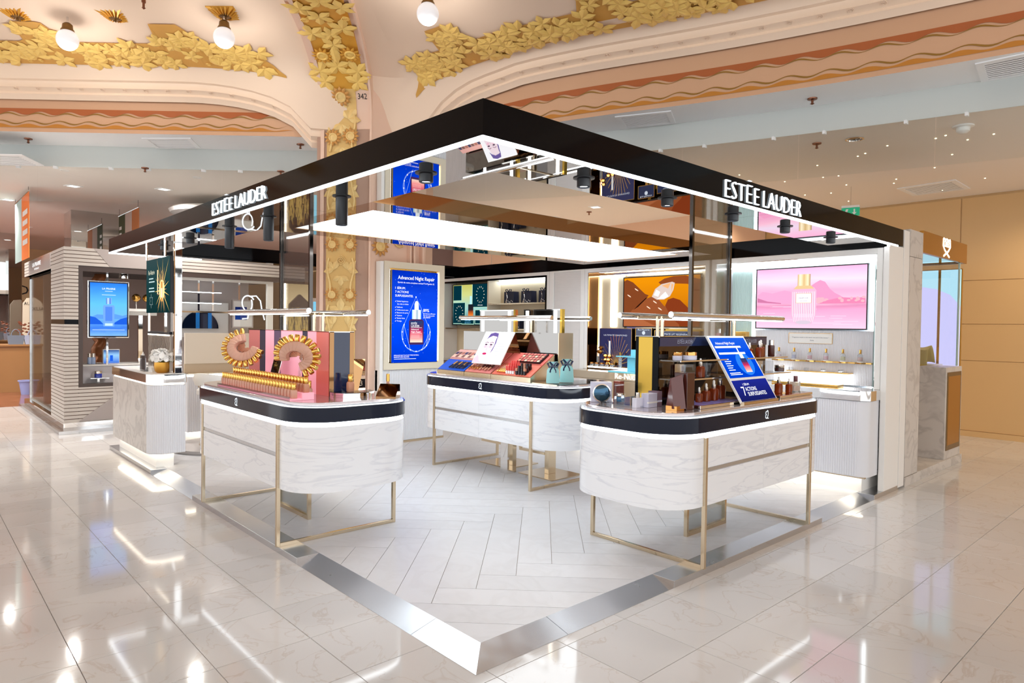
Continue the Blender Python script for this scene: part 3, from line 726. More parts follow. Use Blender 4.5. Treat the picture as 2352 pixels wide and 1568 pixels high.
# ------------------------------------------------------------------ kiosk platform with herringbone planks
ZF = .043
plat = thing('kiosk_platform', 'low kiosk platform with pale herringbone planks and steel ramp edging', 'platform', (0, 0, 0))
bx('deck', .16, 5.72, .16, 7.26, .0, .039, M_grout, plat)
def clip(poly, x0, x1, y0, y1):
    for (ax, lim, sg) in ((0, x0, 1), (0, x1, -1), (1, y0, 1), (1, y1, -1)):
        out = []
        for i in range(len(poly)):
            a, b = poly[i], poly[(i + 1) % len(poly)]
            ia, ib = sg * (a[ax] - lim) >= 0, sg * (b[ax] - lim) >= 0
            if ia: out.append(a)
            if ia != ib:
                t = (lim - a[ax]) / (b[ax] - a[ax]); out.append((a[0] + (b[0] - a[0]) * t, a[1] + (b[1] - a[1]) * t))
        poly = out
        if len(poly) < 3: return []
    return poly
W_, LP_ = .2285, .2285 * 6
q2 = math.sqrt(.5)
def toxy(p, q): return ((p + q) * q2, (p - q) * q2)
def plank(p0, p1, q0, q1):
    gg = .0016
    poly = clip([toxy(p0 + gg, q0 + gg), toxy(p0 + gg, q1 - gg), toxy(p1 - gg, q1 - gg), toxy(p1 - gg, q0 + gg)], .162, 5.14, .162, 7.24)
    if len(poly) < 3: return
    A = abs(sum(poly[i][0] * poly[(i + 1) % len(poly)][1] - poly[(i + 1) % len(poly)][0] * poly[i][1] for i in range(len(poly)))) / 2
    if A < .004: return
    MB().prism(poly, .036, ZF).build('plank', M_plank, plat)
P0, Q0 = 1.36, .139
for k in range(-40, 41):
    for mm in range(-4, 5):
        a, b = P0 + k * W_ + mm * LP_, Q0 + k * W_ - mm * LP_
        plank(a, a + LP_, b, b + W_)
        plank(a + LP_, a + LP_ + W_, b + W_ - LP_, b + W_)
def ramp_panel(axis, s0, s1, c0=0, c1=0):
    """sloping steel panel; c0/c1: mitre at the start or end"""
    def f(o, s): return (o, s) if axis == 'y' else (s, o)
    a, b, c, d = f(0, s0), f(.162, s0 + (.162 if c0 else 0)), f(.162, s1), f(0, s1)
    vs = [(*a, .002), (*b, ZF), (*c, ZF), (*d, .002), (*a, -.005), (*b, -.005), (*c, -.005), (*d, -.005)]
    MB().add(vs, [(0, 1, 2, 3), (4, 7, 6, 5), (0, 4, 5, 1), (1, 5, 6, 2), (2, 6, 7, 3), (3, 7, 4, 0)]).build('ramp_panel', M_steel, plat)
def step_block(axis, s0, s1):
    def f(o0, o1, t0, t1): return (o0, o1, t0, t1) if axis == 'y' else (t0, t1, o0, o1)
    bx('step_block', *f(0, .162, s0, s1), -.003, ZF + .001, M_steel, plat, bevel=.0015)
ramp_panel('y', 0, .53, 1); ramp_panel('y', .533, 1.88); step_block('y', 1.88, 4.03); ramp_panel('y', 4.03, 5.378); step_block('y', 5.378, 7.24)
ramp_panel('x', 0, .62, 1); ramp_panel('x', .623, 1.582); step_block('x', 1.582, 3.732); ramp_panel('x', 3.732, 4.90); step_block('x', 4.90, 5.55)

# ------------------------------------------------------------------ canopy ring
ZB, ZT = 2.455, 2.6274
can = thing('kiosk_canopy', 'black square canopy ring with mirrored underside and lit shop lettering', 'canopy', (0, 0, ZB))
X1, Y1, IX0, IX1, IY0, IY1 = 5.51, 7.28, .49, 5.15, .49, 6.79
bx('fascia_panel', 0, .03, .03, Y1 - .03, ZB + .006, ZT, M_black, can)
bx('fascia_panel', 0, X1, 0, .03, ZB + .006, ZT, M_black, can)
bx('fascia_panel', 0, X1, Y1 - .03, Y1, ZB + .006, ZT, M_black, can)
bx('fascia_panel', IX1, X1, .03, Y1 - .03, 2.425, ZT - .02, M_black, can)
bx('fascia_panel', IX0 - .03, IX0, IY0 - .03, IY1 + .03, ZB + .006, ZT - .01, M_black, can)
bx('fascia_panel', IX0, IX1, IY0 - .03, IY0, ZB + .006, ZT - .01, M_black, can)
bx('fascia_panel', IX0, IX1, IY1, IY1 + .03, ZB - .02, ZT - .01, M_black, can)
for (x0, x1, y0, y1) in ((.018, IX0, .018, 2.40), (.018, IX0, 2.404, 4.8), (.018, IX0, 4.804, Y1 - .018), (IX0, 2.78, .018, IY0), (2.784, IX1, .018, IY0), (IX0, IX1, IY1, Y1 - .018)):
    bx('soffit_mirror', x0, x1, y0, y1, ZB + .0005, ZB + .006, M_mirror, can)
bx('canopy_lid', .03, X1, .03, IY0 - .03, ZT - .02, ZT - .004, M_mblack, can); bx('canopy_lid', .03, IX0 - .03, IY0, Y1 - .03, ZT - .02, ZT - .004, M_mblack, can); bx('canopy_lid', IX0, X1, IY1 + .03, Y1 - .03, ZT - .02, ZT - .004, M_mblack, can)
for a in ((-.001, .018, .018, Y1), (-.001, 5.37, -.001, .018), (.018, 1.1, Y1 - .018, Y1 + .001)):
    bx('led_strip', *a, ZB - .008, ZB + .008, M_led, can)
SLf = Surf((-.001, 3.507, 2.490), (0, -1, 0), (0, 0, 1)); SRt = Surf((2.077, -.001, 2.474), (1, 0, 0), (0, 0, 1))
def logo(S, parent, m, a, b, h, wd, d, thick=.012):
    """the shop name in tall narrow capitals, third E with a bar"""
    S.text('lettering', 'EST\u0112E', a, b, h, m, parent, d=d, width=wd * .405, thick=thick, thin=.028)
    return S.text('lettering', 'LAUDER', a + wd * .465, b, h, m, parent, d=d, width=wd * .535, thick=thick, thin=.028)
logo(SLf, can, M_letter, 0, 0, .112, 1.10, .0); logo(SRt, can, M_letter, 0, 0, .128, 1.115, .0)
# black spotlights under the canopy
def spot(name, x, y, label, tall):
    t = thing(name, label, 'spotlight', (x, y, ZB), 0, 'canopy spotlights')
    L = .19 if tall else .05
    for nm, b, m in (('bezel', MB().lathe([(.062, 0), (.062, -.004), (.045, -.008)], seg=20), M_mblack), ('barrel', MB().lathe([(.040, -.002), (.040, -L), (.034, -L - .004), (.030, -L + .012)], seg=20), M_mblack),
                     ('lens', MB().lathe([(.033, -L + .006), (.001, -L + .005)], seg=16, cap=False), emit('spot_lens', (.9, .96, 1, 1), 9 if tall else 4))):
        o = b.build(nm, m, None, True); o.parent = t
    l = bpy.data.lights.new('spot_light', 'SPOT'); l.energy = 13; l.spot_size = R(70); l.spot_blend = .6; l.shadow_soft_size = .03; l.color = (.95, .97, 1)
    lo = bpy.data.objects.new('spot_light', l); COL.objects.link(lo); lo.location = (x, y, ZB - L - .03); lo.parent = t; lo.location = (0, 0, -L - .03)
for (x, y, lb, tl) in ((.22, 3.75, 'black cylinder spotlight under the canopy beside the left lettering', 1), (.24, 2.95, 'black cylinder spotlight under the canopy above the glass fin', 1), (.24, 1.75, 'black cylinder spotlight under the left canopy near the lightbox corner', 1), (.24, .78, 'short black spotlight reflected beside the blue screen under the canopy', 0),
                       (.946, .23, 'short black spotlight first from the front corner on the right soffit', 0), (1.766, .23, 'short black spotlight second from the front corner on the right soffit', 0), (2.60, .23, 'short black spotlight just below the right lettering', 0), (3.43, .23, 'short black spotlight past the right lettering', 0), (4.33, .23, 'short black spotlight furthest along the right soffit', 0), (.24, 4.9, 'short black spotlight over the cashier counter', 0), (.24, 5.8, 'short black spotlight furthest along the left soffit', 0)):
    spot('canopy_spotlight', x, y, lb, tl)
# hanging lightbox
lb = thing('lightbox', 'long white lightbox with bronze mirror frame hung inside the canopy', 'lightbox', (2.6, 2.75, 2.456))
ox0, ox1, oy0, oy1 = .492, 4.90, 1.785, 3.72; wx0, wx1, wy0, wy1 = .673, 4.672, 2.08, 3.432
for i, (x0, x1, y0, y1) in enumerate(((ox0, ox1, oy0, wy0), (ox0, ox1, wy1, oy1), (ox0, wx0, wy0, wy1), (wx1, ox1, wy0, wy1))):
    bx('frame_bar', x0, x1, y0, y1, 2.456, 2.57, M_bronze, lb)
bx('diffuser', wx0, wx1, wy0, wy1, 2.462, 2.50, M_ledbox, lb)
bx('cover', ox0 + .02, ox1 - .02, oy0 + .02, oy1 - .02, 2.571, 2.576, M_mblack, lb)

# ------------------------------------------------------------------ three counters of one design
def counter(name, label, T, emblem_u):
    c = thing(name, label, 'counter', T(0, 0, 0)); c.location.z = ZF
    def prism(nm, U0, U1, V0, V1, r, z0, z1, m, **k):
        b = MB().prism([T(u, v, 0)[:2] for u, v in rrect(U0, U1, V0, V1, r)], z0, z1); return b.build(nm, m, c, True, **k)
    prism('body', -.35, 1.90, .004, .936, .30, .452, .902, M_counter)
    def slab(nm, u0, u1, v0, v1, z0, z1, m, bevel=0, par=None):
        p, q = T(u0, v0, z0), T(u1, v1, z1)
        return bx(nm, min(p[0], q[0]), max(p[0], q[0]), min(p[1], q[1]), max(p[1], q[1]), z0, z1, m, par or c, bevel)
    for (u0, u1) in ((.018, .774), (.776, 1.532)):
        for (z0, z1) in ((.455, .672), (.702, .900)): slab('drawer', u0, u1, -.006, .02, z0, z1, M_counter, .001)
    slab('pull_rail', .018, 1.532, -.002, .02, .675, .699, M_steel)
    for u in (0, 1.55):
        b = MB()
        for (v0, v1, z0, z1) in ((-.014, .012, ZF, .90), (.928, .954, ZF, .46), (.012, .928, ZF, ZF + .025)):
            p, q = T(u - .013, v0, z0), T(u + .013, v1, z1); b.box(min(p[0], q[0]), max(p[0], q[0]), min(p[1], q[1]), max(p[1], q[1]), z0, z1)
        b.build('leg_frame', M_champ, c, bevel=.0015)
    prism('led_strip', -.338, 1.888, .010, .93, .29, .902, .934, M_led)
    prism('navy_band', -.36, 1.91, -.008, .946, .31, .934, 1.034, M_navy)
    b = MB(); b.ring([T(u, v, 0)[:2] for u, v in rrect(-.345, 1.895, .006, .932, .295)], [T(u, v, 0)[:2] for u, v in rrect(-.31, 1.86, .04, .898, .26)], 1.034, 1.040); b.build('glow_ring', emit('counter_glow', (.93, .97, 1, 1), 3.0), c, True)
    prism('glass_ledge', -.352, 1.902, .0, .938, .30, 1.0405, 1.046, M_acryl)
    prism('top_tray', -.325, 1.875, .028, .912, .275, 1.046, 1.066, mat('tray_metal', srgb(206, 196, 196), .10, .75), bevel=.003)
    # script monogram lit on the band
    o = Vector(T(emblem_u, -.009, .955)); r = (Vector(T(1, 0, 0)) - Vector(T(0, 0, 0))); r = r if r.cross(Vector((0, 0, 1))).dot(Vector(T(0, -1, 0)) - Vector(T(0, 0, 0))) > 0 else -r
    S = Surf(tuple(o), tuple(r), (0, 0, 1)); E_ = []
    E_.append([(.012 * math.cos(a) + .0 - .004, .045 + .012 * math.sin(a)) for a in [R(40 + 25 * i) for i in range(10)]])
    E_.append([(.014 * math.cos(a) - .004, .020 + .014 * math.sin(a)) for a in [R(110 + 22 * i) for i in range(11)]])
    E_.append([(.016 + .004 * math.sin(i * .5), .060 - .0062 * i) for i in range(9)] + [(.008, .006), (.0, .004), (.006, .012), (.018, .004), (.028, .006)])
    E_.append([(.016, .060), (.010, .064), (.006, .056)])
    S.line('monogram', E_, .0032, M_letter, c, d=.002)
    return c, prism, slab
TL = lambda u, v, z: (v, 2.18 + u, z)
TR = lambda u, v, z: (1.908 + u, v, z)
TM = lambda u, v, z: (2.47 + v, 2.2 + u, z)
counter('display_counter', 'white stone display counter with fanned foundation bottles on top, left of the entrance', TL, .77)
counter('display_counter', 'white stone display counter with amber serum bottles on top, right of the entrance', TR, .80)
counter('display_counter', 'white stone makeup counter with lipstick trays, furthest back', TM, .75)
# glass fins standing through the two front counters up to the canopy
def fin(label, T, u0, u1, v):
    f = thing('glass_fin', label, 'glass fin', T((u0 + u1) / 2, v, ZF))
    def bb(nm, a0, a1, w, z0, z1, m):
        p, q = T(a0, v - w, z0), T(a1, v + w, z1)
        return bx(nm, min(p[0], q[0]), max(p[0], q[0]), min(p[1], q[1]), max(p[1], q[1]), z0, z1, m, f)
    for (a0, a1) in ((u0, u0 + .024), (u1 - .024, u1)):
        bb('post', a0, a1, .014, ZF, .452, M_champ); bb('post', a0, a1, .014, 1.066, ZB, mat('dark_chrome', srgb(90, 84, 80), .06, 1))
    bb('bottom_rail', u0 + .024, u1 - .024, .014, ZF, ZF + .03, M_champ)
    bb('pane', u0 + .024, u1 - .024, .004, ZF + .03, .452, M_glass); bb('pane', u0 + .024, u1 - .024, .004, 1.066, ZB, M_smoke)
fin('smoked glass fin rising from the foundation counter to the canopy', TL, .471, 1.045, .463)
fin('smoked glass fin rising from the serum counter to the canopy', TR, .497, 1.062, .457)
# chrome light bars over the counters
def lightbar(label, T, u0, u1, v, posts):
    t = thing('light_bar', label, 'light bar', T((u0 + u1) / 2, v, 1.546), 0, 'tubular light bars over the counters')
    MB().tube([T(u0, v, 1.695), T(u1, v, 1.695)], .021, 14).build('tube', M_chrome, t, True)
    p, q = T(u0 + .03, v - .011, 1.670), T(u1 - .03, v + .011, 1.6755)
    bx('led_strip', min(p[0], q[0]), max(p[0], q[0]), min(p[1], q[1]), max(p[1], q[1]), 1.670, 1.6765, M_led, t)
    for u in posts:
        MB().tube([T(u, v, 1.682), T(u, .5 if v < .5 else .5, 1.682)], .011, 8).build('arm', M_champ, t, True)
        MB().tube([T(u, .47 if v < .5 else .53, 1.69), T(u, .47 if v < .5 else .53, 1.546)], .013, 10).build('post', M_champ, t, True)
lightbar('chrome light bar along the aisle side of the foundation counter', TL, -.02, 1.52, .21, (.43,))
lightbar('chrome light bar along the inner side of the foundation counter', TL, .03, 1.55, .72, (.40,))
lightbar('chrome light bar along the aisle side of the serum counter', TR, -.12, 1.45, .20, (.17, 1.17))
lightbar('chrome light bar along the inner side of the serum counter', TR, .0, 1.5, .72, (.20, 1.2))
lightbar('chrome light bar in front of the makeup counter mirrors', TM, -.06, 1.36, .2, (.5,))
lightbar('chrome light bar behind the makeup counter mirrors', TM, -.10, 1.3, .72, (.45,))

# ------------------------------------------------------------------ walls of the kiosk
wk = MB().box(5.46, 5.52, .07, 7.25, ZF, 2.424).build('wall_kiosk_back', M_white); tag(wk, kind='structure')
def flutes(b, axis, s0, s1, o, z0, z1, pitch=.022, depth=.006, sg=-1):
    """vertical reeding proud of plane o; axis = running axis"""
    n = max(1, int((s1 - s0) / pitch)); w_ = (s1 - s0) / n
    for i in range(n):
        a = s0 + i * w_; pts = []
        for k in range(5):
            t = math.pi * k / 4; pts.append((a + w_ / 2 - w_ * .46 * math.cos(t), o + sg * depth * math.sin(t)))
        pl = [(p[1], p[0]) if axis == 'y' else p for p in pts]
        b.prism(pl, z0, z1, cap=False)
# right end pilaster and the stone pillar next to it
t = thing('pilaster', 'white lacquered end pilaster closing the perfume wall', 'pilaster', (5.3, .02, 0))
bx('shaft', 5.15, 5.53, .0, .06, ZF, 2.452, M_white, t, bevel=.003); bx('shaft', 5.535, 5.695, -.004, .3, 0.02, 2.63, M_white, t, bevel=.003)
bx('edge_bead', 5.135, 5.153, .0, .05, ZF, 2.43, M_white, t, bevel=.003)
t = thing('stone_pillar', 'grey veined stone pillar beside the white pilaster', 'pillar', (5.9, .2, 0))
for (z0, z1) in ((.10, 2.38), (2.384, 2.66)): bx('stone_slab', 5.72, 6.13, .0, .5, z0, z1, M_stonegrey, t, bevel=.002)
bx('plinth', 5.72, 6.14, -.006, .5, 0, .096, M_stonegrey, t, bevel=.002)
def cabinet(name, label, y0, y1, mb_back, frame_m=M_white, zt=2.424, edge=.055):
    """niche in the back wall, opening to -x"""
    t = thing(name, label, 'cabinet', (5.3, (y0 + y1) / 2, ZF))
    bx('frame', 5.15, 5.46, y0, y0 + edge, 1.031, zt, frame_m, t, bevel=.003); bx('frame', 5.15, 5.46, y1 - edge, y1, 1.031, zt, frame_m, t, bevel=.003)
    bx('frame', 5.15, 5.46, y0 + edge, y1 - edge, zt - edge, zt, frame_m, t, bevel=.003)
    bx('back_panel', 5.44, 5.46, y0 + edge, y1 - edge, 1.03, zt - edge, mb_back, t)
    return t
def base_unit(label, y0, y1, body_m, fl=True, round_=True):
    t = thing('base_cabinet', label, 'cabinet', (5.0, (y0 + y1) / 2, ZF))
    bx('plinth', 4.96, 5.44, y0 + .08, y1, ZF, .20, M_white, t)
    bx('kick_light', 4.915, 4.955, y0 + .06, y1, .186, .198, M_ledw, t)
    out = [(4.97, y1), (4.87, y1 - .001), (4.85, y1 - .02)] if False else None
    b = MB().prism(rrect(4.856, 5.14, y0, y1, .01, 6, (.01, .01, .01, .09)), .20, .93)
    b.build('body', body_m, t, True)
    if fl:
        b = MB(); flutes(b, 'y', y0 + .09, y1, 4.856, .205, .925); b.build('reeding', body_m, t, True)
    bx('floor_trim', 4.86, 4.905, y0 + .02, y1, .188, .202, M_champ, t)
    b = MB().prism(rrect(4.842, 5.43, y0 - .012, y1, .01, 6, (.01, .01, .01, .10)), .935, 1.03); b.build('worktop', M_chrome if fl else M_champ, t, True)
    return t
# perfume wall
M_mint = mat('mint_glass_panel', srgb(196, 222, 218), .25)
c = cabinet('perfume_cabinet', 'white framed wall cabinet of perfume bottles under the pink screen', .062, 1.93, mat('white_ribbed_panel', srgb(226, 232, 238), .3))
bx('mirror_reveal', 5.16, 5.44, .117, .123, 1.03, 2.36, M_mirror, c); bx('mirror_reveal', 5.16, 5.44, 1.868, 1.874, 1.03, 2.36, M_mirror, c); bx('mirror_reveal', 5.16, 5.44, .123, 1.868, 2.361, 2.368, M_mirror, c)
for (a, b_) in ((.125, .22), (1.54, 1.80)):
    mb = MB().box(5.40, 5.43, a, b_, 1.035, 2.30); flutes(mb, 'y', a, b_, 5.40, 1.035, 2.30, .02, .004); mb.build('mint_panel', M_mint, c)
for (a, b_) in ((.222, .245), (1.50, 1.53)): bx('led_strip', 5.395, 5.425, a, b_, 1.04, 2.29, M_led, c)
bx('led_strip', 5.37, 5.40, .125, 1.86, 2.318, 2.336, M_led, c)
for i, yy in enumerate((.35, .75, 1.15, 1.55)):
    MB().lathe([(.03, .0), (.028, -.008), (.02, -.01)], (5.28, yy, 2.362), 14).build('puck_light', emit('spot_lens', (.9, .96, 1, 1), 4), c)
mb = MB().box(5.385, 5.40, .215, 1.49, 1.04, 1.605); flutes(mb, 'y', .215, 1.49, 5.385, 1.04, 1.605, .016, .003); mb.build('ribbed_panel', M_flute, c)
# shelf with scalloped gold edge
mb = MB(); pl = [(5.385, .21)]; n = 60
for i in range(n + 1):
    y = .21 + (1.26 - .21) * i / n; pl.append((5.335 - .03 * max(0, math.cos((y - .31) / .172 * 2 * math.pi)), y))
pl.append((5.385, 1.26)); mb.prism(pl, 1.268, 1.282); mb.build('bottle_shelf', M_goldmetal, c)
bx('tester_rail', 5.25, 5.385, .40, 1.05, 1.158, 1.17, M_goldmetal, c); bx('lit_step', 5.27, 5.385, .40, 1.2, 1.05, 1.157, emit('step_glow', (.95, .98, 1, 1), 2.2), c)
bx('tester_rail', 5.12, 5.27, .45, 1.15, 1.032, 1.05, M_goldmetal, c)
base_unit('white reeded base cabinet below the perfume wall', .06, 1.93, M_flute)
# gold skincare wall
c = cabinet('skincare_cabinet', 'champagne lined wall cabinet under the screen with a diamond', 1.96, 3.92, M_champ)
bx('bronze_reveal', 5.16, 5.44, 2.016, 2.024, 1.03, 2.365, M_champ, c); bx('bronze_reveal', 5.16, 5.44, 3.856, 3.864, 1.03, 2.365, M_bronze, c); bx('bronze_reveal', 5.16, 5.44, 2.024, 3.856, 2.360, 2.368, M_bronze, c)
M_silk = mat('champagne_silk_panel', srgb(206, 194, 168), .4, .2, noise=(3, .05))
for (a, b_) in ((2.03, 2.22), (3.42, 3.85)): bx('side_panel', 5.41, 5.438, a, b_, 1.06, 2.34, M_silk, c)
for (a, b_) in ((2.06, 2.13), (3.55, 3.65), (3.835, 3.853)): bx('led_strip', 5.395, 5.41, a, b_, 1.62 if a < 3.8 else 1.2, 2.33, M_ledw, c)
bx('led_strip', 5.37, 5.40, 2.03, 3.85, 2.325, 2.338, M_led, c)
bx('lower_panel', 5.40, 5.438, 2.03, 3.85, 1.06, 1.60, M_darkgold, c); bx('shelf', 5.18, 5.44, 2.03, 3.85, 1.05, 1.075, M_champ, c); bx('shelf_led', 5.17, 5.18, 2.03, 3.85, 1.052, 1.07, M_led, c)
base_unit('champagne metal base cabinet below the gold skincare wall', 1.96, 3.92, M_champ, False)
S = Surf((4.84, 3.10, .955), (0, -1, 0), (0, 0, 1)); 
rn = S.text('lettering', 'Re-Nutriv', 0, 0, .075, emit('white_letter', (1, 1, 1, 1), 1.0), None, d=.004, thick=.006); tag(rn, 'white Re-Nutriv lettering on the champagne base cabinet front', 'lettering')
# plain white panel bay
t = thing('wall_panel', 'plain white textured wall panel between the two wall cabinets', 'wall panel', (5.3, 4.25, ZF))
bx('field', 5.165, 5.46, 4.0, 4.52, ZF, 2.40, mat('white_textured_panel', srgb(224, 220, 216), .5, noise=(6, .05, (1, 1, 8))), t, bevel=.003)
for (a, b_) in ((3.925, 3.995), (4.525, 4.61)): bx('stile', 5.15, 5.46, a, b_, ZF, 2.424, M_white, t, bevel=.003)
bx('rail', 5.15, 5.46, 3.995, 4.525, 2.40, 2.424, M_white, t)
# bag cabinet
c = cabinet('bag_cabinet', 'dark framed wall cabinet of navy gift bags and a tall screen', 4.615, 7.24, mat('cream_back_panel', srgb(222, 208, 178), .45), M_white, edge=.05)
for a in ((5.152, 5.30, 4.665, 4.70, 1.03, 2.375), (5.152, 5.30, 4.70, 7.19, 2.345, 2.375)): bx('black_reveal', *a, M_black, c)
bx('bronze_reveal', 5.30, 5.44, 4.665, 4.69, 1.03, 2.345, M_bronze, c)
bx('led_strip', 5.40, 5.43, 4.70, 6.02, 2.325, 2.34, M_led, c)
bx('glass_shelf', 5.17, 5.44, 4.70, 6.02, 1.955, 1.975, M_champ, c); bx('glass_shelf', 5.17, 5.44, 4.70, 7.19, 1.55, 1.57, M_champ, c)
bx('divider', 5.17, 5.44, 6.02, 6.05, 1.57, 2.345, M_cream, c)
base_unit('white reeded base cabinet below the bag cabinet', 4.62, 7.2, M_flute)
# ------------------------------------------------------------------ screens and lit posters (flat print on real panels)
WHT = emit('print_white', (1, 1, 1, 1), 1.15); 
def col(name, r, g, b, s=1.0): return emit(name, srgb(r, g, b), s)
def bottle_print(S, par, ca, b0, w_, h, body_lo, body_hi, cap, label=None, glass_=True, d=.004):
    """serum bottle print: body, shoulder, collar, dropper"""
    S.rect('print_bottle', ca - w_ / 2, ca + w_ / 2, b0, b0 + h * .58, body_hi, par, d)
    S.poly('print_shoulder', [(ca - w_ / 2, b0 + h * .58), (ca + w_ / 2, b0 + h * .58), (ca + w_ * .25, b0 + h * .63), (ca - w_ * .25, b0 + h * .63)], body_lo, par, d)
    S.rect('print_collar', ca - w_ * .27, ca + w_ * .27, b0 + h * .63, b0 + h * .80, cap, par, d)
# --- tall blue poster on the pier
t = thing('poster_panel', 'tall lit blue serum poster in a cream and gold frame on the pier', 'poster', (3.15, 5.19, 1.0))
S = Surf((2.665, 5.18, 1.02), (1, 0, 0), (0, 0, 1))
bx('back_box', 2.665, 3.63, 5.185, 5.245, 1.02, 2.43, M_bronze, t)
S.frame('cream_frame', 0, .965, 0, 1.41, .085, .05, M_cream, t, d=.03)
S.frame('gold_reveal', .085, .88, .085, 1.325, .03, .03, M_goldmetal, t, d=.0)
for a in (.093, .862): S.slab('led_strip', a - .004, a + .008, .1, 1.31, .004, M_ledw, t, d=.008)
MB().box(2.60, 2.645, 5.13, 5.24, ZF, 2.42).build('side_fin', M_white, t)
A0, A1, B0, B1 = .118, .845, .090, 1.298
pb = emit_ramp('blue_poster_print', [(0, srgb(0, 50, 190)), (.35, srgb(0, 66, 226)), (.62, srgb(14, 70, 220)), (1, srgb(2, 40, 170))], 1.05, 'Z', .35, 4)
S.slab('screen_glass', A0 - .004, A1 + .004, B0 - .004, B1 + .004, .02, M_mblack, t, d=.034)
S.rect('print_background', A0, A1, B0, B1, pb, t, .036)
d = .038
txt = lambda s, a, b, h, **k: S.text('print_text', s, a, b, h, WHT, t, d=d, **k)
txt('Advanced Night Repair', .205, 1.185, .050, width=.585); txt('Enrichi de notre complexe exclusif Tri-Peptide 32', .205, 1.135, .020, width=.58)
txt('1 S\u00c9RUM.', .165, 1.055, .030); txt('7 ACTIONS', .165, 1.005, .030); txt('SURPUISSANTES.', .165, .955, .030, width=.28)
for i, s in enumerate(("R\u00e9duit l'apparence", 'des rides et ridules', 'Raffermit', 'Uniformise le teint', 'Resserre les pores', 'Hydrate', "R\u00e9v\u00e8le l'\u00e9clat", 'Prot\u00e8ge')):
    b = .888 - i * .036 - (0 if i < 2 else .006)
    txt(s, .197, b, .0165)
    if i != 1: S.line('print_tick', [(.165, b + .008), (.171, b), (.183, b + .016)], .004, WHT, t, d=d)
txt('89%', .61, .765, .042); 
for i, s in enumerate(('des femmes affirment', 'que leur peau para\u00eet', 'plus FERME.*')): txt(s, .61, .733 - i * .026, .0165)
txt('EFFICACE SUR TOUS LES TYPES DE PEAU.', .155, .178, .0155); txt("BIENFAITS D\u00c8S 28 JOURS.", .155, .155, .0155); S.line('print_line', [(.155, .138), (.50, .138)], .005, WHT, t, d=d)
ca = .50
net = []
for k in range(2): net.append([(ca + (.225 + .006 * k) * math.sin(R(a)) * (1 if abs(a) > 30 else .8), .47 - (.235 + .008 * k) * math.cos(R(a))) for a in range(-125, 126, 10)])
net += [[(ca - .19, .60), (ca - .06, .86), (ca - .01, .96), (ca + .05, .86), (ca + .18, .60)]]
rp = random.Random(3)
nodes = [(ca + .225 * math.sin(R(a)), .47 - .235 * math.cos(R(a))) for a in range(-120, 121, 24)]
for i in range(26):
    p, q = rp.choice(nodes), rp.choice(nodes)
    if p != q and abs(p[0] - q[0]) < .2: net.append([p, q])
S.line('print_network', net, .0028, col('net_blue', 190, 220, 255, 1.2), t, d=.0375)
for p in nodes + [(ca - .01, .96)]: S.ell('print_sparkle', p[0], p[1], .009, .009, WHT, t, .0385, 8)
for i in range(34): S.ell('print_star', rp.uniform(A0, A1), rp.uniform(B0, B1), .002, .002, WHT, t, .0372, 5)
body = emit_ramp('serum_print', [(0, srgb(252, 220, 200)), (.2, srgb(250, 150, 150)), (.5, srgb(196, 40, 90)), (.75, srgb(70, 50, 90)), (1, srgb(30, 60, 110))], 1.0)
S.poly('print_bottle_edge', [(ca - .118, .335), (ca - .10, .325), (ca + .10, .325), (ca + .118, .335), (ca + .118, .64), (ca + .09, .665), (ca - .09, .665), (ca - .118, .64)], col('bottle_edge', 66, 40, 84), t, .039)
S.rect('print_bottle', ca - .100, ca + .100, .355, .640, body, t, .040)
S.rect('print_collar', ca - .072, ca + .072, .665, .79, emit_ramp('chrome_print', [(0, srgb(160, 220, 236)), (.3, srgb(250, 255, 255)), (.55, srgb(140, 170, 190)), (.8, srgb(245, 252, 255)), (1, srgb(150, 200, 220))], 1.0, 'X'), t, .040)
S.poly('print_dropper', [(ca - .034, .79), (ca + .034, .79), (ca + .032, .87), (ca + .02, .90), (ca, .91), (ca - .02, .90), (ca - .032, .87)], col('dropper', 226, 246, 255, 1.1), t, .040)
for s, b, h in (('EST\u0112E', .595, .026), ('LAUDER', .562, .026), ('Advanced', .518, .022), ('Night Repair', .488, .022)): S.text('print_text', s, ca - .085, b, h, WHT, t, d=.042)
S.line('print_line', [[(ca - .085, .552), (ca + .085, .552)], [(ca - .085, .478), (ca + .085, .478)]], .003, WHT, t, d=.042)
for i in range(3): S.line('print_line', [(ca - .085, .455 - i * .016), (ca + .05, .455 - i * .016)], .005, col('rose_text', 255, 190, 190), t, d=.042)
# white reeded cladding of the pier below
t = thing('pier_cladding', 'white reeded cladding panel below the blue serum poster', 'cladding', (3.15, 5.2, ZF))
bx('core', 2.60, 3.66, 5.19, 5.26, ZF + .03, 1.015, M_flute, t); mb = MB(); flutes(mb, 'x', 2.60, 3.66, 5.19, ZF + .03, 1.015, .02, .005); mb.build('reeding', M_flute, t, True)
bx('skirting', 2.60, 3.665, 5.182, 5.26, ZF, ZF + .028, M_champ, t)

def tv(label, x, y0, y1, z0, z1, bg, t_=.03, name='wall_screen', bez=.012):
    t = thing(name, label, 'screen', (x, (y0 + y1) / 2, z0))
    S = Surf((x, y1, z0), (0, -1, 0), (0, 0, 1)); W_, H_ = y1 - y0, z1 - z0
    S.slab('housing', 0, W_, 0, H_, t_, M_mblack, t)
    S.frame('bezel', 0, W_, 0, H_, bez, .012, M_mblack, t, d=.008)
    S.rect('picture', bez, W_ - bez, bez, H_ - bez, bg, t, .002)
    return t, S, W_, H_
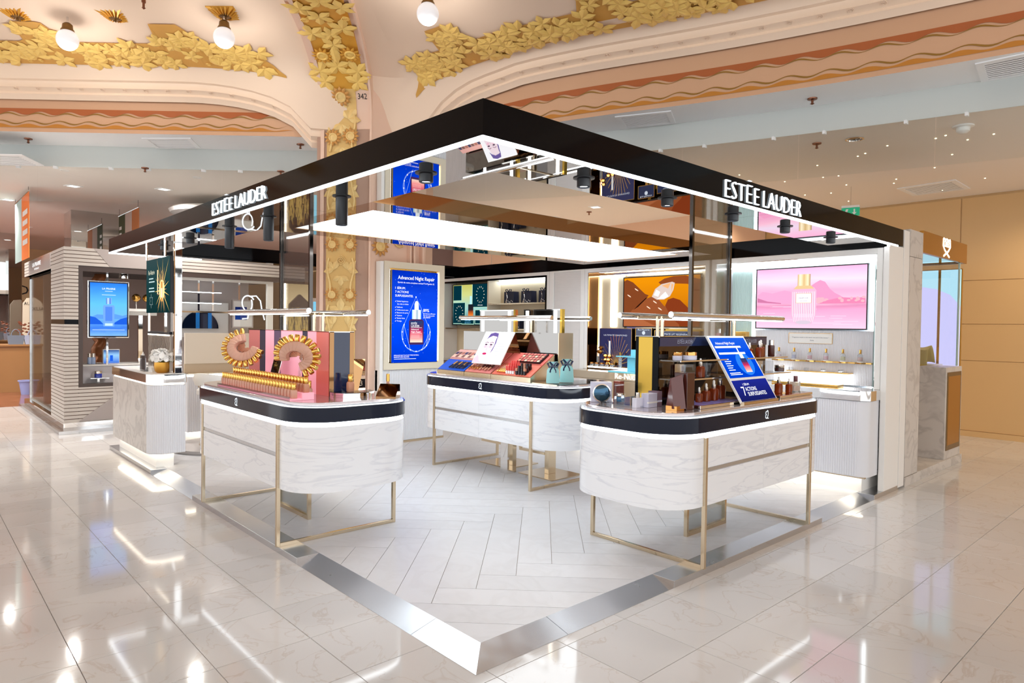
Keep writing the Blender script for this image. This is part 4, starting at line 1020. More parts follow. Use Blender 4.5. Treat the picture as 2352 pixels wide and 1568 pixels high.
# --- pink perfume screen
sky = emit_ramp('pink_dusk_print', [(0, srgb(252, 196, 220)), (.30, srgb(244, 160, 198)), (.36, srgb(216, 140, 178)), (.45, srgb(246, 190, 214)), (.62, srgb(240, 170, 204)), (.70, srgb(248, 190, 214)), (.8, srgb(236, 214, 236)), (1, srgb(250, 176, 214))], 1.0, 'Z', .12, 5)
t, S, W_, H_ = tv('wide pink screen showing a perfume bottle before a mountain', 5.355, .262, 1.476, 1.618, 2.300, sky)
mt = [(.30, .30)]
for i in range(15):
    a = i / 14; mt.append((.42 + .72 * a, .33 + .20 * math.exp(-((a - .42) / .20) ** 2) + .01 * math.sin(i * 2.1)))
mt += [(1.19, .30)]
S.poly('print_mountain', mt, emit_ramp('mountain_print', [(0, srgb(236, 150, 190)), (1, srgb(236, 150, 190))], 1), t, .003)
S.poly('print_hills', [(.02, .38), (.08, .42), (.2, .40), (.34, .43), (.46, .40), (.46, .28), (.02, .28)], col('pink_hill', 240, 160, 198), t, .0032)
S.poly('print_shore', [(.02, .30), (.02, .35), (.14, .31), (.30, .29), (.30, .28)], col('shore_pink', 196, 116, 156), t, .0034); S.poly('print_shore', [(.70, .275), (.80, .31), (.95, .34), (1.10, .33), (1.19, .34), (1.19, .275)], col('shore_pink2', 224, 130, 170), t, .0034)
rp = random.Random(5)
for i in range(26): S.ell('print_blossom', rp.choice([rp.uniform(.68, .80), rp.uniform(.92, 1.18)]), rp.uniform(.29, .34), rp.uniform(.012, .026), rp.uniform(.010, .018), col('blossom%d' % (i % 2), 250 - 6 * (i % 2), 172, 186), t, .0036, 8)
for i in range(22):
    b = rp.uniform(.03, .25); a = rp.uniform(.03, .9); S.line('print_ripple', [(a, b), (a + rp.uniform(.1, .3), b)], .0035, col('ripple%d' % (i % 2), 255, 216 - 40 * (i % 2), 232 - 24 * (i % 2)), t, .0036)
ca = .555
S.poly('print_bottle', [(ca - .085, .06), (ca + .085, .06), (ca + .13, .12), (ca + .137, .20), (ca + .137, .42), (ca + .11, .455), (ca - .11, .455), (ca - .137, .42), (ca - .137, .20), (ca - .13, .12)], col('glass_pink', 236, 176, 204), t, .005)
S.poly('print_bottle_inner', [(ca - .10, .13), (ca + .10, .13), (ca + .122, .2), (ca + .122, .41), (ca - .122, .41), (ca - .122, .2)], col('glass_pink2', 242, 190, 214), t, .0056)
S.line('print_fluting', [[(ca - .12 + .02 * i, .41), (ca - .12 + .02 * i, .16), (ca - .10 + .0167 * i, .08)] for i in range(13)], .005, col('flute_light', 255, 232, 242), t, .006)
S.line('print_fluting', [[(ca - .112 + .02 * i, .41), (ca - .112 + .02 * i, .17)] for i in range(12)], .003, col('flute_dark', 190, 130, 160), t, .006)
S.ell('print_base', ca, .075, .085, .022, col('base_grey', 206, 190, 206), t, .0062)
S.rect('print_cap', ca - .070, ca + .070, .475, .60, emit_ramp('gold_print', [(0, srgb(200, 160, 110)), (.2, srgb(255, 240, 205)), (.5, srgb(214, 180, 124)), (.8, srgb(250, 230, 190)), (1, srgb(170, 130, 80))], 1, 'X'), t, .006)
S.poly('print_collar', [(ca - .112, .44), (ca + .112, .44), (ca + .078, .475), (ca - .078, .475)], col('gold_flat', 222, 190, 140), t, .0062)
S.rect('print_label', ca - .085, ca + .085, .285, .392, col('label_gold', 220, 184, 130), t, .0066); S.rect('print_label', ca - .081, ca + .081, .289, .388, col('label_white', 246, 240, 248), t, .007)
S.text('print_text', 'DREAM DUSK', ca, .335, .012, col('ink', 60, 50, 70), t, d=.0076, align='CENTER'); S.text('print_text', 'EST\u0112E LAUDER', ca, .305, .008, col('ink', 60, 50, 70), t, d=.0076, align='CENTER')
# quote plaque
t = thing('quote_plaque', 'small white quote plaque with gold rim below the pink screen', 'plaque', (5.38, .85, 1.46))
S = Surf((5.376, 1.09, 1.462), (0, -1, 0), (0, 0, 1)); S.slab('plate', 0, .475, 0, .115, .01, M_white, t); S.frame('rim', 0, .475, 0, .115, .004, .006, M_goldmetal, t, d=.003)
INK = mat('ink_grey', srgb(90, 90, 110), .6)
S.text('quote', '"Fragrance exists in the mind, not just in the senses."', .2375, .062, .012, INK, t, d=.002, width=.40, align='CENTER'); S.text('signature', 'Est\u00e9e', .26, .03, .014, INK, t, d=.002, align='CENTER')
# --- screen with fingers holding a clear stone
bg = emit_ramp('amber_print', [(0, srgb(120, 60, 8)), (.5, srgb(206, 122, 10)), (1, srgb(226, 140, 8))], .95, 'Z', .3, 2)
t, S, W_, H_ = tv('wide amber screen showing fingers holding a clear cut stone', 5.355, 2.19, 3.394, 1.62, 2.292, bg)
def blob(nm, cx, cy, ra, rb, rot, m, d): S.ell(nm, cx, cy, ra, rb, m, t, d, 28, R(rot))
def inside(nm, pts, m, d): S.poly(nm, [(min(max(a, .013), W_ - .013), min(max(b, .013), H_ - .013)) for a, b in pts], m, t, d)
sk = emit_ramp('skin_print', [(0, srgb(96, 42, 14)), (.6, srgb(150, 78, 40)), (1, srgb(190, 116, 74))], .9)
inside('print_lips', [(.0, .0), (.0, .62), (.06, .64), (.16, .60), (.26, .52), (.36, .44), (.42, .42), (.36, .37), (.26, .30), (.16, .22)], col('skin1', 128, 66, 34, .9), .003)
inside('print_lips', [(.0, .02), (.14, .22), (.26, .30), (.36, .37), (.46, .40), (.58, .36), (.66, .28), (.76, .24), (.86, .14), (.90, .0), (.0, .0)], col('skin2', 150, 80, 44, .9), .0034)
inside('print_lip_line', [(.17, .23), (.27, .31), (.37, .385), (.41, .40), (.36, .36), (.25, .27)], col('skin_dark', 40, 16, 8, .9), .0038)
inside('print_chin', [(.0, .16), (.12, .15), (.3, .11), (.5, .03), (.56, .0), (.0, .0)], col('skin3', 172, 100, 62, .9), .0039)
inside('print_finger', [(1.19, .60), (.98, .655), (.80, .655), (.66, .63), (.57, .585), (.60, .56), (.70, .555), (.84, .56), (1.0, .55), (1.19, .5)], col('skin4', 140, 70, 32, .9), .0036)
inside('print_finger', [(1.06, .55), (1.19, .56), (1.19, .22), (1.12, .20), (1.08, .30), (1.05, .42)], col('skin5', 116, 46, 16, .9), .0040)
inside('print_thumb', [(.68, .28), (.72, .36), (.80, .38), (.90, .35), (1.02, .25), (1.19, .20), (1.19, .02), (.92, .02), (.78, .12)], col('skin6', 132, 56, 26, .9), .0042)
gem = [(.47, .40), (.52, .50), (.62, .56), (.78, .585), (.82, .57), (.80, .48), (.75, .40), (.66, .36), (.55, .36)]
inside('print_stone', gem, col('gem_base', 206, 188, 180, 1.0), .0046)
for i, pl in enumerate(([(.50, .42), (.54, .49), (.60, .46), (.57, .40)], [(.62, .54), (.76, .575), (.72, .50)], [(.60, .40), (.68, .46), (.73, .40), (.66, .37)], [(.77, .56), (.80, .55), (.77, .45)], [(.55, .37), (.62, .40), (.66, .37)])):
    inside('print_facet', pl, col('facet%d' % (i % 2), 250 if i % 2 == 0 else 214, 240 if i % 2 == 0 else 160, 232 if i % 2 == 0 else 110, 1.1), .005)
for (a, b) in ((.22, .50), (.10, .42), (.52, .33), (.60, .24), (.42, .26)): blob('print_gloss', a, b, .035, .007, -30, col('gloss', 250, 214, 190, 1), .0048)
# --- teal screen in the bag cabinet
bg = emit_ramp('teal_print', [(0, srgb(10, 50, 70)), (.4, srgb(150, 200, 196)), (.75, srgb(200, 206, 130)), (1, srgb(190, 186, 96))], .9, 'Z', .1)
t, S, W_, H_ = tv('screen of dark teal boxes and an amber serum bottle in the bag cabinet', 5.30, 6.07, 7.14, 1.618, 2.328, bg, name='cabinet_screen')
bx('stem', 5.31, 5.44, 6.5, 6.6, 1.8, 1.9, M_mblack, t)
TE = col('teal_box', 4, 46, 58, .9); TR2 = col('teal_rim', 170, 214, 190, .9)
for (a0, a1, b0, b1) in ((.02, .26, .42, .69), (.02, .36, .02, .40), (.54, .98, .30, .70), (.62, 1.05, .02, .27), (.98, 1.05, .30, .60), (.26, .60, .013, .11)):
    S.rect('print_box', a0, a1, b0, b1, TR2, t, .003); S.rect('print_box', a0 + (.0 if a0 < .03 else .012), a1 - .012, b0 + .012, b1 - (.012 if b1 < .68 else 0), TE, t, .0034)
rp = random.Random(2)
for (ca, cb) in ((.19, .20), (.76, .52)):
    for i in range(14):
        a = i / 14 * 6.28; S.ell('print_jewel', ca + .10 * math.cos(a), cb + .13 * math.sin(a), .016, .007, col('jewel', 210, 210, 190, .9), t, .004, 6, a)
S.rect('print_bottle', .44, .58, .12, .36, emit_ramp('amber_bottle', [(0, srgb(240, 150, 60)), (.35, srgb(190, 90, 30)), (.6, srgb(40, 30, 34)), (1, srgb(20, 30, 40))], 1), t, .005)
S.rect('print_dropper', .485, .535, .36, .50, col('dropper_teal', 170, 220, 226), t, .005)
S.text('print_text', 'EST\u0112E LAUDER', .76, .335, .014, WHT, t, d=.0045, align='CENTER'); S.text('print_text', 'C\u2019EST LE SOIR', .43, .07, .018, col('cyan_text', 110, 200, 250), t, d=.0045, align='CENTER'); S.text('print_text', 'QUE TOUT VA', .43, .035, .018, col('cyan_text', 110, 200, 250), t, d=.0045, align='CENTER')

# ------------------------------------------------------------------ cashier corner, front left
c = thing('cashier_counter', 'grey stone cashier counter with chrome band and fluted rounded corner', 'counter', (.3, 6.2, ZF))
bx('plinth', .085, .26, 5.50, 7.12, ZF, .20, M_white, c); bx('kick_light', .045, .08, 5.46, 7.0, .188, .199, M_ledw, c); bx('kick_light', .08, .27, 5.455, 5.49, .188, .199, M_ledw, c)
pl = rrect(-.01, .34, 5.36, 7.02, .02, 8, (.02, .02, .02, .16))
MB().prism(pl, .20, .935).build('body', M_stonegrey, c, True)
mb = MB(); n = 30                                             # reeding on the rounded corner and the short side
def arc_pt(s):
    L = .16 * math.pi / 2
    if s < L: a = math.pi + s / .16; return (-.01 + .16 + .16 * math.cos(a), 5.36 + .16 + .16 * math.sin(a)), (math.cos(a), math.sin(a))
    return (-.01 + .16 + (s - L), 5.36), (0, -1)
s = .02
while s < .42:
    q = []
    for k in range(5):
        (p, nn) = arc_pt(s + .022 * k / 4); dd = .006 * math.sin(math.pi * k / 4); q.append((p[0] + nn[0] * dd, p[1] + nn[1] * dd))
    mb.prism(q, .205, .93, cap=False); s += .022
mb.build('reeding', M_flute, c, True)
MB().prism(rrect(.0, .33, 5.37, 7.01, .02, 8, (.02, .02, .02, .15)), .935, .955).build('led_strip', M_ledw, c, True)
MB().prism(rrect(-.02, .35, 5.35, 7.03, .02, 8, (.02, .02, .02, .165)), .955, 1.045).build('chrome_band', M_chrome, c, True)
MB().prism(rrect(-.005, .335, 5.365, 7.015, .02, 8, (.02, .02, .02, .15)), 1.0455, 1.05).build('top', M_white, c, True)
# chrome post from the counter to the canopy
t = thing('chrome_post', 'tall square chrome post on the cashier counter corner up to the canopy', 'post', (.27, 5.43, 1.05))
bx('shaft', .24, .31, 5.40, 5.47, 1.05, ZB, M_chrome, t, bevel=.002); bx('inlay', .235, .24, 5.415, 5.455, 1.06, ZB - .01, M_bronze, t)
# hanging banner with the golden ampoule
t = thing('hanging_banner', 'dark green banner with a glowing golden ampoule above the cashier counter', 'banner', (.12, 5.6, 1.70))
S = Surf((.12, 6.03, 1.70), (0, -1, 0), (0, 0, 1)); W_, H_ = .89, .585
S.slab('panel', 0, W_, 0, H_, .03, M_mblack, t)
S.rect('print_background', 0, W_, 0, H_, emit_ramp('green_print', [(0, srgb(20, 52, 54)), (.5, srgb(30, 70, 72)), (1, srgb(58, 82, 84))], .7), t, .002)
for i in range(22):
    a = i / 22 * 6.283 + .05; L = (.34 if i % 2 else .22) * (1.2 if abs(math.sin(a)) > .7 else .8); ca, cb = .60, .24
    p = (ca + L * math.cos(a), cb + L * math.sin(a)); w2 = .012
    q = [(ca + w2 * math.sin(a), cb - w2 * math.cos(a)), p, (ca - w2 * math.sin(a), cb + w2 * math.cos(a))]
    S.poly('print_ray', [(min(max(x, .005), W_ - .005), min(max(y, .005), H_ - .005)) for x, y in q], col('ray%d' % (i % 2), 236, 168 + 30 * (i % 2), 110, .9), t, .003)
S.ell('print_glow', .60, .24, .10, .11, col('glow_core', 255, 214, 150, 1.2), t, .0034)
S.rect('print_ampoule', .565, .635, .12, .33, col('ampoule', 206, 150, 80, 1), t, .004); S.rect('print_ampoule', .58, .62, .16, .26, col('ampoule2', 255, 236, 200, 1.2), t, .0044); S.rect('print_pipette', .43, .465, .20, .46, col('pipette', 240, 206, 160, 1.1), t, .004)
S.line('print_jewel', [(.60, .33), (.66, .40), (.62, .45), (.55, .40), (.60, .33)], .005, col('jewel_line', 240, 190, 130, 1), t, .004)
S.text('print_text', 'Re-Nutriv', .09, .42, .05, col('pale_text', 226, 226, 200), t, d=.004, width=.24); 
for i, (w2) in enumerate((.17, .22, 0, .20, .22)): 
    if w2: S.line('print_text_line', [(.11, .375 - i * .035), (.11 + w2, .375 - i * .035)], .012, col('text_cyan', 190, 214, 214), t, .004)
S.line('print_star_mark', [[(.20 + .07 * math.cos(a) * (1 if k % 2 else .5), .13 + .08 * math.sin(a) * (1 if k % 2 else .5)) for k, a in enumerate([R(x) for x in range(0, 361, 30)])]], .004, col('text_cyan', 190, 214, 214), t, .004)
for y in (5.25, 5.95):
    MB().tube([(.10, y, 2.285), (.10, y, ZB)], .012, 8).build('hanger', M_chrome, t, True)
# chrome frame and quilted glowing panel under the banner
t = thing('quilted_panel', 'quilted silver glass panel with a dark top rail on the cashier counter', 'panel', (.20, 5.8, 1.05))
S = Surf((.22, 6.36, 1.055), (0, -1, 0), (0, 0, 1))
S.slab('plate', 0, .84, 0, .41, .02, mat('quilt_glass', srgb(214, 208, 200), .15, .6), t); S.slab('top_rail', -.01, .85, .41, .44, .03, M_mblack, t, d=.005)
ql = []
for i in range(15): ql.append([(.06 * i, 0), (min(.84, .06 * i + .41 * .55), min(.41, (.84 - .06 * i) / .55 if .06 * i + .41 * .55 > .84 else .41))])
for i in range(15): ql.append([(.84 - .06 * i, 0), (max(0, .84 - .06 * i - .41 * .55), min(.41, (.84 - .06 * i) / .55 if .84 - .06 * i < .41 * .55 else .41))])
S.line('quilting', ql, .006, mat('quilt_line', srgb(90, 80, 74), .2, .8), t, .003)
S.slab('led_strip', 0, .84, .395, .408, .004, M_ledw, t, d=.006)
t = thing('chrome_stand', 'slim chrome frame holding the green banner over the quilted panel', 'stand', (.12, 5.6, 1.5))
for y in (5.28, 5.9): bx('upright', .10, .125, y - .012, y + .012, 1.495, 1.70, M_chrome, t)
# rear left wall of the kiosk: fluted desk with beige screen
t = thing('reception_desk', 'white fluted desk with glowing edge behind the foundation counter', 'counter', (1.6, 7.1, ZF))
bx('plinth', .85, 2.6, 7.10, 7.2, ZF, .15, M_white, t); bx('kick_light', .85, 2.6, 7.06, 7.095, .14, .15, M_ledw, t)
mb = MB().box(.85, 2.6, 7.02, 7.24, .15, .885); flutes(mb, 'x', .85, 2.6, 7.02, .15, .885, .024, .007); mb.build('body', M_flute, t, True)
bx('led_strip', .85, 2.6, 7.015, 7.2, .888, .915, M_ledw, t); bx('top', .85, 2.6, 7.0, 7.24, .915, .93, M_champ, t)
bx('beige_screen', .85, 2.2, 7.12, 7.16, 1.05, 1.46, mat('beige_panel', srgb(232, 220, 200), .4), t); bx('beige_upstand', .85, 2.2, 7.14, 7.18, .93, 1.05, mat('tan_panel', srgb(206, 186, 156), .4), t)
# white armchair shell and round grey rug beside the desk
SX, SY = .98, 6.30
t = thing('swivel_stool', 'white swivel stool with curved back behind the left counter', 'stool', (SX, SY, ZF + .047))
mb = MB(); n = 14
for k in range(n + 1):
    a = R(150 + 150 * k / n); 
prof = []
vs, fs = [], []
for k in range(n + 1):
    a = R(120 + 170 * k / n)
    for (r_, z_) in ((.23, .84), (.25, .83), (.27, .90), (.26, .98), (.235, .985), (.225, .92)):
        f = .6 + .4 * math.sin(math.pi * k / n); vs.append((SX + r_ * math.cos(a), SY + r_ * math.sin(a), .84 + (z_ - .84) * f))
for k in range(n):
    for q in range(6): fs.append((6 * k + q, 6 * k + (q + 1) % 6, 6 * k + 6 + (q + 1) % 6, 6 * k + 6 + q))
fs += [(5, 4, 3, 2, 1, 0), tuple(6 * n + q for q in range(6))]
MB().add(vs, fs).build('backrest', M_white, t, True)
MB().lathe([(.20, .70), (.23, .72), (.23, .77), (.19, .80), (.001, .805)], (SX, SY, 0), 24).build('seat', M_white, t, True)
MB().lathe([(.03, .10), (.03, .70)], (SX, SY, 0), 14).build('post', M_champ, t, True); MB().lathe([(.2, ZF + .047), (.2, ZF + .06), (.03, ZF + .07)], (SX, SY, 0), 24).build('foot_plate', M_champ, t, True)
for k in range(3):
    a = R(140 + 65 * k); MB().tube([(SX + .22 * math.cos(a), SY + .22 * math.sin(a), .79), (SX + .245 * math.cos(a), SY + .245 * math.sin(a), .88)], .008, 6).build('back_spindle', M_champ, t)
t = thing('round_plinth', 'flat round grey stone disc on the floor by the cashier counter', 'plinth', (1.05, 6.30, ZF))
o = MB().lathe([(.58, .0), (.59, .02), (.58, .045), (.001, .046)], seg=48).build('disc', mat('grey_stone_disc', srgb(176, 170, 168), .5, noise=(4, .12)), None, True); o.parent = t
# ------------------------------------------------------------------ goods on the counters
ZTOP = 1.0665
M_frost = mat('frosted_blush_glass', srgb(222, 172, 148), .35, trans=.15, noise=(2, .05)); M_frost2 = mat('frosted_tan_glass', srgb(206, 146, 116), .35, trans=.1)
M_amber = mat('amber_glass', srgb(150, 58, 20), .05, trans=.5, ior=1.3, coat=.3); M_brown = mat('brown_gloss', srgb(74, 34, 28), .12, coat=.3)
M_pinkac = mat('pink_acrylic', srgb(240, 170, 184), .08, emis=srgb(240, 160, 180), es=.25); M_coral = mat('coral_acrylic', srgb(214, 110, 100), .1, emis=srgb(214, 100, 96), es=.12); M_rose = mat('rose_panel', srgb(206, 120, 116), .12)
M_navyp = mat('navy_panel', srgb(26, 38, 74), .06, coat=.5); M_lilac = mat('lilac_box', srgb(206, 206, 226), .25); M_silver = mat('silver_cap', srgb(214, 206, 196), .12, 1.0)
M_clearg = mat('clear_bottle_glass', srgb(236, 240, 244), .03, trans=.75, ior=1.25); M_lid = mat('gold_lid', srgb(214, 158, 92), .12, 1.0)
def part(t, nm, b, m, smooth=True, bevel=0):
    o = b.build(nm, m, None, smooth, bevel); o.parent = t; return o
# foundation bottle: square shouldered bottle with gold cap
def foundation(label, group, bodym=M_frost):
    t = thing('foundation_bottle', label, 'bottle', (0, 0, 0), 0, group)
    b = MB(); ring = []
    for (w_, z) in ((.018, 0), (.021, .004), (.021, .052), (.017, .060), (.012, .063)): ring.append((rrect(-w_, w_, -w_ * .8, w_ * .8, w_ * .35, 2), z))
    n = len(ring[0][0]); vs = [(p[0], p[1], z) for pl, z in ring for p in pl]
    fs = [(k * n + i, k * n + (i + 1) % n, (k + 1) * n + (i + 1) % n, (k + 1) * n + i) for k in range(len(ring) - 1) for i in range(n)] + [tuple(range(n - 1, -1, -1)), tuple((len(ring) - 1) * n + i for i in range(n))]
    b.add(vs, fs); part(t, 'glass', b, bodym)
    part(t, 'cap', MB().lathe([(.0155, .062), (.0165, .064), (.0165, .105), (.015, .107), (.001, .1075)], seg=12), M_goldmetal)
    return t
# tiered tray with two rows
tray = thing('tester_tray', 'two-tier pink acrylic tray holding the rows of foundation bottles', 'tray', (.17, 2.85, ZTOP))
bx('lower_tier', .045, .135, 2.10, 3.52, ZTOP, ZTOP + .012, M_pinkac, tray, .002); bx('upper_tier', .135, .225, 2.10, 3.52, ZTOP, ZTOP + .05, M_pinkac, tray, .002); bx('front_lip', .040, .045, 2.10, 3.52, ZTOP, ZTOP + .028, M_acryl, tray)
f0 = foundation('gold capped blush foundation bottle in the front row on the pink tray', 'front row of foundation bottles')
N_ = 27
for i in range(N_):
    y = 2.135 + i * (1.36 / (N_ - 1))
    if i == 0: o = f0; o.location = (.09, y, ZTOP + .012)
    else: o = dup(f0, (.09, y, ZTOP + .012))
f1 = foundation('gold capped tan foundation bottle in the raised back row on the pink tray', 'back row of foundation bottles', M_frost2)
for i in range(N_):
    y = 2.135 + i * (1.36 / (N_ - 1))
    if i == 0: f1.location = (.18, y, ZTOP + .05)
    else: dup(f1, (.18, y, ZTOP + .05))
# two fans of bottles on clear stands
def fan(proto, label, group, C0, a0, a1, n, r0, ex, tilt, standlabel):
    st = thing('fan_stand', standlabel, 'stand', (C0[0] + .03, C0[1] + .03, ZTOP))
    c0 = Vector(C0)
    back = Vector((.03, .033, 0))
    pts = []
    for i in range(n):
        a = R(a0 + (a1 - a0) * i / (n - 1)); r = r0
        dirv = (ER * math.cos(a) + Vector((0, 0, 1)) * math.sin(a)) + EF * tilt * (i / (n - 1) - .5)
        dirv.normalize()
        p = c0 + ER * (r * ex * math.cos(a)) + Vector((0, 0, r * math.sin(a))) - EF * (.05 * math.sin(i / (n - 1) * math.pi))
        side = dirv.cross(EF).normalized(); f_ = side.cross(dirv).normalized()
        Mx = Matrix((side, f_, dirv)).transposed()
        o = dup(proto, tuple(p), label=label, group=group); o.rotation_euler = Mx.to_euler(); o.scale = (1.12,) * 3
        pts.append(tuple(p + back * .6))
    MB().tube(pts, .007, 6).build('rail', M_acryl, st, True)
    k = n // 2
    MB().tube([pts[k], tuple(Vector((c0.x + .03, c0.y + .03, c0.z - .12))), (c0.x + .03, c0.y + .03, ZTOP + .008)], .009, 8).build('stem', M_acryl, st, True)
    MB().lathe([(.05, 0), (.05, .008), (.001, .009)], (c0.x + .03, c0.y + .03, ZTOP), 20).build('foot', M_acryl, st, True)
    # pleated blush shell behind the bottles
    vs, fs = [], []
    m_ = 2 * (n - 1)
    for i in range(m_ + 1):
        a = R(a0 + (a1 - a0) * i / m_); dd = (.012 if i % 2 else -.004)
        inn = c0 + ER * (r0 * .15 * ex * math.cos(a)) + Vector((0, 0, r0 * .15 * math.sin(a))) + EF * .02
        out = c0 + ER * ((r0 + .035) * (ex * .6 + .4) * math.cos(a)) + Vector((0, 0, (r0 + .035) * math.sin(a))) + EF * (.03 + dd)
        vs += [tuple(inn), tuple(out)]
    for i in range(m_): fs.append((2 * i, 2 * i + 2, 2 * i + 3, 2 * i + 1))
    MB().add(vs, fs).build('pleated_shell', mat('blush_pleat', srgb(228, 170, 140), .4), st)
fan(f0, 'gold capped foundation bottle in the right-hand fan display', 'right fan of foundation bottles', (.19, 2.30, 1.36), 185, -62, 16, .045, 1.5, .9, 'clear stand with pleated shell carrying the right-hand fan of bottles')
fan(f0, 'gold capped foundation bottle in the left-hand fan display', 'left fan of foundation bottles', (.19, 3.30, 1.40), 105, 345, 16, .045, 1.4, .9, 'clear stand with pleated shell carrying the left-hand fan of bottles')
# pink and navy display block behind
t = thing('display_block', 'pink and navy panelled display block on the foundation counter', 'display block', (.5, 3.0, ZTOP))
bx('core', .405, .595, 2.226, 3.745, ZTOP, 1.54, M_mirror, t)
for (y0, y1, m) in ((2.222, 2.42, M_coral), (2.42, 2.57, M_pinkac), (2.57, 2.66, M_navyp), (2.66, 3.06, M_pinkac), (3.06, 3.2, mat('plum_gloss', srgb(96, 76, 110), .06, coat=.5)), (3.2, 3.38, M_pinkac), (3.38, 3.50, M_navyp), (3.50, 3.75, M_rose)):
    bx('face_panel', .396, .405, y0 + .002, y1 - .002, ZTOP, 1.546, m, t)
bx('end_panel', .435, .565, 2.215, 2.226, ZTOP, 1.546, M_navyp, t); bx('end_trim', .400, .435, 2.214, 2.226, ZTOP, 1.546, M_bronze, t); bx('end_trim', .565, .60, 2.214, 2.226, ZTOP, 1.546, M_bronze, t)
bx('top_plate', .396, .60, 2.214, 3.75, 1.541, 1.548, M_chrome, t)
t = thing('tablet', 'black glass tablet on a tilted stand between the two bottle fans', 'tablet', (.33, 2.95, ZTOP))
S = Surf((.28, 3.06, ZTOP + .03), (0, -1, 0), (.22, -.10, 1)); S.slab('body', 0, .16, 0, .40, .012, M_chrome, t, bevel=.002); S.rect('glass', .008, .152, .012, .388, M_black, t, .001)
bx('stand', .30, .36, 2.93, 3.03, ZTOP, ZTOP + .03, M_chrome, t)
# loose foundation bottles, podium and gold wedges at the near end
o = dup(f0, (.25, 2.24, ZTOP), label='tall foundation bottle with rose gold cap standing alone by the coral panel', group='single foundation bottles', scale=1.15)
t = thing('podium', 'low mirrored half-round podium at the near end of the foundation counter', 'podium', (.52, 2.12, ZTOP))
MB().prism([(.40, 2.205), (.40, 2.12), (.44, 2.05), (.52, 2.02), (.62, 2.03), (.70, 2.09), (.72, 2.205)], ZTOP, ZTOP + .033).build('block', M_chrome, t, True); MB().prism([(.395, 2.208), (.395, 2.12), (.437, 2.045), (.52, 2.013), (.622, 2.023), (.706, 2.086), (.726, 2.208)], ZTOP + .033, ZTOP + .038).build('top', M_acryl, t)
dup(f1, (.52, 2.12, ZTOP + .0385), label='amber foundation bottle with gold cap on the mirrored podium', group='single foundation bottles', scale=1.2)
t = thing('lip_gloss', 'slim rose lip gloss tube with gold cap standing beside the gold wedges', 'cosmetic tube', (.78, 2.02, ZTOP))
part(t, 'tube', MB().lathe([(.013, 0), (.013, .055), (.012, .06), (.012, .11)], seg=12), M_frost); part(t, 'base', MB().lathe([(.014, 0), (.014, .03), (.013, .031)], seg=12), M_goldmetal); part(t, 'cap', MB().lathe([(.013, .11), (.013, .165), (.011, .167)], seg=12), M_goldmetal)
def wedge(label, x, y, sx, sy, h, rz, m1):
    t = thing('wedge_display', label, 'display', (x, y, ZTOP), rz, 'bronze wedge displays')
    b = MB().add([(-sx, -sy, 0), (sx, -sy, 0), (sx, sy, 0), (-sx, sy, 0), (-sx, sy * .9, h), (sx, sy * .9, h), (-sx, -sy, .015), (sx, -sy, .015)], [(0, 3, 2, 1), (0, 1, 7, 6), (6, 7, 5, 4), (4, 5, 2, 3), (1, 2, 5, 7), (0, 6, 4, 3)])
    part(t, 'body', b, M_bronze, False); 
    b = MB().add([(-sx + .008, -sy + .012, .022), (sx - .008, -sy + .012, .022), (sx - .008, sy * .82, h * .95), (-sx + .008, sy * .82, h * .95)], [(0, 1, 2, 3)]); part(t, 'mirror', b, m1, False)
wedge('tall bronze wedge display with mirrored face behind the near end', .70, 2.40, .07, .08, .26, R(-50), M_chrome)
wedge('small bronze wedge display with gold edge at the near counter end', .70, 2.22 - .33, .075, .055, .10, R(-50), M_black)
t = thing('dropper_bottle', 'small gold topped bottle standing on the tall bronze wedge', 'bottle', (.66, 2.50, ZTOP + .245)); part(t, 'glass', MB().lathe([(.016, 0), (.018, .004), (.018, .035), (.008, .045)], seg=12), M_goldmetal); part(t, 'cap', MB().lathe([(.009, .045), (.012, .05), (.012, .065)], seg=12), M_mblack)

# ---------------------------------------------------- serum counter
t = thing('display_block', 'dark mirrored display block with gold end panel on the serum counter', 'display block', (2.7, .5, ZTOP))
bx('core', 1.956, 3.495, .408, .60, ZTOP, 1.54, mat('smoked_mirror', srgb(96, 84, 72), .05, 1), t)
bx('gold_end', 1.948, 1.956, .455, .575, ZTOP, 1.546, M_darkgold, t); bx('black_end', 1.947, 1.956, .405, .455, ZTOP, 1.546, M_black, t); bx('black_end', 1.947, 1.956, .575, .60, ZTOP, 1.546, M_black, t)
bx('header', 1.956, 3.495, .400, .408, 1.478, 1.546, M_navyp, t); bx('top_plate', 1.948, 3.498, .400, .602, 1.541, 1.548, M_chrome, t)
S = Surf((1.95, .399, 1.49), (1, 0, 0), (0, 0, 1))
for a in (.22, 1.18): logo(S, t, mat('pale_print', srgb(220, 226, 236), .5), a, .006, .03, .19, .001, 0)
for (x0, x1, z) in ((1.96, 2.56, 1.385), (1.96, 2.62, 1.255), (2.86, 3.53, 1.385), (2.90, 3.60, 1.255)):
    bx('glass_shelf', x0, x1, .235, .405, z - .008, z, M_acryl, t); bx('shelf_edge', x0, x1, .230, .235, z - .009, z + .001, M_chrome, t)
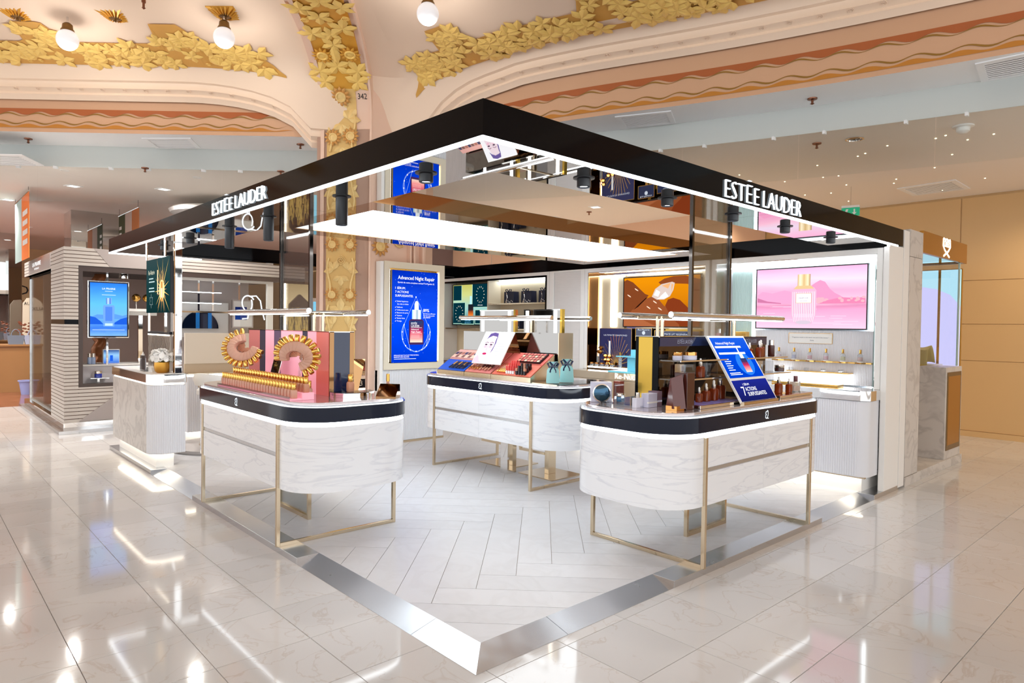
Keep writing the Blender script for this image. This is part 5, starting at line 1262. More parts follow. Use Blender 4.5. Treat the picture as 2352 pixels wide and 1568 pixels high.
def serum(label, group, s=1.0, glassm=M_amber):
    t = thing('serum_bottle', label, 'bottle', (0, 0, 0), 0, group)
    b = MB(); ring = []
    for (w_, z) in ((.026, 0), (.030, .004), (.030, .070), (.024, .080), (.012, .083)): ring.append((rrect(-w_, w_, -w_ * .85, w_ * .85, w_ * .4, 3), z))
    n = len(ring[0][0]); vs = [(p[0], p[1], z) for pl, z in ring for p in pl]
    fs = [(k * n + i, k * n + (i + 1) % n, (k + 1) * n + (i + 1) % n, (k + 1) * n + i) for k in range(len(ring) - 1) for i in range(n)] + [tuple(range(n - 1, -1, -1)), tuple((len(ring) - 1) * n + i for i in range(n))]
    b.add(vs, fs); part(t, 'glass', b, glassm)
    part(t, 'collar', MB().lathe([(.0135, .083), (.0145, .085), (.0145, .108), (.011, .110)], seg=14), M_silver)
    part(t, 'dropper', MB().lathe([(.0085, .109), (.0085, .128), (.006, .135), (.001, .137)], seg=12), M_white)
    return t
s0 = serum('amber dropper bottle, smallest, first from the left in the serum row', 'row of four serum bottles')
s0.location = (2.20, .235, ZTOP + .022); s0.scale = (.78,) * 3
for (x, y, s, lb) in ((2.29, .235, .95, 'amber dropper bottle, second from the left in the serum row'), (2.40, .24, 1.08, 'amber dropper bottle, third from the left in the serum row'), (2.545, .275, 1.25, 'amber dropper bottle, tallest, at the right end of the serum row')):
    dup(s0, (x, y, ZTOP + .022), label=lb, scale=s)
t = thing('glorifier_tray', 'low chrome tray under the row of amber serum bottles', 'tray', (2.4, .2, ZTOP)); bx('plate', 2.00, 2.66, .10, .33, ZTOP, ZTOP + .022, M_chrome, t, .002); bx('print', 2.03, 2.63, .12, .31, ZTOP + .022, ZTOP + .0225, mat('blue_lilac_print', srgb(130, 130, 200), .2), t)
for (x, y, z, s, lb) in ((2.315, .30, 1.2555, 1.0, 'amber dropper bottle alone on the lower left glass shelf'), (3.02, .30, 1.3855, .85, 'amber dropper bottle, first on the upper right glass shelf'), (3.12, .27, 1.3855, .95, 'amber dropper bottle, second on the upper right glass shelf'), (3.24, .32, 1.3855, 1.0, 'amber dropper bottle, third on the upper right glass shelf'),
                         (3.36, .22, ZTOP + .022, 1.0, 'amber dropper bottle just right of the blue easel foot'), (3.50, .20, ZTOP + .022, .85, 'small amber dropper bottle beside the clear perfume at the counter end')):
    dup(s0, (x, y, z), label=lb, group='other serum bottles', scale=s)
t = thing('glorifier_tray', 'low chrome tray at the far right end of the serum counter', 'tray', (3.4, .2, ZTOP)); bx('plate', 3.14, 3.72, .10, .33, ZTOP, ZTOP + .022, M_chrome, t, .002)
t = thing('lotion_bottle', 'slim brown lotion bottle with rose cap on the upper right shelf', 'bottle', (3.36, .29, 1.3855)); part(t, 'glass', MB().lathe([(.024, 0), (.026, .004), (.026, .09), (.022, .094)], seg=16), M_brown); part(t, 'cap', MB().lathe([(.020, .094), (.020, .135), (.017, .137)], seg=14), M_silver)
t = thing('perfume_bottle', 'clear square perfume bottle at the far end of the serum counter', 'bottle', (3.62, .20, ZTOP + .022)); part(t, 'glass', MB().prism(rrect(-.055, .055, -.02, .02, .008, 3), 0, .085), M_clearg, False); part(t, 'juice', MB().prism(rrect(-.045, .045, -.012, .012, .005, 3), .008, .05), mat('peach_juice', srgb(236, 190, 160), .1)); part(t, 'cap', MB().lathe([(.016, .085), (.018, .09), (.018, .13), (.016, .132)], seg=14), mat('plum_cap', srgb(120, 80, 84), .2, .4))
def jar(label, x, y, z, r, h, m1, m2, group='cream jars'):
    t = thing('cream_jar', label, 'jar', (x, y, z), 0, group)
    part(t, 'glass', MB().lathe([(r * .92, 0), (r, .004), (r, h * .55), (r * .96, h * .58)], seg=20), m1); part(t, 'lid', MB().lathe([(r * .98, h * .58), (r, h * .6), (r, h * .97), (r * .96, h), (.001, h)], seg=20), m2)
jar('lavender jar with gold lid at the left end of the upper shelf', 2.02, .30, 1.3855, .033, .055, M_lilac, M_lid); jar('wide lavender jar with gold lid on the upper left shelf', 2.16, .29, 1.3855, .048, .055, M_lilac, M_lid)
jar('brown jar with rose lid on the lower right shelf', 3.53, .30, 1.2555, .040, .055, M_brown, M_silver); jar('small blue jar with silver lid behind the lilac boxes', 1.86, .66, ZTOP + .012, .030, .06, mat('blue_jar', srgb(60, 110, 150), .1, coat=.3), M_silver)
t = thing('compact_box', 'clear box with round blue mirror disc at the rounded counter end', 'display box', (1.81, .80, ZTOP), R(-42))
part(t, 'box', MB().box(-.075, .075, -.03, .03, 0, .145), M_lilac, False, .002); part(t, 'disc', MB().lathe([(.060, -.0), (.062, .01), (.056, .014), (.001, .015)], (0, 0, 0), 28, M=Matrix.Translation((.0, -.03, .068)) @ Matrix.Rotation(R(90), 4, 'X')), mat('blue_mirror', srgb(64, 96, 120), .05, .8)); part(t, 'rim', MB().lathe([(.058, .012), (.066, .0), (.066, .016), (.058, .018)], seg=28, cap=False, M=Matrix.Translation((.0, -.03, .068)) @ Matrix.Rotation(R(90), 4, 'X')), M_chrome)
t = thing('acrylic_riser', 'curved clear acrylic riser at the rounded end of the serum counter', 'riser', (1.78, .55, ZTOP)); MB().prism(rrect(1.70, 1.86, .40, .75, .06, 5), ZTOP, ZTOP + .012).build('plate', M_acryl, t, True); bx('upright', 1.84, 1.85, .62, .70, ZTOP + .012, ZTOP + .14, M_acryl, t)
def box_(name, label, cat, x0, x1, y0, y1, z0, h, m, group=None, detail=None):
    t = thing(name, label, cat, ((x0 + x1) / 2, (y0 + y1) / 2, z0), 0, group); bx('carton', x0, x1, y0, y1, z0, z0 + h, m, t, .002)
    if detail: bx('label_strip', x0 - .0006, x1 + .0006, y0 - .0006, y0 + .01, z0 + h * .3, z0 + h * .42, detail, t)
    return t
box_('gift_box', 'tall rust brown carton behind the blue jar', 'box', 1.90, 1.95, .70, .76, ZTOP, .15, mat('rust_carton', srgb(150, 76, 60), .25), 'skincare cartons', M_brown); box_('gift_box', 'pale lilac carton in front of the gold end panel', 'box', 1.78, 1.88, .36, .42, ZTOP, .095, M_lilac, 'skincare cartons', M_white); box_('gift_box', 'plum sided carton beside the pale lilac carton', 'box', 1.885, 1.935, .36, .44, ZTOP, .105, mat('plum_carton', srgb(120, 96, 110), .3), 'skincare cartons', M_lilac)
t = thing('perfume_bottle', 'frosted white bottle with rose cap in front of the lilac cartons', 'bottle', (1.74, .42, ZTOP)); part(t, 'glass', MB().prism(rrect(-.04, .04, -.018, .018, .006, 3), 0, .065), mat('frost_white', srgb(222, 222, 236), .3)); part(t, 'cap', MB().lathe([(.012, .065), (.013, .07), (.013, .1), (.011, .102)], seg=12), M_silver)
t = thing('cleanser_tubes', 'pair of tall glossy brown cleanser cartons at the counter corner', 'box', (1.84, .17, ZTOP)); bx('carton', 1.885, 1.975, .13, .23, ZTOP, ZTOP + .245, M_brown, t, .003); b = MB().add([(1.78, .16, ZTOP + .012), (1.86, .12, ZTOP + .012), (1.875, .20, ZTOP + .012), (1.80, .235, ZTOP + .012), (1.785, .19, ZTOP + .21), (1.865, .155, ZTOP + .235), (1.872, .165, ZTOP + .235), (1.792, .20, ZTOP + .21)], [(0, 3, 2, 1), (0, 1, 5, 4), (1, 2, 6, 5), (2, 3, 7, 6), (3, 0, 4, 7), (4, 5, 6, 7)]); b.build('tube', mat('maroon_tube', srgb(98, 44, 36), .15, coat=.3), t); bx('gold_foot', 1.785, 1.87, .14, .225, ZTOP, ZTOP + .03, M_lid, t)
box_('acrylic_box', 'clear acrylic tester box on the lower left glass shelf', 'box', 2.08, 2.20, .27, .36, 1.2555, .10, M_acryl, 'acrylic tester boxes'); box_('acrylic_box', 'clear acrylic tester box right of the shelf dropper bottle', 'box', 2.39, 2.50, .27, .36, 1.2555, .10, M_acryl, 'acrylic tester boxes'); box_('acrylic_box', 'clear acrylic tester box right of the blue easel', 'box', 3.26, 3.36, .27, .36, 1.2555, .095, M_acryl, 'acrylic tester boxes')
# blue A-frame easel
t = thing('easel_display', 'blue lit A-frame easel poster in the middle of the serum counter', 'display', (2.75, .2, ZTOP))
u_ = Vector((0, .29, .47)); Ls = u_.length; S = Surf((2.475, .062, 1.082), (1, 0, 0), tuple(u_)); 
S.slab('panel', 0, .535, 0, Ls, .014, M_white, t); S.rect('print_lower', .012, .523, .006, .175, emit_ramp('navy_poster', [(0, srgb(22, 26, 90)), (1, srgb(30, 40, 140))], .9, 'Z', .3), t, .001)
S.rect('print_upper', .016, .519, .195, Ls - .016, emit_ramp('blue_easel', [(0, srgb(0, 60, 190)), (.6, srgb(0, 70, 210)), (1, srgb(30, 90, 210))], 1.0, 'Z', .3), t, .001)
S.text('print_text', '7', .09, .05, .075, WHT, t, d=.002); S.text('print_text', 'ACTIONS', .145, .085, .032, WHT, t, d=.002, width=.16); S.text('print_text', 'SURPUISSANTES', .15, .045, .032, WHT, t, d=.002, width=.27); S.text('print_text', '1 S\u00c9RUM', .14, .13, .018, WHT, t, d=.002)
S.line('print_shine', [[(.03, .455), (.40, .455)], [(.04, .40), (.42, .40)], [(.33, .40), (.33, .455)]], .016, WHT, t, .002); S.text('print_text', 'Advanced Night Repair', .06, .478, .022, WHT, t, d=.002, width=.28)
for i in range(6): S.line('print_text_line', [(.06, .35 - i * .018), (.06 + .07 + .02 * (i % 2), .35 - i * .018)], .006, WHT, t, .002)
S.line('print_text_line', [[(.05, .222), (.22, .222)], [(.05, .235), (.20, .235)]], .006, WHT, t, .002)
S.ell('print_drop', .34, .31, .115, .10, col('easel_glow', 40, 120, 236), t, .0015, 24); S.rect('print_bottle', .295, .385, .235, .355, body, t, .0025); S.rect('print_collar', .315, .365, .355, .40, col('dropper', 226, 246, 255, 1.1), t, .0025)
S2 = Surf((3.01, .64, 1.082 + .0), (-1, 0, 0), tuple(Vector((0, -.29, .47))))
bx('back_foot', 2.48, 3.0, .045, .075, ZTOP, ZTOP + .02, M_champ, t)

# ---------------------------------------------------- makeup counter
def slope_tray(label, y0, y1, m_low, m_high):
    t = thing('sloped_tray', label, 'tray', (2.65, (y0 + y1) / 2, ZTOP), 0, 'sloped makeup trays')
    MB().add([(2.52, y0, ZTOP), (2.52, y1, ZTOP), (2.85, y1, ZTOP), (2.85, y0, ZTOP), (2.52, y0, ZTOP + .045), (2.52, y1, ZTOP + .045), (2.85, y1, 1.33), (2.85, y0, 1.33)], [(0, 1, 2, 3), (0, 4, 5, 1), (4, 7, 6, 5), (3, 2, 6, 7), (0, 3, 7, 4), (1, 5, 6, 2)]).build('wedge', M_champ, t)
    S = Surf((2.52, y1, ZTOP + .045), (0, -1, 0), (.33, 0, 1.33 - ZTOP - .045)); L_ = math.hypot(.33, 1.33 - ZTOP - .045)
    S.slab('lower_face', .01, y1 - y0 - .01, .01, L_ * .50, .006, m_low, t, d=.006); S.slab('upper_face', .01, y1 - y0 - .01, L_ * .52, L_ - .005, .006, m_high, t, d=.006)
    return t, S, L_
def on(S, a, b, d): return Vector(S.p(a, b, d))
M_blk = mat('black_case', srgb(28, 24, 30), .2)
t, S, L_ = slope_tray('sloped makeup tray with blue mascara print, left of the face poster', 3.30, 3.78, mat('blue_print', srgb(40, 90, 200), .2), mat('blush_board', srgb(232, 176, 166), .3))
rp = random.Random(9); k = 0
def stick_makeup(name, label, cat, S, a, b, L2, r, m1, m2, ang, group):
    p = on(S, a, b, .012); dv = (S.u * math.cos(ang) + S.r * math.sin(ang)).normalized(); sd = dv.cross(S.n).normalized(); Mx = Matrix((sd, sd.cross(dv) * -1, dv)).transposed() if False else Matrix((sd, dv.cross(sd), dv)).transposed()
    t = thing(name, label, cat, tuple(p + S.n * r), 0, group); t.rotation_euler = Mx.to_euler()
    part(t, 'case', MB().lathe([(r, 0), (r, L2 * .5), (r * .9, L2 * .51)], seg=8), m1); part(t, 'cap', MB().lathe([(r, L2 * .52), (r, L2), (r * .8, L2 * 1.01)], seg=8), m2)
for i in range(9): stick_makeup('mascara', 'dark blue mascara wand lying on the blue tray', 'mascara', S, .20 + i * .03, .03, .12, .008, M_navyp if i % 2 else M_blk, M_goldmetal if i % 3 == 0 else M_navyp, .25, 'mascaras on the blue tray')
def palette(label, S, a0, b0, nx, ny, px, py, frame, cols, group, depth=.012):
    p = on(S, a0, b0, .007); t = thing('palette', label, 'palette', tuple(p), 0, group)
    S.slab('case', a0, a0 + nx * px + .01, b0, b0 + ny * py + .01, depth, frame, t, d=.007 + depth)
    for i in range(nx):
        for j in range(ny): S.slab('pan', a0 + .008 + i * px, a0 + i * px + px - .002, b0 + .008 + j * py, b0 + j * py + py - .002, .002, cols[(i * 3 + j * 5 + i * j) % len(cols)], t, d=.007 + depth + .0015)
PC = [mat('pan%d' % i, srgb(*c_), .6) for i, c_ in enumerate(((236, 190, 170), (170, 110, 96), (206, 150, 130), (120, 86, 80), (222, 168, 160), (60, 60, 90)))]
palette('blush eyeshadow palette board with paired pans, left of the face poster', S, .03, L_ * .55, 7, 2, .055, .055, mat('blush_board', srgb(232, 176, 166), .3), PC, 'eyeshadow palettes')
t, S, L_ = slope_tray('sloped makeup tray of nude lip pencils under the face poster', 2.86, 3.295, mat('rose_print', srgb(204, 120, 116), .25), M_coral)
for i in range(8): stick_makeup('lipstick', 'rose gold lipstick lying on the nude pink tray', 'lipstick', S, .05 + i * .045, .035 + .01 * (i % 2), .09, .009, M_lid if i < 4 else M_frost2, M_frost if i < 4 else M_brown, .2, 'lipsticks on the nude tray')
t, S, L_ = slope_tray('sloped makeup tray of coral glosses and lipsticks at the near end', 2.27, 2.855, mat('coral_print', srgb(214, 108, 88), .25), M_coral)
for i in range(5): stick_makeup('lip_gloss', 'bronze lip gloss lying on the coral tray', 'lip gloss', S, .08 + i * .03, .03, .11, .009, M_lid, M_frost2, .2, 'glosses on the coral tray')
for j in range(3):
    for i in range(4):
        p = on(S, .22 + i * .032, .03 + j * .045, .006); t2 = thing('lipstick', 'coral red lipstick bullet standing in the coral tray', 'lipstick', tuple(p), 0, 'red lipsticks in the coral tray')
        part(t2, 'base', MB().lathe([(.011, 0), (.011, .03), (.009, .031)], seg=10), M_white if j == 0 else M_rose); part(t2, 'bullet', MB().lathe([(.009, .03), (.009, .072), (.007, .078), (.001, .08)], seg=10), mat('coral_bullet', srgb(216, 70, 66), .3))
for j in range(3):
    for i in range(4):
        p = on(S, .37 + i * .038, .03 + j * .042, .006); t2 = thing('lipstick', 'black cased lipstick standing in the right corner of the coral tray', 'lipstick', tuple(p), 0, 'black lipsticks in the coral tray')
        part(t2, 'base', MB().box(-.012, .012, -.012, .012, 0, .035), M_blk, False); part(t2, 'cap', MB().box(-.011, .011, -.011, .011, .036, .062), M_blk if (i + j) % 3 else M_frost2, False)
palette('black cased blusher palette with four rows of coral pans', S, .21, L_ * .55, 7, 4, .045, .036, M_blk, [mat('cpan%d' % i, srgb(*c_), .5) for i, c_ in enumerate(((240, 150, 120), (226, 110, 96), (250, 190, 160), (206, 90, 80)))], 'eyeshadow palettes', .02)
# face poster easel
t = thing('easel_display', 'white lit easel poster with a model face on the makeup counter', 'display', (2.7, 2.95, 1.24))
S = Surf((2.545, 3.20, 1.215), (0, -1, 0), (.20, 0, .33)); Ls = math.hypot(.20, .33); Wf = .455
S.slab('panel', 0, Wf, 0, Ls, .012, M_white, t); S.rect('print_background', .006, Wf - .006, .006, Ls - .006, emit('white_print', (.95, .95, 1, 1), 1.05), t, .001)
SKN = col('face_skin', 246, 226, 236, 1.0); PL = col('plum_hair', 110, 92, 160)
S.poly('print_face', [(.10, .01), (.07, .06), (.06, .13), (.075, .22), (.10, .30), (.16, .35), (.215, .34), (.235, .27), (.24, .19), (.22, .11), (.18, .04), (.16, .01)], SKN, t, .002)
S.poly('print_hat', [(.075, .285), (.10, .36), (.16, .375), (.225, .365), (.245, .30), (.22, .325), (.15, .335), (.10, .31)], PL, t, .003); S.poly('print_hair', [(.235, .32), (.25, .25), (.245, .16), (.225, .12), (.238, .22), (.225, .30)], PL, t, .003)
for a in (.105, .185): S.ell('print_eye', a, .225, .020, .008, col('eye_dark', 70, 40, 70), t, .0034, 12); S.line('print_brow', [(a - .028, .243), (a, .256), (a + .028, .248)], .006, col('brow', 130, 90, 120), t, .0034); S.ell('print_blush', a, .20, .022, .014, col('blush', 246, 196, 216), t, .0026, 14)
S.line('print_nose', [(.148, .225), (.136, .165), (.15, .158)], .004, col('nose_line', 216, 170, 190), t, .003); S.ell('print_lips', .142, .115, .032, .013, col('lip_pink', 214, 50, 110), t, .0034, 16); S.line('print_lip_gap', [(.112, .116), (.142, .113), (.172, .117)], .003, col('lip_dark', 150, 20, 70), t, .0038)
S.poly('print_hand', [(.006, .006), (.006, .05), (.05, .10), (.075, .07), (.10, .03), (.16, .006)], col('hand_skin', 240, 206, 220), t, .0024)
for i in range(4): S.line('print_text_line', [(.28, .24 - i * .03), (.40, .24 - i * .03)], .008, col('grey_text', 214, 214, 232), t, .002)
S.line('print_text_line', [(.27, .10), (.35, .10)], .006, col('grey_text', 214, 214, 232), t, .002)
b = MB().add([S.p(0, Ls, -.012), S.p(Wf, Ls, -.012), (2.84, 2.745, 1.30), (2.84, 3.20, 1.30)], [(0, 1, 2, 3)]); b.build('back_panel', M_bronze, t)
# mirrored block with lit make-up mirrors
t = thing('display_block', 'mirrored display block on the makeup counter', 'display block', (2.97, 3.0, ZTOP)); bx('core', 2.872, 3.07, 2.24, 3.75, ZTOP, 1.546, mat('grey_mirror', srgb(150, 146, 142), .03, 1), t); bx('end_trim', 2.868, 3.074, 2.232, 2.24, ZTOP, 1.546, M_champ, t)
for (y0, y1, lb) in ((2.99, 3.56, 'left framed vanity mirror with two light strips above the makeup counter'), (2.30, 2.83, 'right framed vanity mirror with two light strips above the makeup counter')):
    t = thing('vanity_mirror', lb, 'mirror', (2.97, (y0 + y1) / 2, 1.546)); bx('glass', 2.955, 2.985, y0, y1, 1.546, 1.775, mat('grey_mirror', srgb(150, 146, 142), .03, 1), t); bx('top_rail', 2.95, 2.99, y0, y1, 1.775, 1.785, M_chrome, t)
    bx('end_post', 2.95, 2.99, y0 - .028, y0, 1.546, 1.785, M_darkgold, t)
    for y in (y0 + .05, y1 - .07): bx('light_strip', 2.948, 2.955, y, y + .035, 1.546, 1.77, M_ledw if y0 < 2.5 else M_led, t)
# mint gift bags with navy bows on a glass board
t = thing('glass_board', 'thin glass board with champagne rim at the rounded end of the makeup counter', 'tray', (2.7, 1.98, ZTOP)); bx('glass', 2.46, 3.2, 1.86, 2.18, ZTOP, ZTOP + .008, M_acryl, t); bx('rim', 2.455, 2.46, 1.86, 2.18, ZTOP - .0, ZTOP + .012, M_champ, t)
M_mintb = mat('mint_organza', srgb(170, 226, 226), .35, trans=.2)
def giftbag(label, x, y, z, w_, h, rz, m1, m2, group, bowm=M_navyp):
    t = thing('gift_bag', label, 'gift bag', (x, y, z), rz, group)
    b = MB(); n = 12; vs, fs = [], []
    for (zz, k) in ((0, 1), (h * .1, 1.03), (h * .6, .98), (h * .78, .6), (h * .82, .42), (h * .9, .62), (h, .8)):
        for i in range(n):
            a = 2 * math.pi * i / n; kk = k * (1 + (.05 if i % 2 else -.05) * (1 if zz > h * .5 else .2))
            sx, sy = math.cos(a), math.sin(a); q = max(abs(sx), abs(sy)) if zz < h * .6 else 1
            vs.append((w_ * kk * sx / q, w_ * .6 * kk * sy / q, zz))
    for j in range(6): fs += [(j * n + i, j * n + (i + 1) % n, (j + 1) * n + (i + 1) % n, (j + 1) * n + i) for i in range(n)]
    fs += [tuple(range(n - 1, -1, -1))]
    b.add(vs, fs); part(t, 'sack', b, m1)
    bow = MB(); 
    for sg in (-1, 1):
        bow.tube([(0, -w_ * .3, h * .82), (sg * w_ * .5, -w_ * .35, h * .98), (sg * w_ * .85, -w_ * .35, h * .92), (sg * w_ * .6, -w_ * .35, h * .76), (0, -w_ * .32, h * .80)], w_ * .16, 6); bow.tube([(0, -w_ * .32, h * .8), (sg * w_ * .4, -w_ * .45, h * .6), (sg * w_ * .45, -w_ * .5, h * .5)], w_ * .12, 5)
    part(t, 'bow', bow, bowm); return t
giftbag('mint organza gift bag with navy bow, left of the pair', 2.57, 2.02, ZTOP + .0125, .06, .20, R(-45), M_mintb, None, 'mint gift bags'); giftbag('mint organza gift bag with navy bow and kraft tag, right of the pair', 2.76, 2.02, ZTOP + .0125, .065, .22, R(-50), M_mintb, None, 'mint gift bags')
# pedestals under the makeup counter
t = thing('chrome_pedestal', 'square chrome pedestal under the makeup counter', 'pedestal', (2.86, 2.94, ZF)); bx('shaft', 2.79, 2.92, 2.88, 2.99, ZF, .452, M_chrome, t, .002)
for (x, y, lb) in ((3.20, 3.31, 'square bronze foot plate stand under the makeup counter, behind the chrome pedestal'), (3.15, 2.60, 'square bronze foot plate stand under the makeup counter, nearer the end')):
    t = thing('bronze_stand', lb, 'stand', (x, y, ZF)); bx('foot_plate', x - .23, x + .23, y - .25, y + .25, ZF, ZF + .012, M_champ, t, .002); bx('post', x - .055, x + .055, y - .03, y + .03, ZF + .012, .452, M_champ, t, .002)
    b = MB(); b.box(x - .06, x - .03, y + .03, y + .42, .25, .275); b.box(x - .06, x - .03, y + .40, y + .425, .275, .36); b.build('foot_bar', M_champ, t)

# ---------------------------------------------------- wall cabinets
def perfume(label, y, col_):
    t = thing('perfume_bottle', label, 'bottle', (5.318, y, 1.2822), 0, 'six perfume bottles on the gold shelf')
    part(t, 'stand', MB().lathe([(.028, 0), (.030, .002), (.028, .012), (.001, .013)], seg=18), M_white); part(t, 'glass', MB().lathe([(.022, .013), (.024, .018), (.024, .075), (.018, .086), (.011, .09)], seg=16), M_clearg); part(t, 'juice', MB().lathe([(.020, .017), (.0205, .02), (.0205, .055), (.001, .056)], seg=14), mat('juice_' + col_[0], srgb(*col_[1]), .1)); part(t, 'cap', MB().lathe([(.015, .09), (.011, .096), (.0115, .13), (.0105, .132)], seg=14), M_goldmetal)
for y, c_, lb in ((1.17, ('blush', (244, 214, 222)), 'blush tinted perfume bottle at the left end of the gold shelf'), (.998, ('lilac', (206, 206, 236)), 'lilac tinted perfume bottle, second from the left on the gold shelf'), (.826, ('pink', (246, 190, 200)), 'pink tinted perfume bottle, third from the left on the gold shelf'), (.654, ('rose', (240, 180, 196)), 'rose tinted perfume bottle, fourth from the left on the gold shelf'), (.482, ('lemon', (236, 230, 170)), 'lemon tinted perfume bottle on the gold shelf'), (.31, ('peach', (246, 196, 180)), 'peach tinted perfume bottle at the right end of the gold shelf')):
    perfume(lb, y, c_)
for i, (y) in enumerate((.5, .68, .86, 1.03)):
    t = box_('tester_card_stand', 'small clear card stand on the lit perfume step', 'card stand', 5.30, 5.34, y - .02, y + .02, 1.1702, .03, M_acryl, 'clear card stands on the perfume step', None)
t = box_('gold_card', 'gold printed card box beside the pink screen', 'box', 5.22, 5.30, 1.52, 1.68, 1.0312, .55, M_goldmetal, None, M_darkgold)
for (y, c_, h, lb) in ((1.86, (236, 190, 206), .58, 'pink lotion bottle with clear cap at the left of the perfume cabinet'), (1.74, (190, 214, 236), .585, 'pale blue lotion bottle with clear cap in the perfume cabinet')):
    t = thing('lotion_bottle', lb, 'bottle', (5.2, y, 1.0312)); bx('riser', 5.17, 5.23, y - .035, y + .035, 1.0312, 1.0312 + h - .12, M_acryl, t); bx('glass', 5.175, 5.225, y - .03, y + .03, 1.0312 + h - .12, 1.0312 + h - .05, mat('lotion%d' % c_[0], srgb(*c_), .2), t, .003); bx('cap', 5.18, 5.22, y - .024, y + .024, 1.0312 + h - .05, 1.0312 + h, M_clearg, t)
# gold skincare wall goods
def sign(label, y0, y1, z0, z1, txt, bgm, x=5.25, tc=mat('pale_print', srgb(220, 226, 236), .5)):
    t = thing('counter_sign', label, 'sign', (x, (y0 + y1) / 2, z0)); S = Surf((x, y1, z0), (0, -1, 0), (0, 0, 1)); S.slab('board', 0, y1 - y0, 0, z1 - z0, .02, bgm, t); S.frame('rim', 0, y1 - y0, 0, z1 - z0, .006, .024, M_goldmetal, t, d=.003)
    if txt: S.text('text', txt, (y1 - y0) / 2, (z1 - z0) * .80, .022, tc, t, d=.001, width=(y1 - y0) * .72, align='CENTER')
    return t, S
t, S = sign('navy sunburst Ultimate Diamond sign panel in the gold skincare cabinet', 3.16, 3.72, 1.0762, 1.60, 'ULTIMATE DIAMOND', mat('navy_sign', srgb(44, 44, 84), .2))
for i in range(15):
    a = R(10 + 160 * i / 14); S.line('ray', [(.30, .02), (.30 + .26 * math.cos(a), .02 + .42 * math.sin(a))], .008, M_goldmetal, t, .0012)
S.slab('dropper_print', .17, .20, .10, .35, .001, M_white, t, d=.002)
t, S = sign('small navy Re-Nutriv sign with a white emblem', 2.84, 3.10, 1.44, 1.61, 'Re-Nutriv', M_navyp); S.ell('emblem', .13, .105, .025, .025, mat('pale_print', srgb(220, 226, 236), .5), t, .0015)
bx('stand', 5.255, 5.27, 2.95, 2.99, 1.0762, 1.44, M_goldmetal, t)
sign('wide navy sign reading Ultimate Lift Regenerating in the gold skincare cabinet', 2.14, 2.80, 1.30, 1.58, 'ULTIMATE LIFT REGENERATING', M_navyp)[0]; 
t = thing('gem_stack', 'stack of faceted gold gems on a gold tray in the skincare cabinet', 'display', (5.17 + .06, 3.62, 1.0762))
rp = random.Random(4)
for i in range(9):
    y = 3.56 + rp.uniform(-.05, .17); z = 1.0762 + .03 + (i // 2) * .055; r = .04
    MB().lathe([(.001, -.03), (r, 0), (r * .6, .024), (.001, .025)], (5.24, y, z), 6).build('gem', M_goldmetal if i % 2 else M_lid, t)
bx('tray', 5.20, 5.28, 3.45, 3.80, 1.0762, 1.0802, M_goldmetal, t); bx('upright', 5.27, 5.275, 3.5, 3.78, 1.08, 1.36, M_clearg, t)
for i in range(5): jar('cream jar with gold lid in the row at the front of the skincare cabinet', 5.195, 3.80 - i * .09, 1.0762, .030, .05, M_clearg, M_lid, 'front row of gold lidded jars')
t = thing('turquoise_riser', 'two-step turquoise glass riser at the skincare wall', 'riser', (4.98, 2.95, 1.0302)); bx('lower_board', 4.87, 5.14, 2.78, 3.25, 1.0302, 1.05, mat('turquoise', srgb(120, 206, 226), .2), t, .002); bx('post', 4.98, 5.05, 2.90, 3.02, 1.05, 1.23, mat('turquoise', srgb(120, 206, 226), .2), t, .002); bx('upper_board', 4.92, 5.12, 2.82, 3.16, 1.23, 1.245, mat('turquoise', srgb(120, 206, 226), .2), t, .002); bx('cube', 4.97, 5.06, 2.86, 2.96, 1.245, 1.33, mat('turquoise', srgb(120, 206, 226), .2), t, .002)
for (x, y, lb) in ((5.26, 3.30, 'gold topped tall bottle before the sunburst sign'), (5.26, 2.6, 'gold topped tall bottle before the wide navy sign'), (5.24, 2.35, 'gold topped tall bottle at the right of the skincare cabinet')):
    t = thing('lotion_bottle', lb, 'bottle', (x - .07, y, 1.0762)); part(t, 'glass', MB().lathe([(.022, 0), (.024, .004), (.024, .12), (.014, .13)], seg=14), M_clearg); part(t, 'cap', MB().lathe([(.016, .13), (.016, .20), (.013, .203)], seg=12), M_goldmetal)
# navy gift bags
M_navyb = mat('navy_paper', srgb(28, 34, 58), .3)
def navybag(label, y, z, group):
    t = thing('gift_bag', label, 'gift bag', (5.30, y, z), 0, group); w_, h = .115, .185
    part(t, 'bag', MB().add([(-.06, -w_, 0), (.06, -w_, 0), (.06, w_, 0), (-.06, w_, 0), (-.055, -w_, h), (.05, -w_, h), (.05, w_, h), (-.055, w_, h)], [(0, 3, 2, 1), (0, 1, 5, 4), (1, 2, 6, 5), (2, 3, 7, 6), (3, 0, 4, 7)]), M_navyb, False)
    b = MB(); 
    for sg in (-1, 1): b.tube([(-.062, 0, h), (-.07, sg * .03, h + .035), (-.07, sg * .07, h + .03), (-.066, sg * .05, h - .005), (-.062, 0, h)], .008, 5)
    part(t, 'bow', b, M_navyp); b = MB()
    for i in range(7): b.box(-.063, -.06, -w_ * .8 + i * .026, -w_ * .8 + i * .026 + .012, .02 + .015 * math.sin(i * 2), .035 + .015 * math.sin(i * 2))
    part(t, 'silver_print', b, M_silver, False); b = MB(); b.tube([(-.062, w_ * .5, h), (-.062, w_ * .3, h * .5), (-.062, w_ * .6, 0.005)], .006, 5); part(t, 'ribbon', b, M_silver)
    return t
for i, y in enumerate((5.60, 5.20, 4.81)): navybag(('left', 'middle', 'right')[i] + ' navy gift bag on the upper cabinet shelf', y, 1.9755, 'navy gift bags on the upper shelf')
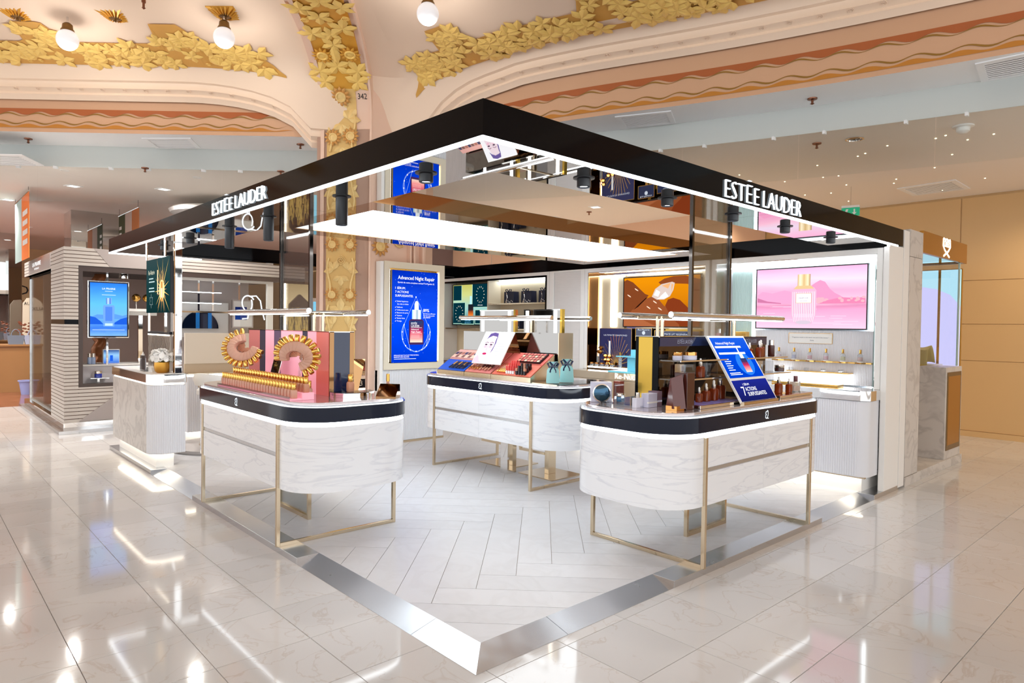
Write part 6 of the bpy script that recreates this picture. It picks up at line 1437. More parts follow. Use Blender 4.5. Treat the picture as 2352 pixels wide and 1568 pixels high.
for i, y in enumerate((5.75, 5.45, 4.95)): navybag(('left', 'middle', 'right')[i] + ' navy gift bag on the lower cabinet shelf', y, 1.5705, 'navy gift bags on the lower shelf')
# cashier counter goods
t = thing('flower_pot', 'gold round pot of white flowers on the cashier counter corner', 'flower pot', (.17, 5.60, 1.05))
part(t, 'pot', MB().lathe([(.055, 0), (.075, .02), (.085, .07), (.083, .115), (.078, .117), (.075, .10), (.001, .095)], seg=28), mat('satin_gold', srgb(206, 152, 66), .3, .9))
rp = random.Random(11); pet = MB()
vs0 = []
for i in range(150):
    a = rp.uniform(0, 6.28); el = rp.uniform(-.15, 1.5); rr = .115 + rp.uniform(-.03, .02); c0 = Vector((rr * math.cos(a) * math.cos(el), rr * math.sin(a) * math.cos(el), .155 + .085 * math.sin(el)))
    n = Vector((math.cos(a) * math.cos(el), math.sin(a) * math.cos(el), math.sin(el))) + Vector((rp.uniform(-.6, .6), rp.uniform(-.6, .6), rp.uniform(-.6, .6))); n.normalize(); u1 = n.orthogonal().normalized(); u1.rotate(Matrix.Rotation(rp.uniform(0, 6.28), 3, n)); u2 = n.cross(u1); s = rp.uniform(.022, .038)
    ring = [c0 + (u1 * math.cos(q * 1.047) + u2 * math.sin(q * 1.047)) * s * rp.uniform(.8, 1.15) + n * rp.uniform(.0, .014) for q in range(6)]
    pet.add([tuple(c0 - n * .006)] + [tuple(q) for q in ring], [(0, q + 1, (q + 1) % 6 + 1) for q in range(6)])
tag(part(t, 'blossoms', pet, mat('white_petal', srgb(250, 248, 244), .6), True), kind='stuff')
gl = MB()
for i in range(6):
    a = i * 1.05; gl.add([(0, 0, .11), (.10 * math.cos(a - .2), .10 * math.sin(a - .2), .14), (.13 * math.cos(a), .13 * math.sin(a), .12), (.10 * math.cos(a + .2), .10 * math.sin(a + .2), .14)], [(0, 1, 2, 3)])
part(t, 'leaves', gl, mat('leaf_green', srgb(150, 176, 120), .5), False)
for i, (dx, w2, lb) in enumerate(((0, .13, 'bottom'), (.012, .115, 'middle'), (.02, .10, 'top'))):
    tag(MB().box(min(.10, .25 - w2) , .25 + .04, 5.85 - w2, 5.85 + w2, 1.05 + i * .016, 1.0655 + i * .016).build('white_book', M_white, None, bevel=.001), lb + ' slim white book of the stack on the cashier counter', 'book', 'stack of white books')
    o = bpy.data.objects[-1] if False else None
for (x, y, lb) in ((.21, 5.78, 'left'), (.25, 5.73, 'right')):
    t = thing('perfume_bottle', lb + ' of two gold capped perfume bottles standing on the white books', 'bottle', (x, y, 1.098)); part(t, 'glass', MB().box(-.018, .018, -.018, .018, 0, .07), mat('gold_glass', srgb(220, 170, 90), .1, trans=.4), False, .003); part(t, 'cap', MB().lathe([(.012, .07), (.012, .115), (.010, .117)], seg=12), M_goldmetal)
t = thing('card_holder', 'clear acrylic holder with a grey leaflet on the cashier counter', 'card holder', (.07, 6.0, 1.05)); bx('leaflet', .068, .074, 5.88, 6.06, 1.055, 1.22, mat('grey_leaflet', srgb(130, 130, 140), .4), t); bx('leaflet_head', .066, .068, 5.88, 6.06, 1.18, 1.22, mat('plum_leaflet', srgb(110, 84, 96), .4), t); bx('sleeve', .06, .064, 5.87, 6.07, 1.05, 1.225, M_acryl, t); bx('foot', .06, .13, 5.87, 6.07, 1.05, 1.054, M_acryl, t)
t = thing('pump_bottle', 'clear hand gel pump bottle behind the leaflet holder', 'bottle', (.12, 6.18, 1.05)); part(t, 'glass', MB().lathe([(.03, 0), (.032, .004), (.032, .13), (.015, .15)], seg=16), M_clearg); part(t, 'pump', MB().lathe([(.014, .15), (.016, .155), (.016, .18), (.006, .185), (.006, .205)], seg=12), M_white)
# ------------------------------------------------------------------ neighbouring kiosk on the left (grey slats, blue screen)
M_slat = mat('greige_slat', srgb(196, 188, 180), .4); M_slatd = mat('brown_gap', srgb(110, 88, 78), .6); M_greyp = mat('grey_panel', srgb(168, 158, 154), .4); M_dkbr = mat('dark_brown_frame', srgb(72, 60, 56), .35)
k = thing('neighbour_kiosk', 'grey slatted neighbouring kiosk with a tall blue screen behind the cashier', 'kiosk', (1.5, 9.5, 0))
def slats(nm, x0, x1, y0, y1, z0, z1, par, pitch=.053):
    bx(nm + '_core', x0 + .006, x1 - .006, y0 + .006, y1 - .006, z0, z1, M_slatd, par)
    b = MB(); z = z0
    while z < z1 - .01: b.box(x0, x1, y0, y1, z, min(z1, z + pitch * .8)); z += pitch
    o = b.build(nm, M_slat, par); o['kind'] = 'stuff'; return o
slats('slat_pillar', -.21, -.035, 9.0, 10.1, .14, 1.55, k); slats('slat_pillar', -.21, -.035, 9.0, 10.1, 1.62, 2.40, k); bx('black_stripe', -.205, -.04, 9.005, 10.095, 1.55, 1.62, M_black, k)
slats('slat_fascia', -.215, 3.4, 8.99, 9.10, 2.40, 2.655, k); slats('slat_fascia', -.215, -.1, 9.10, 13.0, 2.40, 2.655, k)
slats('slat_apron', -.035, 1.0, 9.0, 9.08, .14, .64, k)
MB().add([(.36, 8.985, 2.405), (1.3, 8.985, 2.405), (1.3, 8.985, 2.652), (.16, 8.985, 2.652), (.36, 8.995, 2.405), (1.3, 8.995, 2.405), (1.3, 8.995, 2.652), (.16, 8.995, 2.652)], [(0, 1, 2, 3), (4, 7, 6, 5), (0, 4, 5, 1), (1, 5, 6, 2), (2, 6, 7, 3), (3, 7, 4, 0)]).build('diagonal_panel', M_greyp, k)
MB().add([(-.03, 8.985, .15), (.62, 8.985, .64), (1.2, 8.985, .64), (1.2, 8.985, .15), (-.03, 8.998, .15), (.62, 8.998, .64), (1.2, 8.998, .64), (1.2, 8.998, .15)], [(0, 1, 2, 3), (4, 7, 6, 5), (0, 4, 5, 1), (1, 5, 6, 2), (2, 6, 7, 3), (3, 7, 4, 0)]).build('diagonal_panel', M_greyp, k)
bx('side_panel', -.222, -.214, 10.1, 12.4, 2.42, 2.64, M_greyp, k)
S = Surf((-.224, 11.9, 2.50), (0, -1, 0), (0, 0, 1)); S.text('lettering', 'LA PRAIRIE', 0, .02, .07, WHT, k, d=.002, width=.9); S.text('lettering', 'SWITZERLAND', .2, -.04, .03, WHT, k, d=.002, width=.5)
for (x0, x1, z0, z1) in ((-.035, .02, .64, 2.40), (.02, 3.4, 2.32, 2.40), (.02, 1.2, .64, .69)): bx('dark_frame', x0, x1, 9.0, 9.08, z0, z1, M_dkbr, k)
bx('plinth', -.22, 3.4, 8.98, 13.0, 0, .14, M_chrome, k, .002); bx('kerb', -.30, 3.4, 8.80, 8.98, 0, .05, M_steel, k, .002); bx('kerb', -.30, -.22, 8.98, 13.0, 0, .05, M_steel, k, .002)
bx('back_wall', -.1, 3.4, 11.6, 11.7, .14, 2.4, mat('mauve_wall', srgb(176, 156, 150), .4), k); bx('ceiling_board', -.1, 3.4, 9.1, 12.9, 2.385, 2.40, mat('dark_board', srgb(70, 66, 66), .5), k)
bx('glass_side', -.13, -.12, 10.15, 12.95, .14, 2.40, M_smoke, k); bx('chrome_edge', -.145, -.105, 10.12, 10.16, .14, 2.40, M_chrome, k); bx('chrome_edge', -.145, -.105, 12.93, 12.97, .14, 2.40, M_chrome, k); bx('side_sill', -.13, .6, 10.1, 12.95, .141, .16, M_white, k)
bx('counter', .05, .95, 9.25, 9.75, .14, .93, mat('grey_white', srgb(196, 192, 196), .3), k, .01); bx('counter_top', .03, 1.0, 9.22, 9.78, .93, .955, M_white, k, .004)
for (x) in (.45, .88): MB().lathe([(.09, 2.385), (.09, 2.36), (.14, 2.355), (.15, 2.34), (.10, 2.335)], (x - .35, 9.2, 0), 18).build('ceiling_lamp', M_chrome, k, True)
for (x) in (.62, 1.15): MB().lathe([(.07, 2.385), (.07, 2.26), (.06, 2.255)], (x, 9.35, 0), 18).build('drum_lamp', M_chrome, k, True)
bx('grey_opening', 1.36, 2.75, 9.9, 9.95, 1.45, 2.40, M_greyp, k); 
for (x0, x1, z0, z1) in ((1.30, 1.36, .14, 2.4), (2.75, 2.85, .14, 2.4), (1.36, 2.75, 2.28, 2.32)): bx('light_post', x0, x1, 9.05, 9.12, z0, z1, M_white, k)
bx('strip_light', 1.4, 2.7, 9.1, 9.13, 2.33, 2.345, M_led, k); bx('cross_bar', 1.36, 2.75, 9.09, 9.12, 1.76, 1.785, M_champ, k)
for z in (2.10, 1.92): bx('glass_tube', 1.4, 2.1, 9.4, 9.42, z, z + .01, M_led, k)
for x in (1.75, 1.98, 2.42): bx('chrome_rod', x, x + .03, 9.5, 9.53, 1.8, 2.38, M_chrome, k)
# blue arch disc and framed print
t = thing('arch_disc', 'dark blue half-round mirror arch seen behind the reception desk', 'display', (1.9, 9.85, 1.35))
MB().prism([(.30 * math.cos(R(a)), .30 * math.sin(R(a))) for a in range(0, 181, 9)], 0, .03, M=Matrix.Translation((1.88, 9.80, 1.50)) @ Matrix.Rotation(R(90), 4, 'X')).build('disc', mat('navy_mirror', srgb(24, 40, 70), .05, .6, coat=.5), t)
bx('surround', 1.42, 2.36, 9.81, 9.85, 1.35, 1.95, mat('pale_grey_panel', srgb(206, 204, 202), .3), t); bx('cabinet', 1.42, 2.36, 9.8, 9.9, .14, 1.35, M_greyp, t)
for x in (1.80, 2.0): bx('blue_bar', x, x + .06, 9.755, 9.765, 1.50, 1.77, mat('blue_bar', srgb(30, 120, 200), .2), t)
t = thing('framed_print', 'grey framed blue print beside the blue arch', 'picture', (2.45, 9.4, 1.5)); S = Surf((2.28, 9.4, 1.52), (1, 0, 0), (0, 0, 1)); S.slab('board', 0, .36, 0, .48, .02, mat('pale_grey_panel', srgb(206, 204, 202), .3), t); S.frame('frame', 0, .36, 0, .48, .02, .03, M_greyp, t, d=.006); S.rect('print', .05, .25, .14, .36, emit_ramp('navy_print', [(0, srgb(30, 60, 130)), (1, srgb(20, 30, 80))], .8), t, .002); bx('leg', 2.44, 2.47, 9.41, 9.43, .14, 1.52, M_greyp, t)
t = thing('script_reflection', 'white looping script sign on glass behind the reception desk', 'sign', (2.0, 7.20, 1.5)); bx('glass', 1.60, 2.18, 7.19, 7.196, 1.462, 2.30, M_glass, t)
S = Surf((1.62, 7.188, 1.62), (1, 0, 0), (0, 0, 1)); S.line('script', [[(.08 + .10 * math.cos(R(a)) * (1 - a / 900), .26 + .11 * math.sin(R(a))) for a in range(30, 400, 18)], [(.10, .36), (.2, .37), (.26, .30), (.28, .18), (.32, .03)], [(.0, .12), (.10, .14), (.08, .05), (.0, .04)]], .018, emit('script_white', (.85, .93, 1, 1), 1.3), t, .001)  # glowing strokes imitate a reflected monogram
# screen and goods in the neighbouring kiosk
t = thing('kiosk_screen', 'tall blue screen with a glass perfume bottle in the slatted kiosk', 'screen', (.35, 9.03, 1.36))
S = Surf((.085, 9.04, 1.355), (1, 0, 0), (0, 0, 1)); S.slab('housing', 0, .54, 0, .84, .05, M_chrome, t, bevel=.005); S.frame('bezel', .012, .528, .012, .828, .018, .01, M_mblack, t, d=.006)
S.rect('picture', .03, .51, .03, .81, emit_ramp('blue_sea_print', [(0, srgb(120, 176, 255)), (.15, srgb(60, 120, 246)), (.35, srgb(110, 180, 250)), (.6, srgb(96, 186, 255)), (1, srgb(40, 120, 250))], 1.0, 'Z', .08), t, .002)
S.poly('print_hill', [(.03, .20), (.03, .32), (.10, .30), (.17, .24), (.20, .20)], col('hill_blue', 30, 90, 210), t, .003); S.poly('print_hill', [(.51, .20), (.51, .31), (.42, .28), (.35, .23), (.33, .20)], col('hill_blue', 30, 90, 210), t, .003); S.poly('print_far_hill', [(.03, .30), (.12, .345), (.22, .34), (.33, .36), (.45, .33), (.51, .35), (.51, .28), (.03, .28)], col('far_hill', 90, 150, 240), t, .0026)
S.poly('print_bottle', [(.20, .17), (.34, .17), (.345, .46), (.335, .485), (.205, .485), (.195, .46)], col('bottle_blue', 110, 160, 250), t, .004); S.rect('print_inner', .225, .315, .25, .46, col('bottle_inner', 80, 130, 236), t, .0046); S.rect('print_cap', .235, .305, .50, .59, emit_ramp('blue_cap', [(0, srgb(50, 90, 190)), (.4, srgb(190, 220, 255)), (.7, srgb(70, 110, 210)), (1, srgb(140, 180, 250))], 1, 'X'), t, .0046); S.rect('print_base', .22, .32, .18, .215, col('base_glow', 190, 220, 255), t, .0046)
S.text('print_text', 'LA PRAIRIE', .27, .715, .026, WHT, t, d=.004, width=.17, align='CENTER'); S.line('print_text_line', [[(.22, .69), (.32, .69)], [(.18, .635), (.36, .635)]], .006, col('soft_white', 220, 236, 255), t, .004); S.line('print_text_line', [(.06, .118), (.48, .118)], .005, col('soft_white', 220, 236, 255), t, .004)
for z0, z1 in ((.956, 1.355), (2.195, 2.385)): bx('pole', .33, .355, 9.07, 9.09, z0, z1, M_chrome, t)
for (x, y, z, lb) in ((.34, 9.45, .956, 'blue lit perfume display box on the slatted kiosk counter'),):
    t = thing('display_box', lb, 'display box', (x, y, z)); bx('box', .36, .58, 9.43, 9.50, .956, 1.17, M_white, t); S = Surf((.365, 9.429, .96), (1, 0, 0), (0, 0, 1)); S.rect('print', 0, .21, 0, .2, emit_ramp('box_print', [(0, srgb(60, 110, 210)), (.6, srgb(150, 200, 250)), (1, srgb(30, 60, 130))], .9), t, .001); S.rect('print_bottle', .085, .125, .03, .12, col('hill_blue', 30, 90, 210), t, .002)
for (x, lb) in ((.16, 'left of two pale blue cream tubes on the slatted kiosk counter'), (.21, 'right of two pale blue cream tubes on the slatted kiosk counter')):
    t = thing('cream_tube', lb, 'bottle', (x, 9.32, .956), 0, 'pale blue cream tubes'); part(t, 'tube', MB().lathe([(.026, 0), (.028, .004), (.028, .10), (.02, .105)], seg=14), mat('pale_blue', srgb(170, 190, 224), .2)); part(t, 'cap', MB().lathe([(.022, .105), (.022, .16), (.019, .162)], seg=14), M_silver)
t = thing('jar_shelf', 'small chrome shelf on the slatted kiosk front under the screen', 'shelf', (.22, 9.08, .76)); bx('plate', .12, .36, 9.02, 9.24, .755, .765, M_chrome, t); bx('bracket', .22, .25, 9.10, 9.25, .70, .755, M_chrome, t)
jar('cobalt blue cream jar with silver lid on the small chrome shelf', .235, 9.12, .7655, .05, .10, mat('cobalt_glass', srgb(26, 50, 150), .1, coat=.4), M_silver)
t = thing('twisted_column', 'twisted wooden column behind the blue screen', 'column', (.45, 10.6, .14)); pts = [(.52 + .03 * math.cos(i * .9), 10.6 + .03 * math.sin(i * .9), .14 + i * .04) for i in range(58)]; MB().tube(pts, .085, 10).build('shaft', mat('copper_wood', srgb(150, 92, 56), .25, .3), t, True)
for (x, lb) in ((.78, 'left gold ball ornament on the white shelf beside the green banner'), (.93, 'right gold ball ornament on the white shelf beside the green banner')):
    t = thing('gold_ball', lb, 'ornament', (x, 9.3, 1.80), 0, 'gold ball ornaments'); part(t, 'ball', MB().ball((0, 0, .17), .062, 16, 10), M_goldmetal); part(t, 'pin', MB().lathe([(.006, 0), (.006, .11)], seg=8), M_white)
t = thing('white_shelf', 'white wall shelf with two gold ball ornaments', 'shelf', (.85, 9.3, 1.77)); bx('board', .66, 1.15, 9.2, 9.4, 1.76, 1.80, M_white, t); bx('bracket', .70, 1.1, 9.40, 9.43, 1.70, 1.80, M_white, t); bx('wall_post', .84, .90, 9.42, 9.46, .95, 1.76, M_chrome, t)
# golden grass light panels behind the glass fin
t = thing('lit_panel', 'lit black panel with golden grass pattern seen through the left glass fin', 'light panel', (2.45, 7.22, ZF)); bx('panel', 2.18, 2.68, 7.20, 7.24, ZF, 2.20, mat('black_panel', srgb(30, 30, 44), .2), t)
S = Surf((2.18, 7.199, ZF), (1, 0, 0), (0, 0, 1)); S.rect('glow', .0, .50, 1.55, 2.15, emit_ramp('honey_glow', [(0, srgb(220, 180, 110)), (.6, srgb(250, 224, 170)), (1, srgb(206, 180, 130))], .9), t, .002)
S.poly('dark_peak', [(.10, 1.55), (.12, 1.85), (.26, 1.99), (.30, 2.0), (.44, 1.88), (.46, 1.55)], mat('black_panel', srgb(30, 30, 44), .2), t, .004); S.slab('light_tube', .05, .075, 1.0, 2.15, .02, M_ledw, t, d=.02); S.slab('light_tube', .0, .015, 1.0, 2.15, .02, M_ledw, t, d=.02)
rp = random.Random(6); gr = []
for i in range(46):
    a = rp.uniform(.12, .44); b0 = rp.uniform(1.15, 1.5); pl = [(a, b0)]
    for j in range(5): pl.append((pl[-1][0] + rp.uniform(-.018, .018), pl[-1][1] + rp.uniform(.04, .085)))
    gr.append([p for p in pl if p[1] < 1.92])
S.line('golden_grass', gr, .011, emit('gold_print_lit', srgb(236, 200, 110), .9), t, .006)
t = thing('lit_panel', 'narrow pale blue lit poster right of the golden grass panel', 'light panel', (2.80, 7.3, ZF)); bx('panel', 2.72, 2.9, 7.28, 7.32, ZF, 2.0, M_white, t); S = Surf((2.72, 7.279, ZF), (1, 0, 0), (0, 0, 1)); S.rect('print', .01, .17, 1.3, 1.9, emit_ramp('aqua_print', [(0, srgb(150, 200, 214)), (1, srgb(120, 190, 220))], .9), t, .002)
# ------------------------------------------------------------------ far aisle on the left
t = thing('mirrored_column', 'square mirrored column rising behind the slatted kiosk', 'column', (.9, 13.2, 0)); bx('shaft', .50, 1.32, 12.9, 13.6, .14, 3.73, M_mirror, t, .004)
def banner(label, x, y0, y1, z0, z1, mats):
    t = thing('hanging_banner', label, 'banner', (x, (y0 + y1) / 2, z0)); S = Surf((x, y1, z0), (0, -1, 0), (0, 0, 1)); n = len(mats)
    for i, m in enumerate(mats): S.slab('cloth_strip', (y1 - y0) * i / n, (y1 - y0) * (i + 1) / n - .002, 0, z1 - z0, .006, m, t)
    MB().tube([(x, y0, z1), (x, y1, z1)], .012, 8).build('rod', M_chrome, t)
    for y in (y0 + .05, y1 - .05): MB().tube([(x, y, z1), (x, y, 3.73)], .003, 5).build('wire', M_mblack, t)
    return t, S
M_or = mat('orange_cloth', srgb(236, 120, 40), .7); M_tealc = mat('teal_pink_cloth', srgb(170, 190, 186), .7)
t, S = banner('orange and teal fabric banner hanging over the far left aisle', -.41, 10.75, 12.45, 2.60, 3.66, [M_tealc, M_or])
for i in range(4): S.line('white_text_block', [(.98, .28 + i * .16), (1.55, .28 + i * .16)], .085, M_white, t, .002)
t, S = banner('green and white photo banner hanging beside the canopy end', 1.16, 10.75, 12.2, 2.75, 3.6, [mat('green_photo', srgb(70, 76, 40), .7), mat('white_photo', srgb(206, 190, 180), .7), mat('orange_photo', srgb(190, 120, 70), .7)])
for i in range(4): S.slab('building_print', .05, .22, .22 + i * .12, .28 + i * .12, .002, M_white, t, d=.002)
wl = MB().box(-2.6, 2.4, 22.3, 22.4, 0, 3.73).build('wall_far_shop', mat('warm_shop_wall', srgb(214, 180, 140), .5)); tag(wl, kind='structure')
t = thing('shop_sign', 'cream fascia with a dark letter D over the far shop', 'sign', (.4, 20.2, 2.2)); bx('fascia', -.6, .75, 20.2, 20.3, 2.15, 2.75, mat('cream_fascia', srgb(226, 206, 160), .4), t); bx('post', .66, .74, 20.2, 20.3, 0, 2.15, M_champ, t); bx('post', -.6, -.5, 20.2, 20.3, 0, 2.15, M_champ, t); S = Surf((.36, 20.19, 2.30), (1, 0, 0), (0, 0, 1)); S.text('letter', 'D', .1, 0, .26, M_mblack, t, d=.003)
t = thing('mirrored_column', 'tall mirrored column at the far left edge beyond the banner', 'column', (.1, 18.3, 0)); bx('shaft', -.45, .32, 18.2, 18.9, 0, 3.73, M_smoke if False else M_mirror, t, .004)
t = thing('arch_board', 'white arch panel with reversed dark lettering in the far shop', 'panel', (.45, 17.6, 0)); MB().prism([(.0, 0), (.42, 0), (.42, 1.9), (.36, 2.05), (.24, 2.14), (.10, 2.12), (.02, 2.0)], 0, .04, M=Matrix.Translation((.18, 17.0, 0)) @ Matrix.Rotation(R(90), 4, 'X')).build('board', M_cream, t); S = Surf((.20, 16.955, 1.83), (1, 0, 0), (0, 0, 1)); S.text('letters', 'XUA', .17, 0, .09, M_mblack, t, d=.002, width=.24); S.text('letters', 'AUX', .02, .13, .07, M_mblack, t, d=.002, width=.18)
t = thing('shop_table', 'brown wooden shop table with handbags at the far left', 'table', (.2, 16.3, 0)); bx('top', -.5, .5, 16.0, 16.6, 1.02, 1.06, mat('tan_wood', srgb(170, 126, 80), .4), t); bx('panel', -.45, .45, 16.05, 16.55, 0, 1.02, mat('tan_wood', srgb(170, 126, 80), .4), t)
for (x, c_, lb) in ((-.02, (120, 130, 146), 'slate blue handbag on the far shop table'), (.28, (170, 180, 206), 'pale blue handbag on the far shop table')):
    t = thing('handbag', lb, 'handbag', (x, 16.15, 1.06), 0, 'handbags on the far table'); part(t, 'body', MB().add([(-.13, -.06, 0), (.13, -.06, 0), (.13, .06, 0), (-.13, .06, 0), (-.16, -.05, .2), (.16, -.05, .2), (.16, .05, .2), (-.16, .05, .2)], [(0, 3, 2, 1), (4, 5, 6, 7), (0, 1, 5, 4), (1, 2, 6, 5), (2, 3, 7, 6), (3, 0, 4, 7)]), mat('bag%d' % c_[0], srgb(*c_), .5), False); part(t, 'handle', MB().tube([(.08 * math.cos(R(a)), 0, .2 + .13 * math.sin(R(a))) for a in range(0, 181, 18)], .01, 6), mat('bag%d' % c_[0], srgb(*c_), .5))
t = thing('potted_plant', 'reddish leafy plant behind the handbags at the far left', 'plant', (.3, 16.45, 1.06)); part(t, 'pot', MB().lathe([(.08, 0), (.1, .15), (.09, .15)], seg=14), M_mblack); lf = MB(); rp = random.Random(8)
for i in range(60):
    a = rp.uniform(0, 6.28); r_ = rp.uniform(.05, .35); z_ = .2 + rp.uniform(0, .3); lf.add([(0 + r_ * math.cos(a), r_ * math.sin(a) * .4, z_), (r_ * math.cos(a) + .04, r_ * math.sin(a) * .4, z_ + .03), (r_ * math.cos(a) + .08, r_ * math.sin(a) * .4, z_), (r_ * math.cos(a) + .04, r_ * math.sin(a) * .4 + .02, z_ - .02)], [(0, 1, 2, 3)])
part(t, 'foliage', lf, mat('red_leaf', srgb(150, 90, 66), .6), False)
t = thing('bucket', 'lavender blue plastic bucket on the far left floor', 'bucket', (.12, 15.4, .004)); part(t, 'pail', MB().lathe([(.13, 0), (.17, .28), (.19, .28), (.19, .30), (.17, .30), (.155, .27), (.12, .02), (.001, .02)], seg=20, cap=False), mat('lavender_plastic', srgb(150, 160, 210), .4)); part(t, 'handle', MB().tube([(.18 * math.cos(R(a)), .02, .28 + .02 * math.sin(R(a))) for a in range(0, 181, 20)], .006, 5), M_chrome)
t = thing('dust_cover', 'black fabric cover slumped against the far table', 'cover', (.62, 15.7, .004)); part(t, 'cloth', MB().add([(-.35, -.2, 0), (.3, -.2, 0), (.3, .2, 0), (-.35, .2, 0), (-.1, -.1, .55), (.22, -.12, .7), (.24, .1, .68), (-.08, .1, .5)], [(0, 3, 2, 1), (4, 5, 6, 7), (0, 1, 5, 4), (1, 2, 6, 5), (2, 3, 7, 6), (3, 0, 4, 7)]), M_mblack, False)
# emergency exit signs
def exit_sign(label, x, y, z, rz, w_=.24):
    t = thing('exit_sign', label, 'exit sign', (x, y, z), rz); part(t, 'plate', MB().box(-w_ / 2, w_ / 2, -.006, .006, -.12, 0), mat('exit_green', srgb(20, 130, 90), .3, emis=srgb(30, 150, 110), es=.5), False); part(t, 'arrow', MB().add([(.04, -.008, -.02), (.06, -.008, -.02), (.06, -.008, -.07), (.08, -.008, -.07), (.05, -.008, -.105), (.02, -.008, -.07), (.04, -.008, -.07)], [(0, 1, 2, 3, 4, 5, 6)]), M_white, False); part(t, 'running_figure', MB().add([(-.08, -.008, -.10), (-.05, -.008, -.10), (-.04, -.008, -.05), (-.03, -.008, -.02), (-.06, -.008, -.02), (-.07, -.008, -.05)], [(0, 1, 2, 3, 4, 5)]), M_white, False); part(t, 'lamp', MB().box(-w_ / 2, w_ / 2, -.03, .03, 0, .03), M_white, False)
    MB().tube([(x, y, z + .03), (x, y, 3.731)], .006, 6).build('hanger', M_chrome, t)
exit_sign('green exit sign hanging in front of the cream wall, upper right', 8.4, 1.62, 3.42, R(-75)); exit_sign('small green exit sign under the lightbox, above the bag cabinet', 8.6, 9.95, 3.02, R(-45), .34)
t = thing('ceiling_beam_box', 'dark taupe box beam below the gallery ceiling behind the pier', 'beam', (8.2, 12.4, 3.3)); bx('beam', 7.2, 9.0, 12.0, 12.8, 3.02, 3.73, mat('taupe_beam', srgb(130, 110, 110), .5), t)
bulk = MB().box(9.0, 10.3, 3.9, 12.0, 2.95, 3.73).build('ceiling_bulkhead', mat('peach_bulkhead', srgb(236, 196, 166), .6)); tag(bulk, kind='structure')
# ------------------------------------------------------------------ gold perfume kiosk on the right
k = thing('gold_kiosk', 'gold fascia perfume kiosk beyond the stone pillar', 'kiosk', (7, .5, 0)); M_gf = mat('gold_fascia', srgb(176, 120, 40), .35, .5)
bx('fascia', 6.135, 7.80, 0, .04, 2.455, 2.69, M_gf, k, .002); bx('fascia', 7.76, 7.80, .04, 1.6, 2.455, 2.69, M_gf, k, .002); bx('mirror_soffit', 6.135, 7.76, .04, 1.6, 2.47, 2.48, M_mirror, k)
bx('base_plinth', 6.14, 7.82, .0, 1.6, 0, .10, M_stonegrey, k, .003)
S = Surf((6.83, -.001, 2.475), (1, 0, 0), (0, 0, 1)); S.text('lettering', 'CREED', .02, .11, .07, emit('warm_letter', (1, .85, .7, 1), 4), k, d=.002, width=.22); S.line('emblem', [[(0, .2), (-.01, .12), (.06, .07), (.24, .0)], [(.26, .2), (.27, .12), (.20, .07), (.02, .0)], [(0, .2), (.08, .19), (.13, .2), (.18, .19), (.26, .2)]], .022, emit('warm_letter', (1, .85, .7, 1), 4), k, .002)
bx('lit_panel', 8.28, 8.32, .16, .95, 1.15, 2.44, mat('panel_frame_gold', srgb(200, 150, 60), .3, .6), k)
S = Surf((8.279, .95, 1.15), (0, -1, 0), (0, 0, 1)); S.rect('panel_glow', .01, .78, .01, 1.28, emit('aqua_glow', srgb(180, 226, 240), 1.0), k, .002); S.poly('panel_arch', [(.01, .01), (.78, .01), (.78, .80), (.66, .95), (.5, 1.03), (.3, 1.07), (.01, 1.06)], emit('lavender_glow', srgb(206, 202, 246), 1.0), k, .004); S.slab('panel_mullion', .52, .55, .01, 1.28, .01, M_goldmetal, k, d=.012)
bx('glass_screen', 7.60, 7.612, .03, 1.2, 1.20, 2.455, M_acryl, k); bx('glass_edge', 7.585, 7.625, .02, .035, 1.2, 2.455, mat('glass_edge', srgb(170, 200, 196), .1), k)
t = thing('gold_cabinet', 'gold fronted low cabinet with grey rim at the kiosk end', 'cabinet', (7.5, .2, .1)); bx('carcass', 7.15, 7.80, .02, .34, .10, 1.19, M_stonegrey, t, .003); bx('front', 7.24, 7.72, .012, .02, .26, 1.08, M_gf, t); bx('rim', 7.20, 7.76, .014, .02, .20, 1.13, mat('bronze_rim', srgb(120, 96, 60), .3, .6), t)
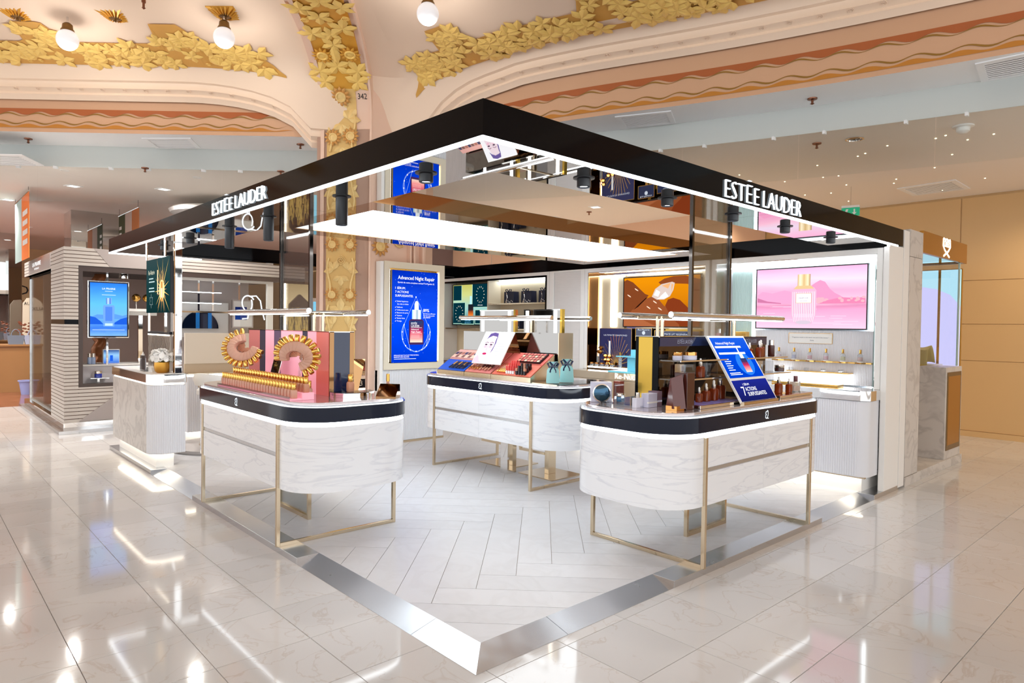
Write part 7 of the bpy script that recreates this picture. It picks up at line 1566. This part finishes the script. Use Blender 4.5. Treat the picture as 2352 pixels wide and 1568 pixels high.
t = thing('yellow_cabinet', 'bright yellow drawer cabinet with black pull behind the stone pillar', 'cabinet', (7.9, .6, .1)); bx('carcass', 7.84, 8.2, .36, .95, .12, .98, mat('yellow_lacquer', srgb(236, 176, 20), .35), t, .003); 
for (z0, z1) in ((.14, .545), (.555, .96)): bx('drawer', 7.825, 7.84, .37, .94, z0, z1, mat('yellow_lacquer', srgb(236, 176, 20), .35), t, .002)
bx('pull', 7.815, 7.826, .48, .72, .36, .41, M_black, t, .004); bx('black_marble_end', 7.82, 8.2, .345, .358, .10, 1.18, marble('black_marble', srgb(14, 12, 12), srgb(190, 180, 170), .1, 3, amount=.8), t); bx('top', 7.81, 8.22, .34, .96, .98, 1.19, M_white, t)
t = thing('draped_cloth', 'mustard linen cloth draped over the white counter of the gold kiosk', 'cloth', (7.9, .6, 1.2)); vs, fs = [], []
nx, ny = 14, 12
for i in range(nx + 1):
    for j in range(ny + 1):
        u_, v_ = i / nx, j / ny
        y = .40 + .50 * v_; f = .02 * math.sin(v_ * 19) + .012 * math.sin(v_ * 41 + 1)
        if u_ < .45: x, z = 8.12 - .33 * (u_ / .45), 1.205 + .30 * math.sin(min(1, u_ / .3) * 1.57) * (1 - .25 * v_) * (1 - u_ * .9) + .012 * math.sin(v_ * 12 + u_ * 9)
        else: q = (u_ - .45) / .55; x, z = 7.79 - .05 * q - f * q, 1.30 - (.52 + .1 * math.sin(v_ * 5)) * q
        vs.append((x, y, z))
for i in range(nx):
    for j in range(ny): fs.append((i * (ny + 1) + j, i * (ny + 1) + j + 1, (i + 1) * (ny + 1) + j + 1, (i + 1) * (ny + 1) + j))
o = MB().add(vs, fs).build('fabric', mat('mustard_linen', srgb(206, 184, 110), .8, noise=(12, .06)), t, True); sm = o.modifiers.new('solid', 'SOLIDIFY'); sm.thickness = .006

# ------------------------------------------------------------------ prints belong to the picture surface they are printed on
for o in list(bpy.data.objects):
    if o.parent and o.name.startswith('print_') and not o.name.startswith('print_background'):
        host = None
        for c_ in o.parent.children:
            nm_ = c_.name.split('.')[0]
            if nm_ in ('picture', 'print_background', 'print') and c_ is not o: host = c_; break
        if host and host.parent is o.parent:
            o.parent = host; o.matrix_parent_inverse = MW(host).inverted()
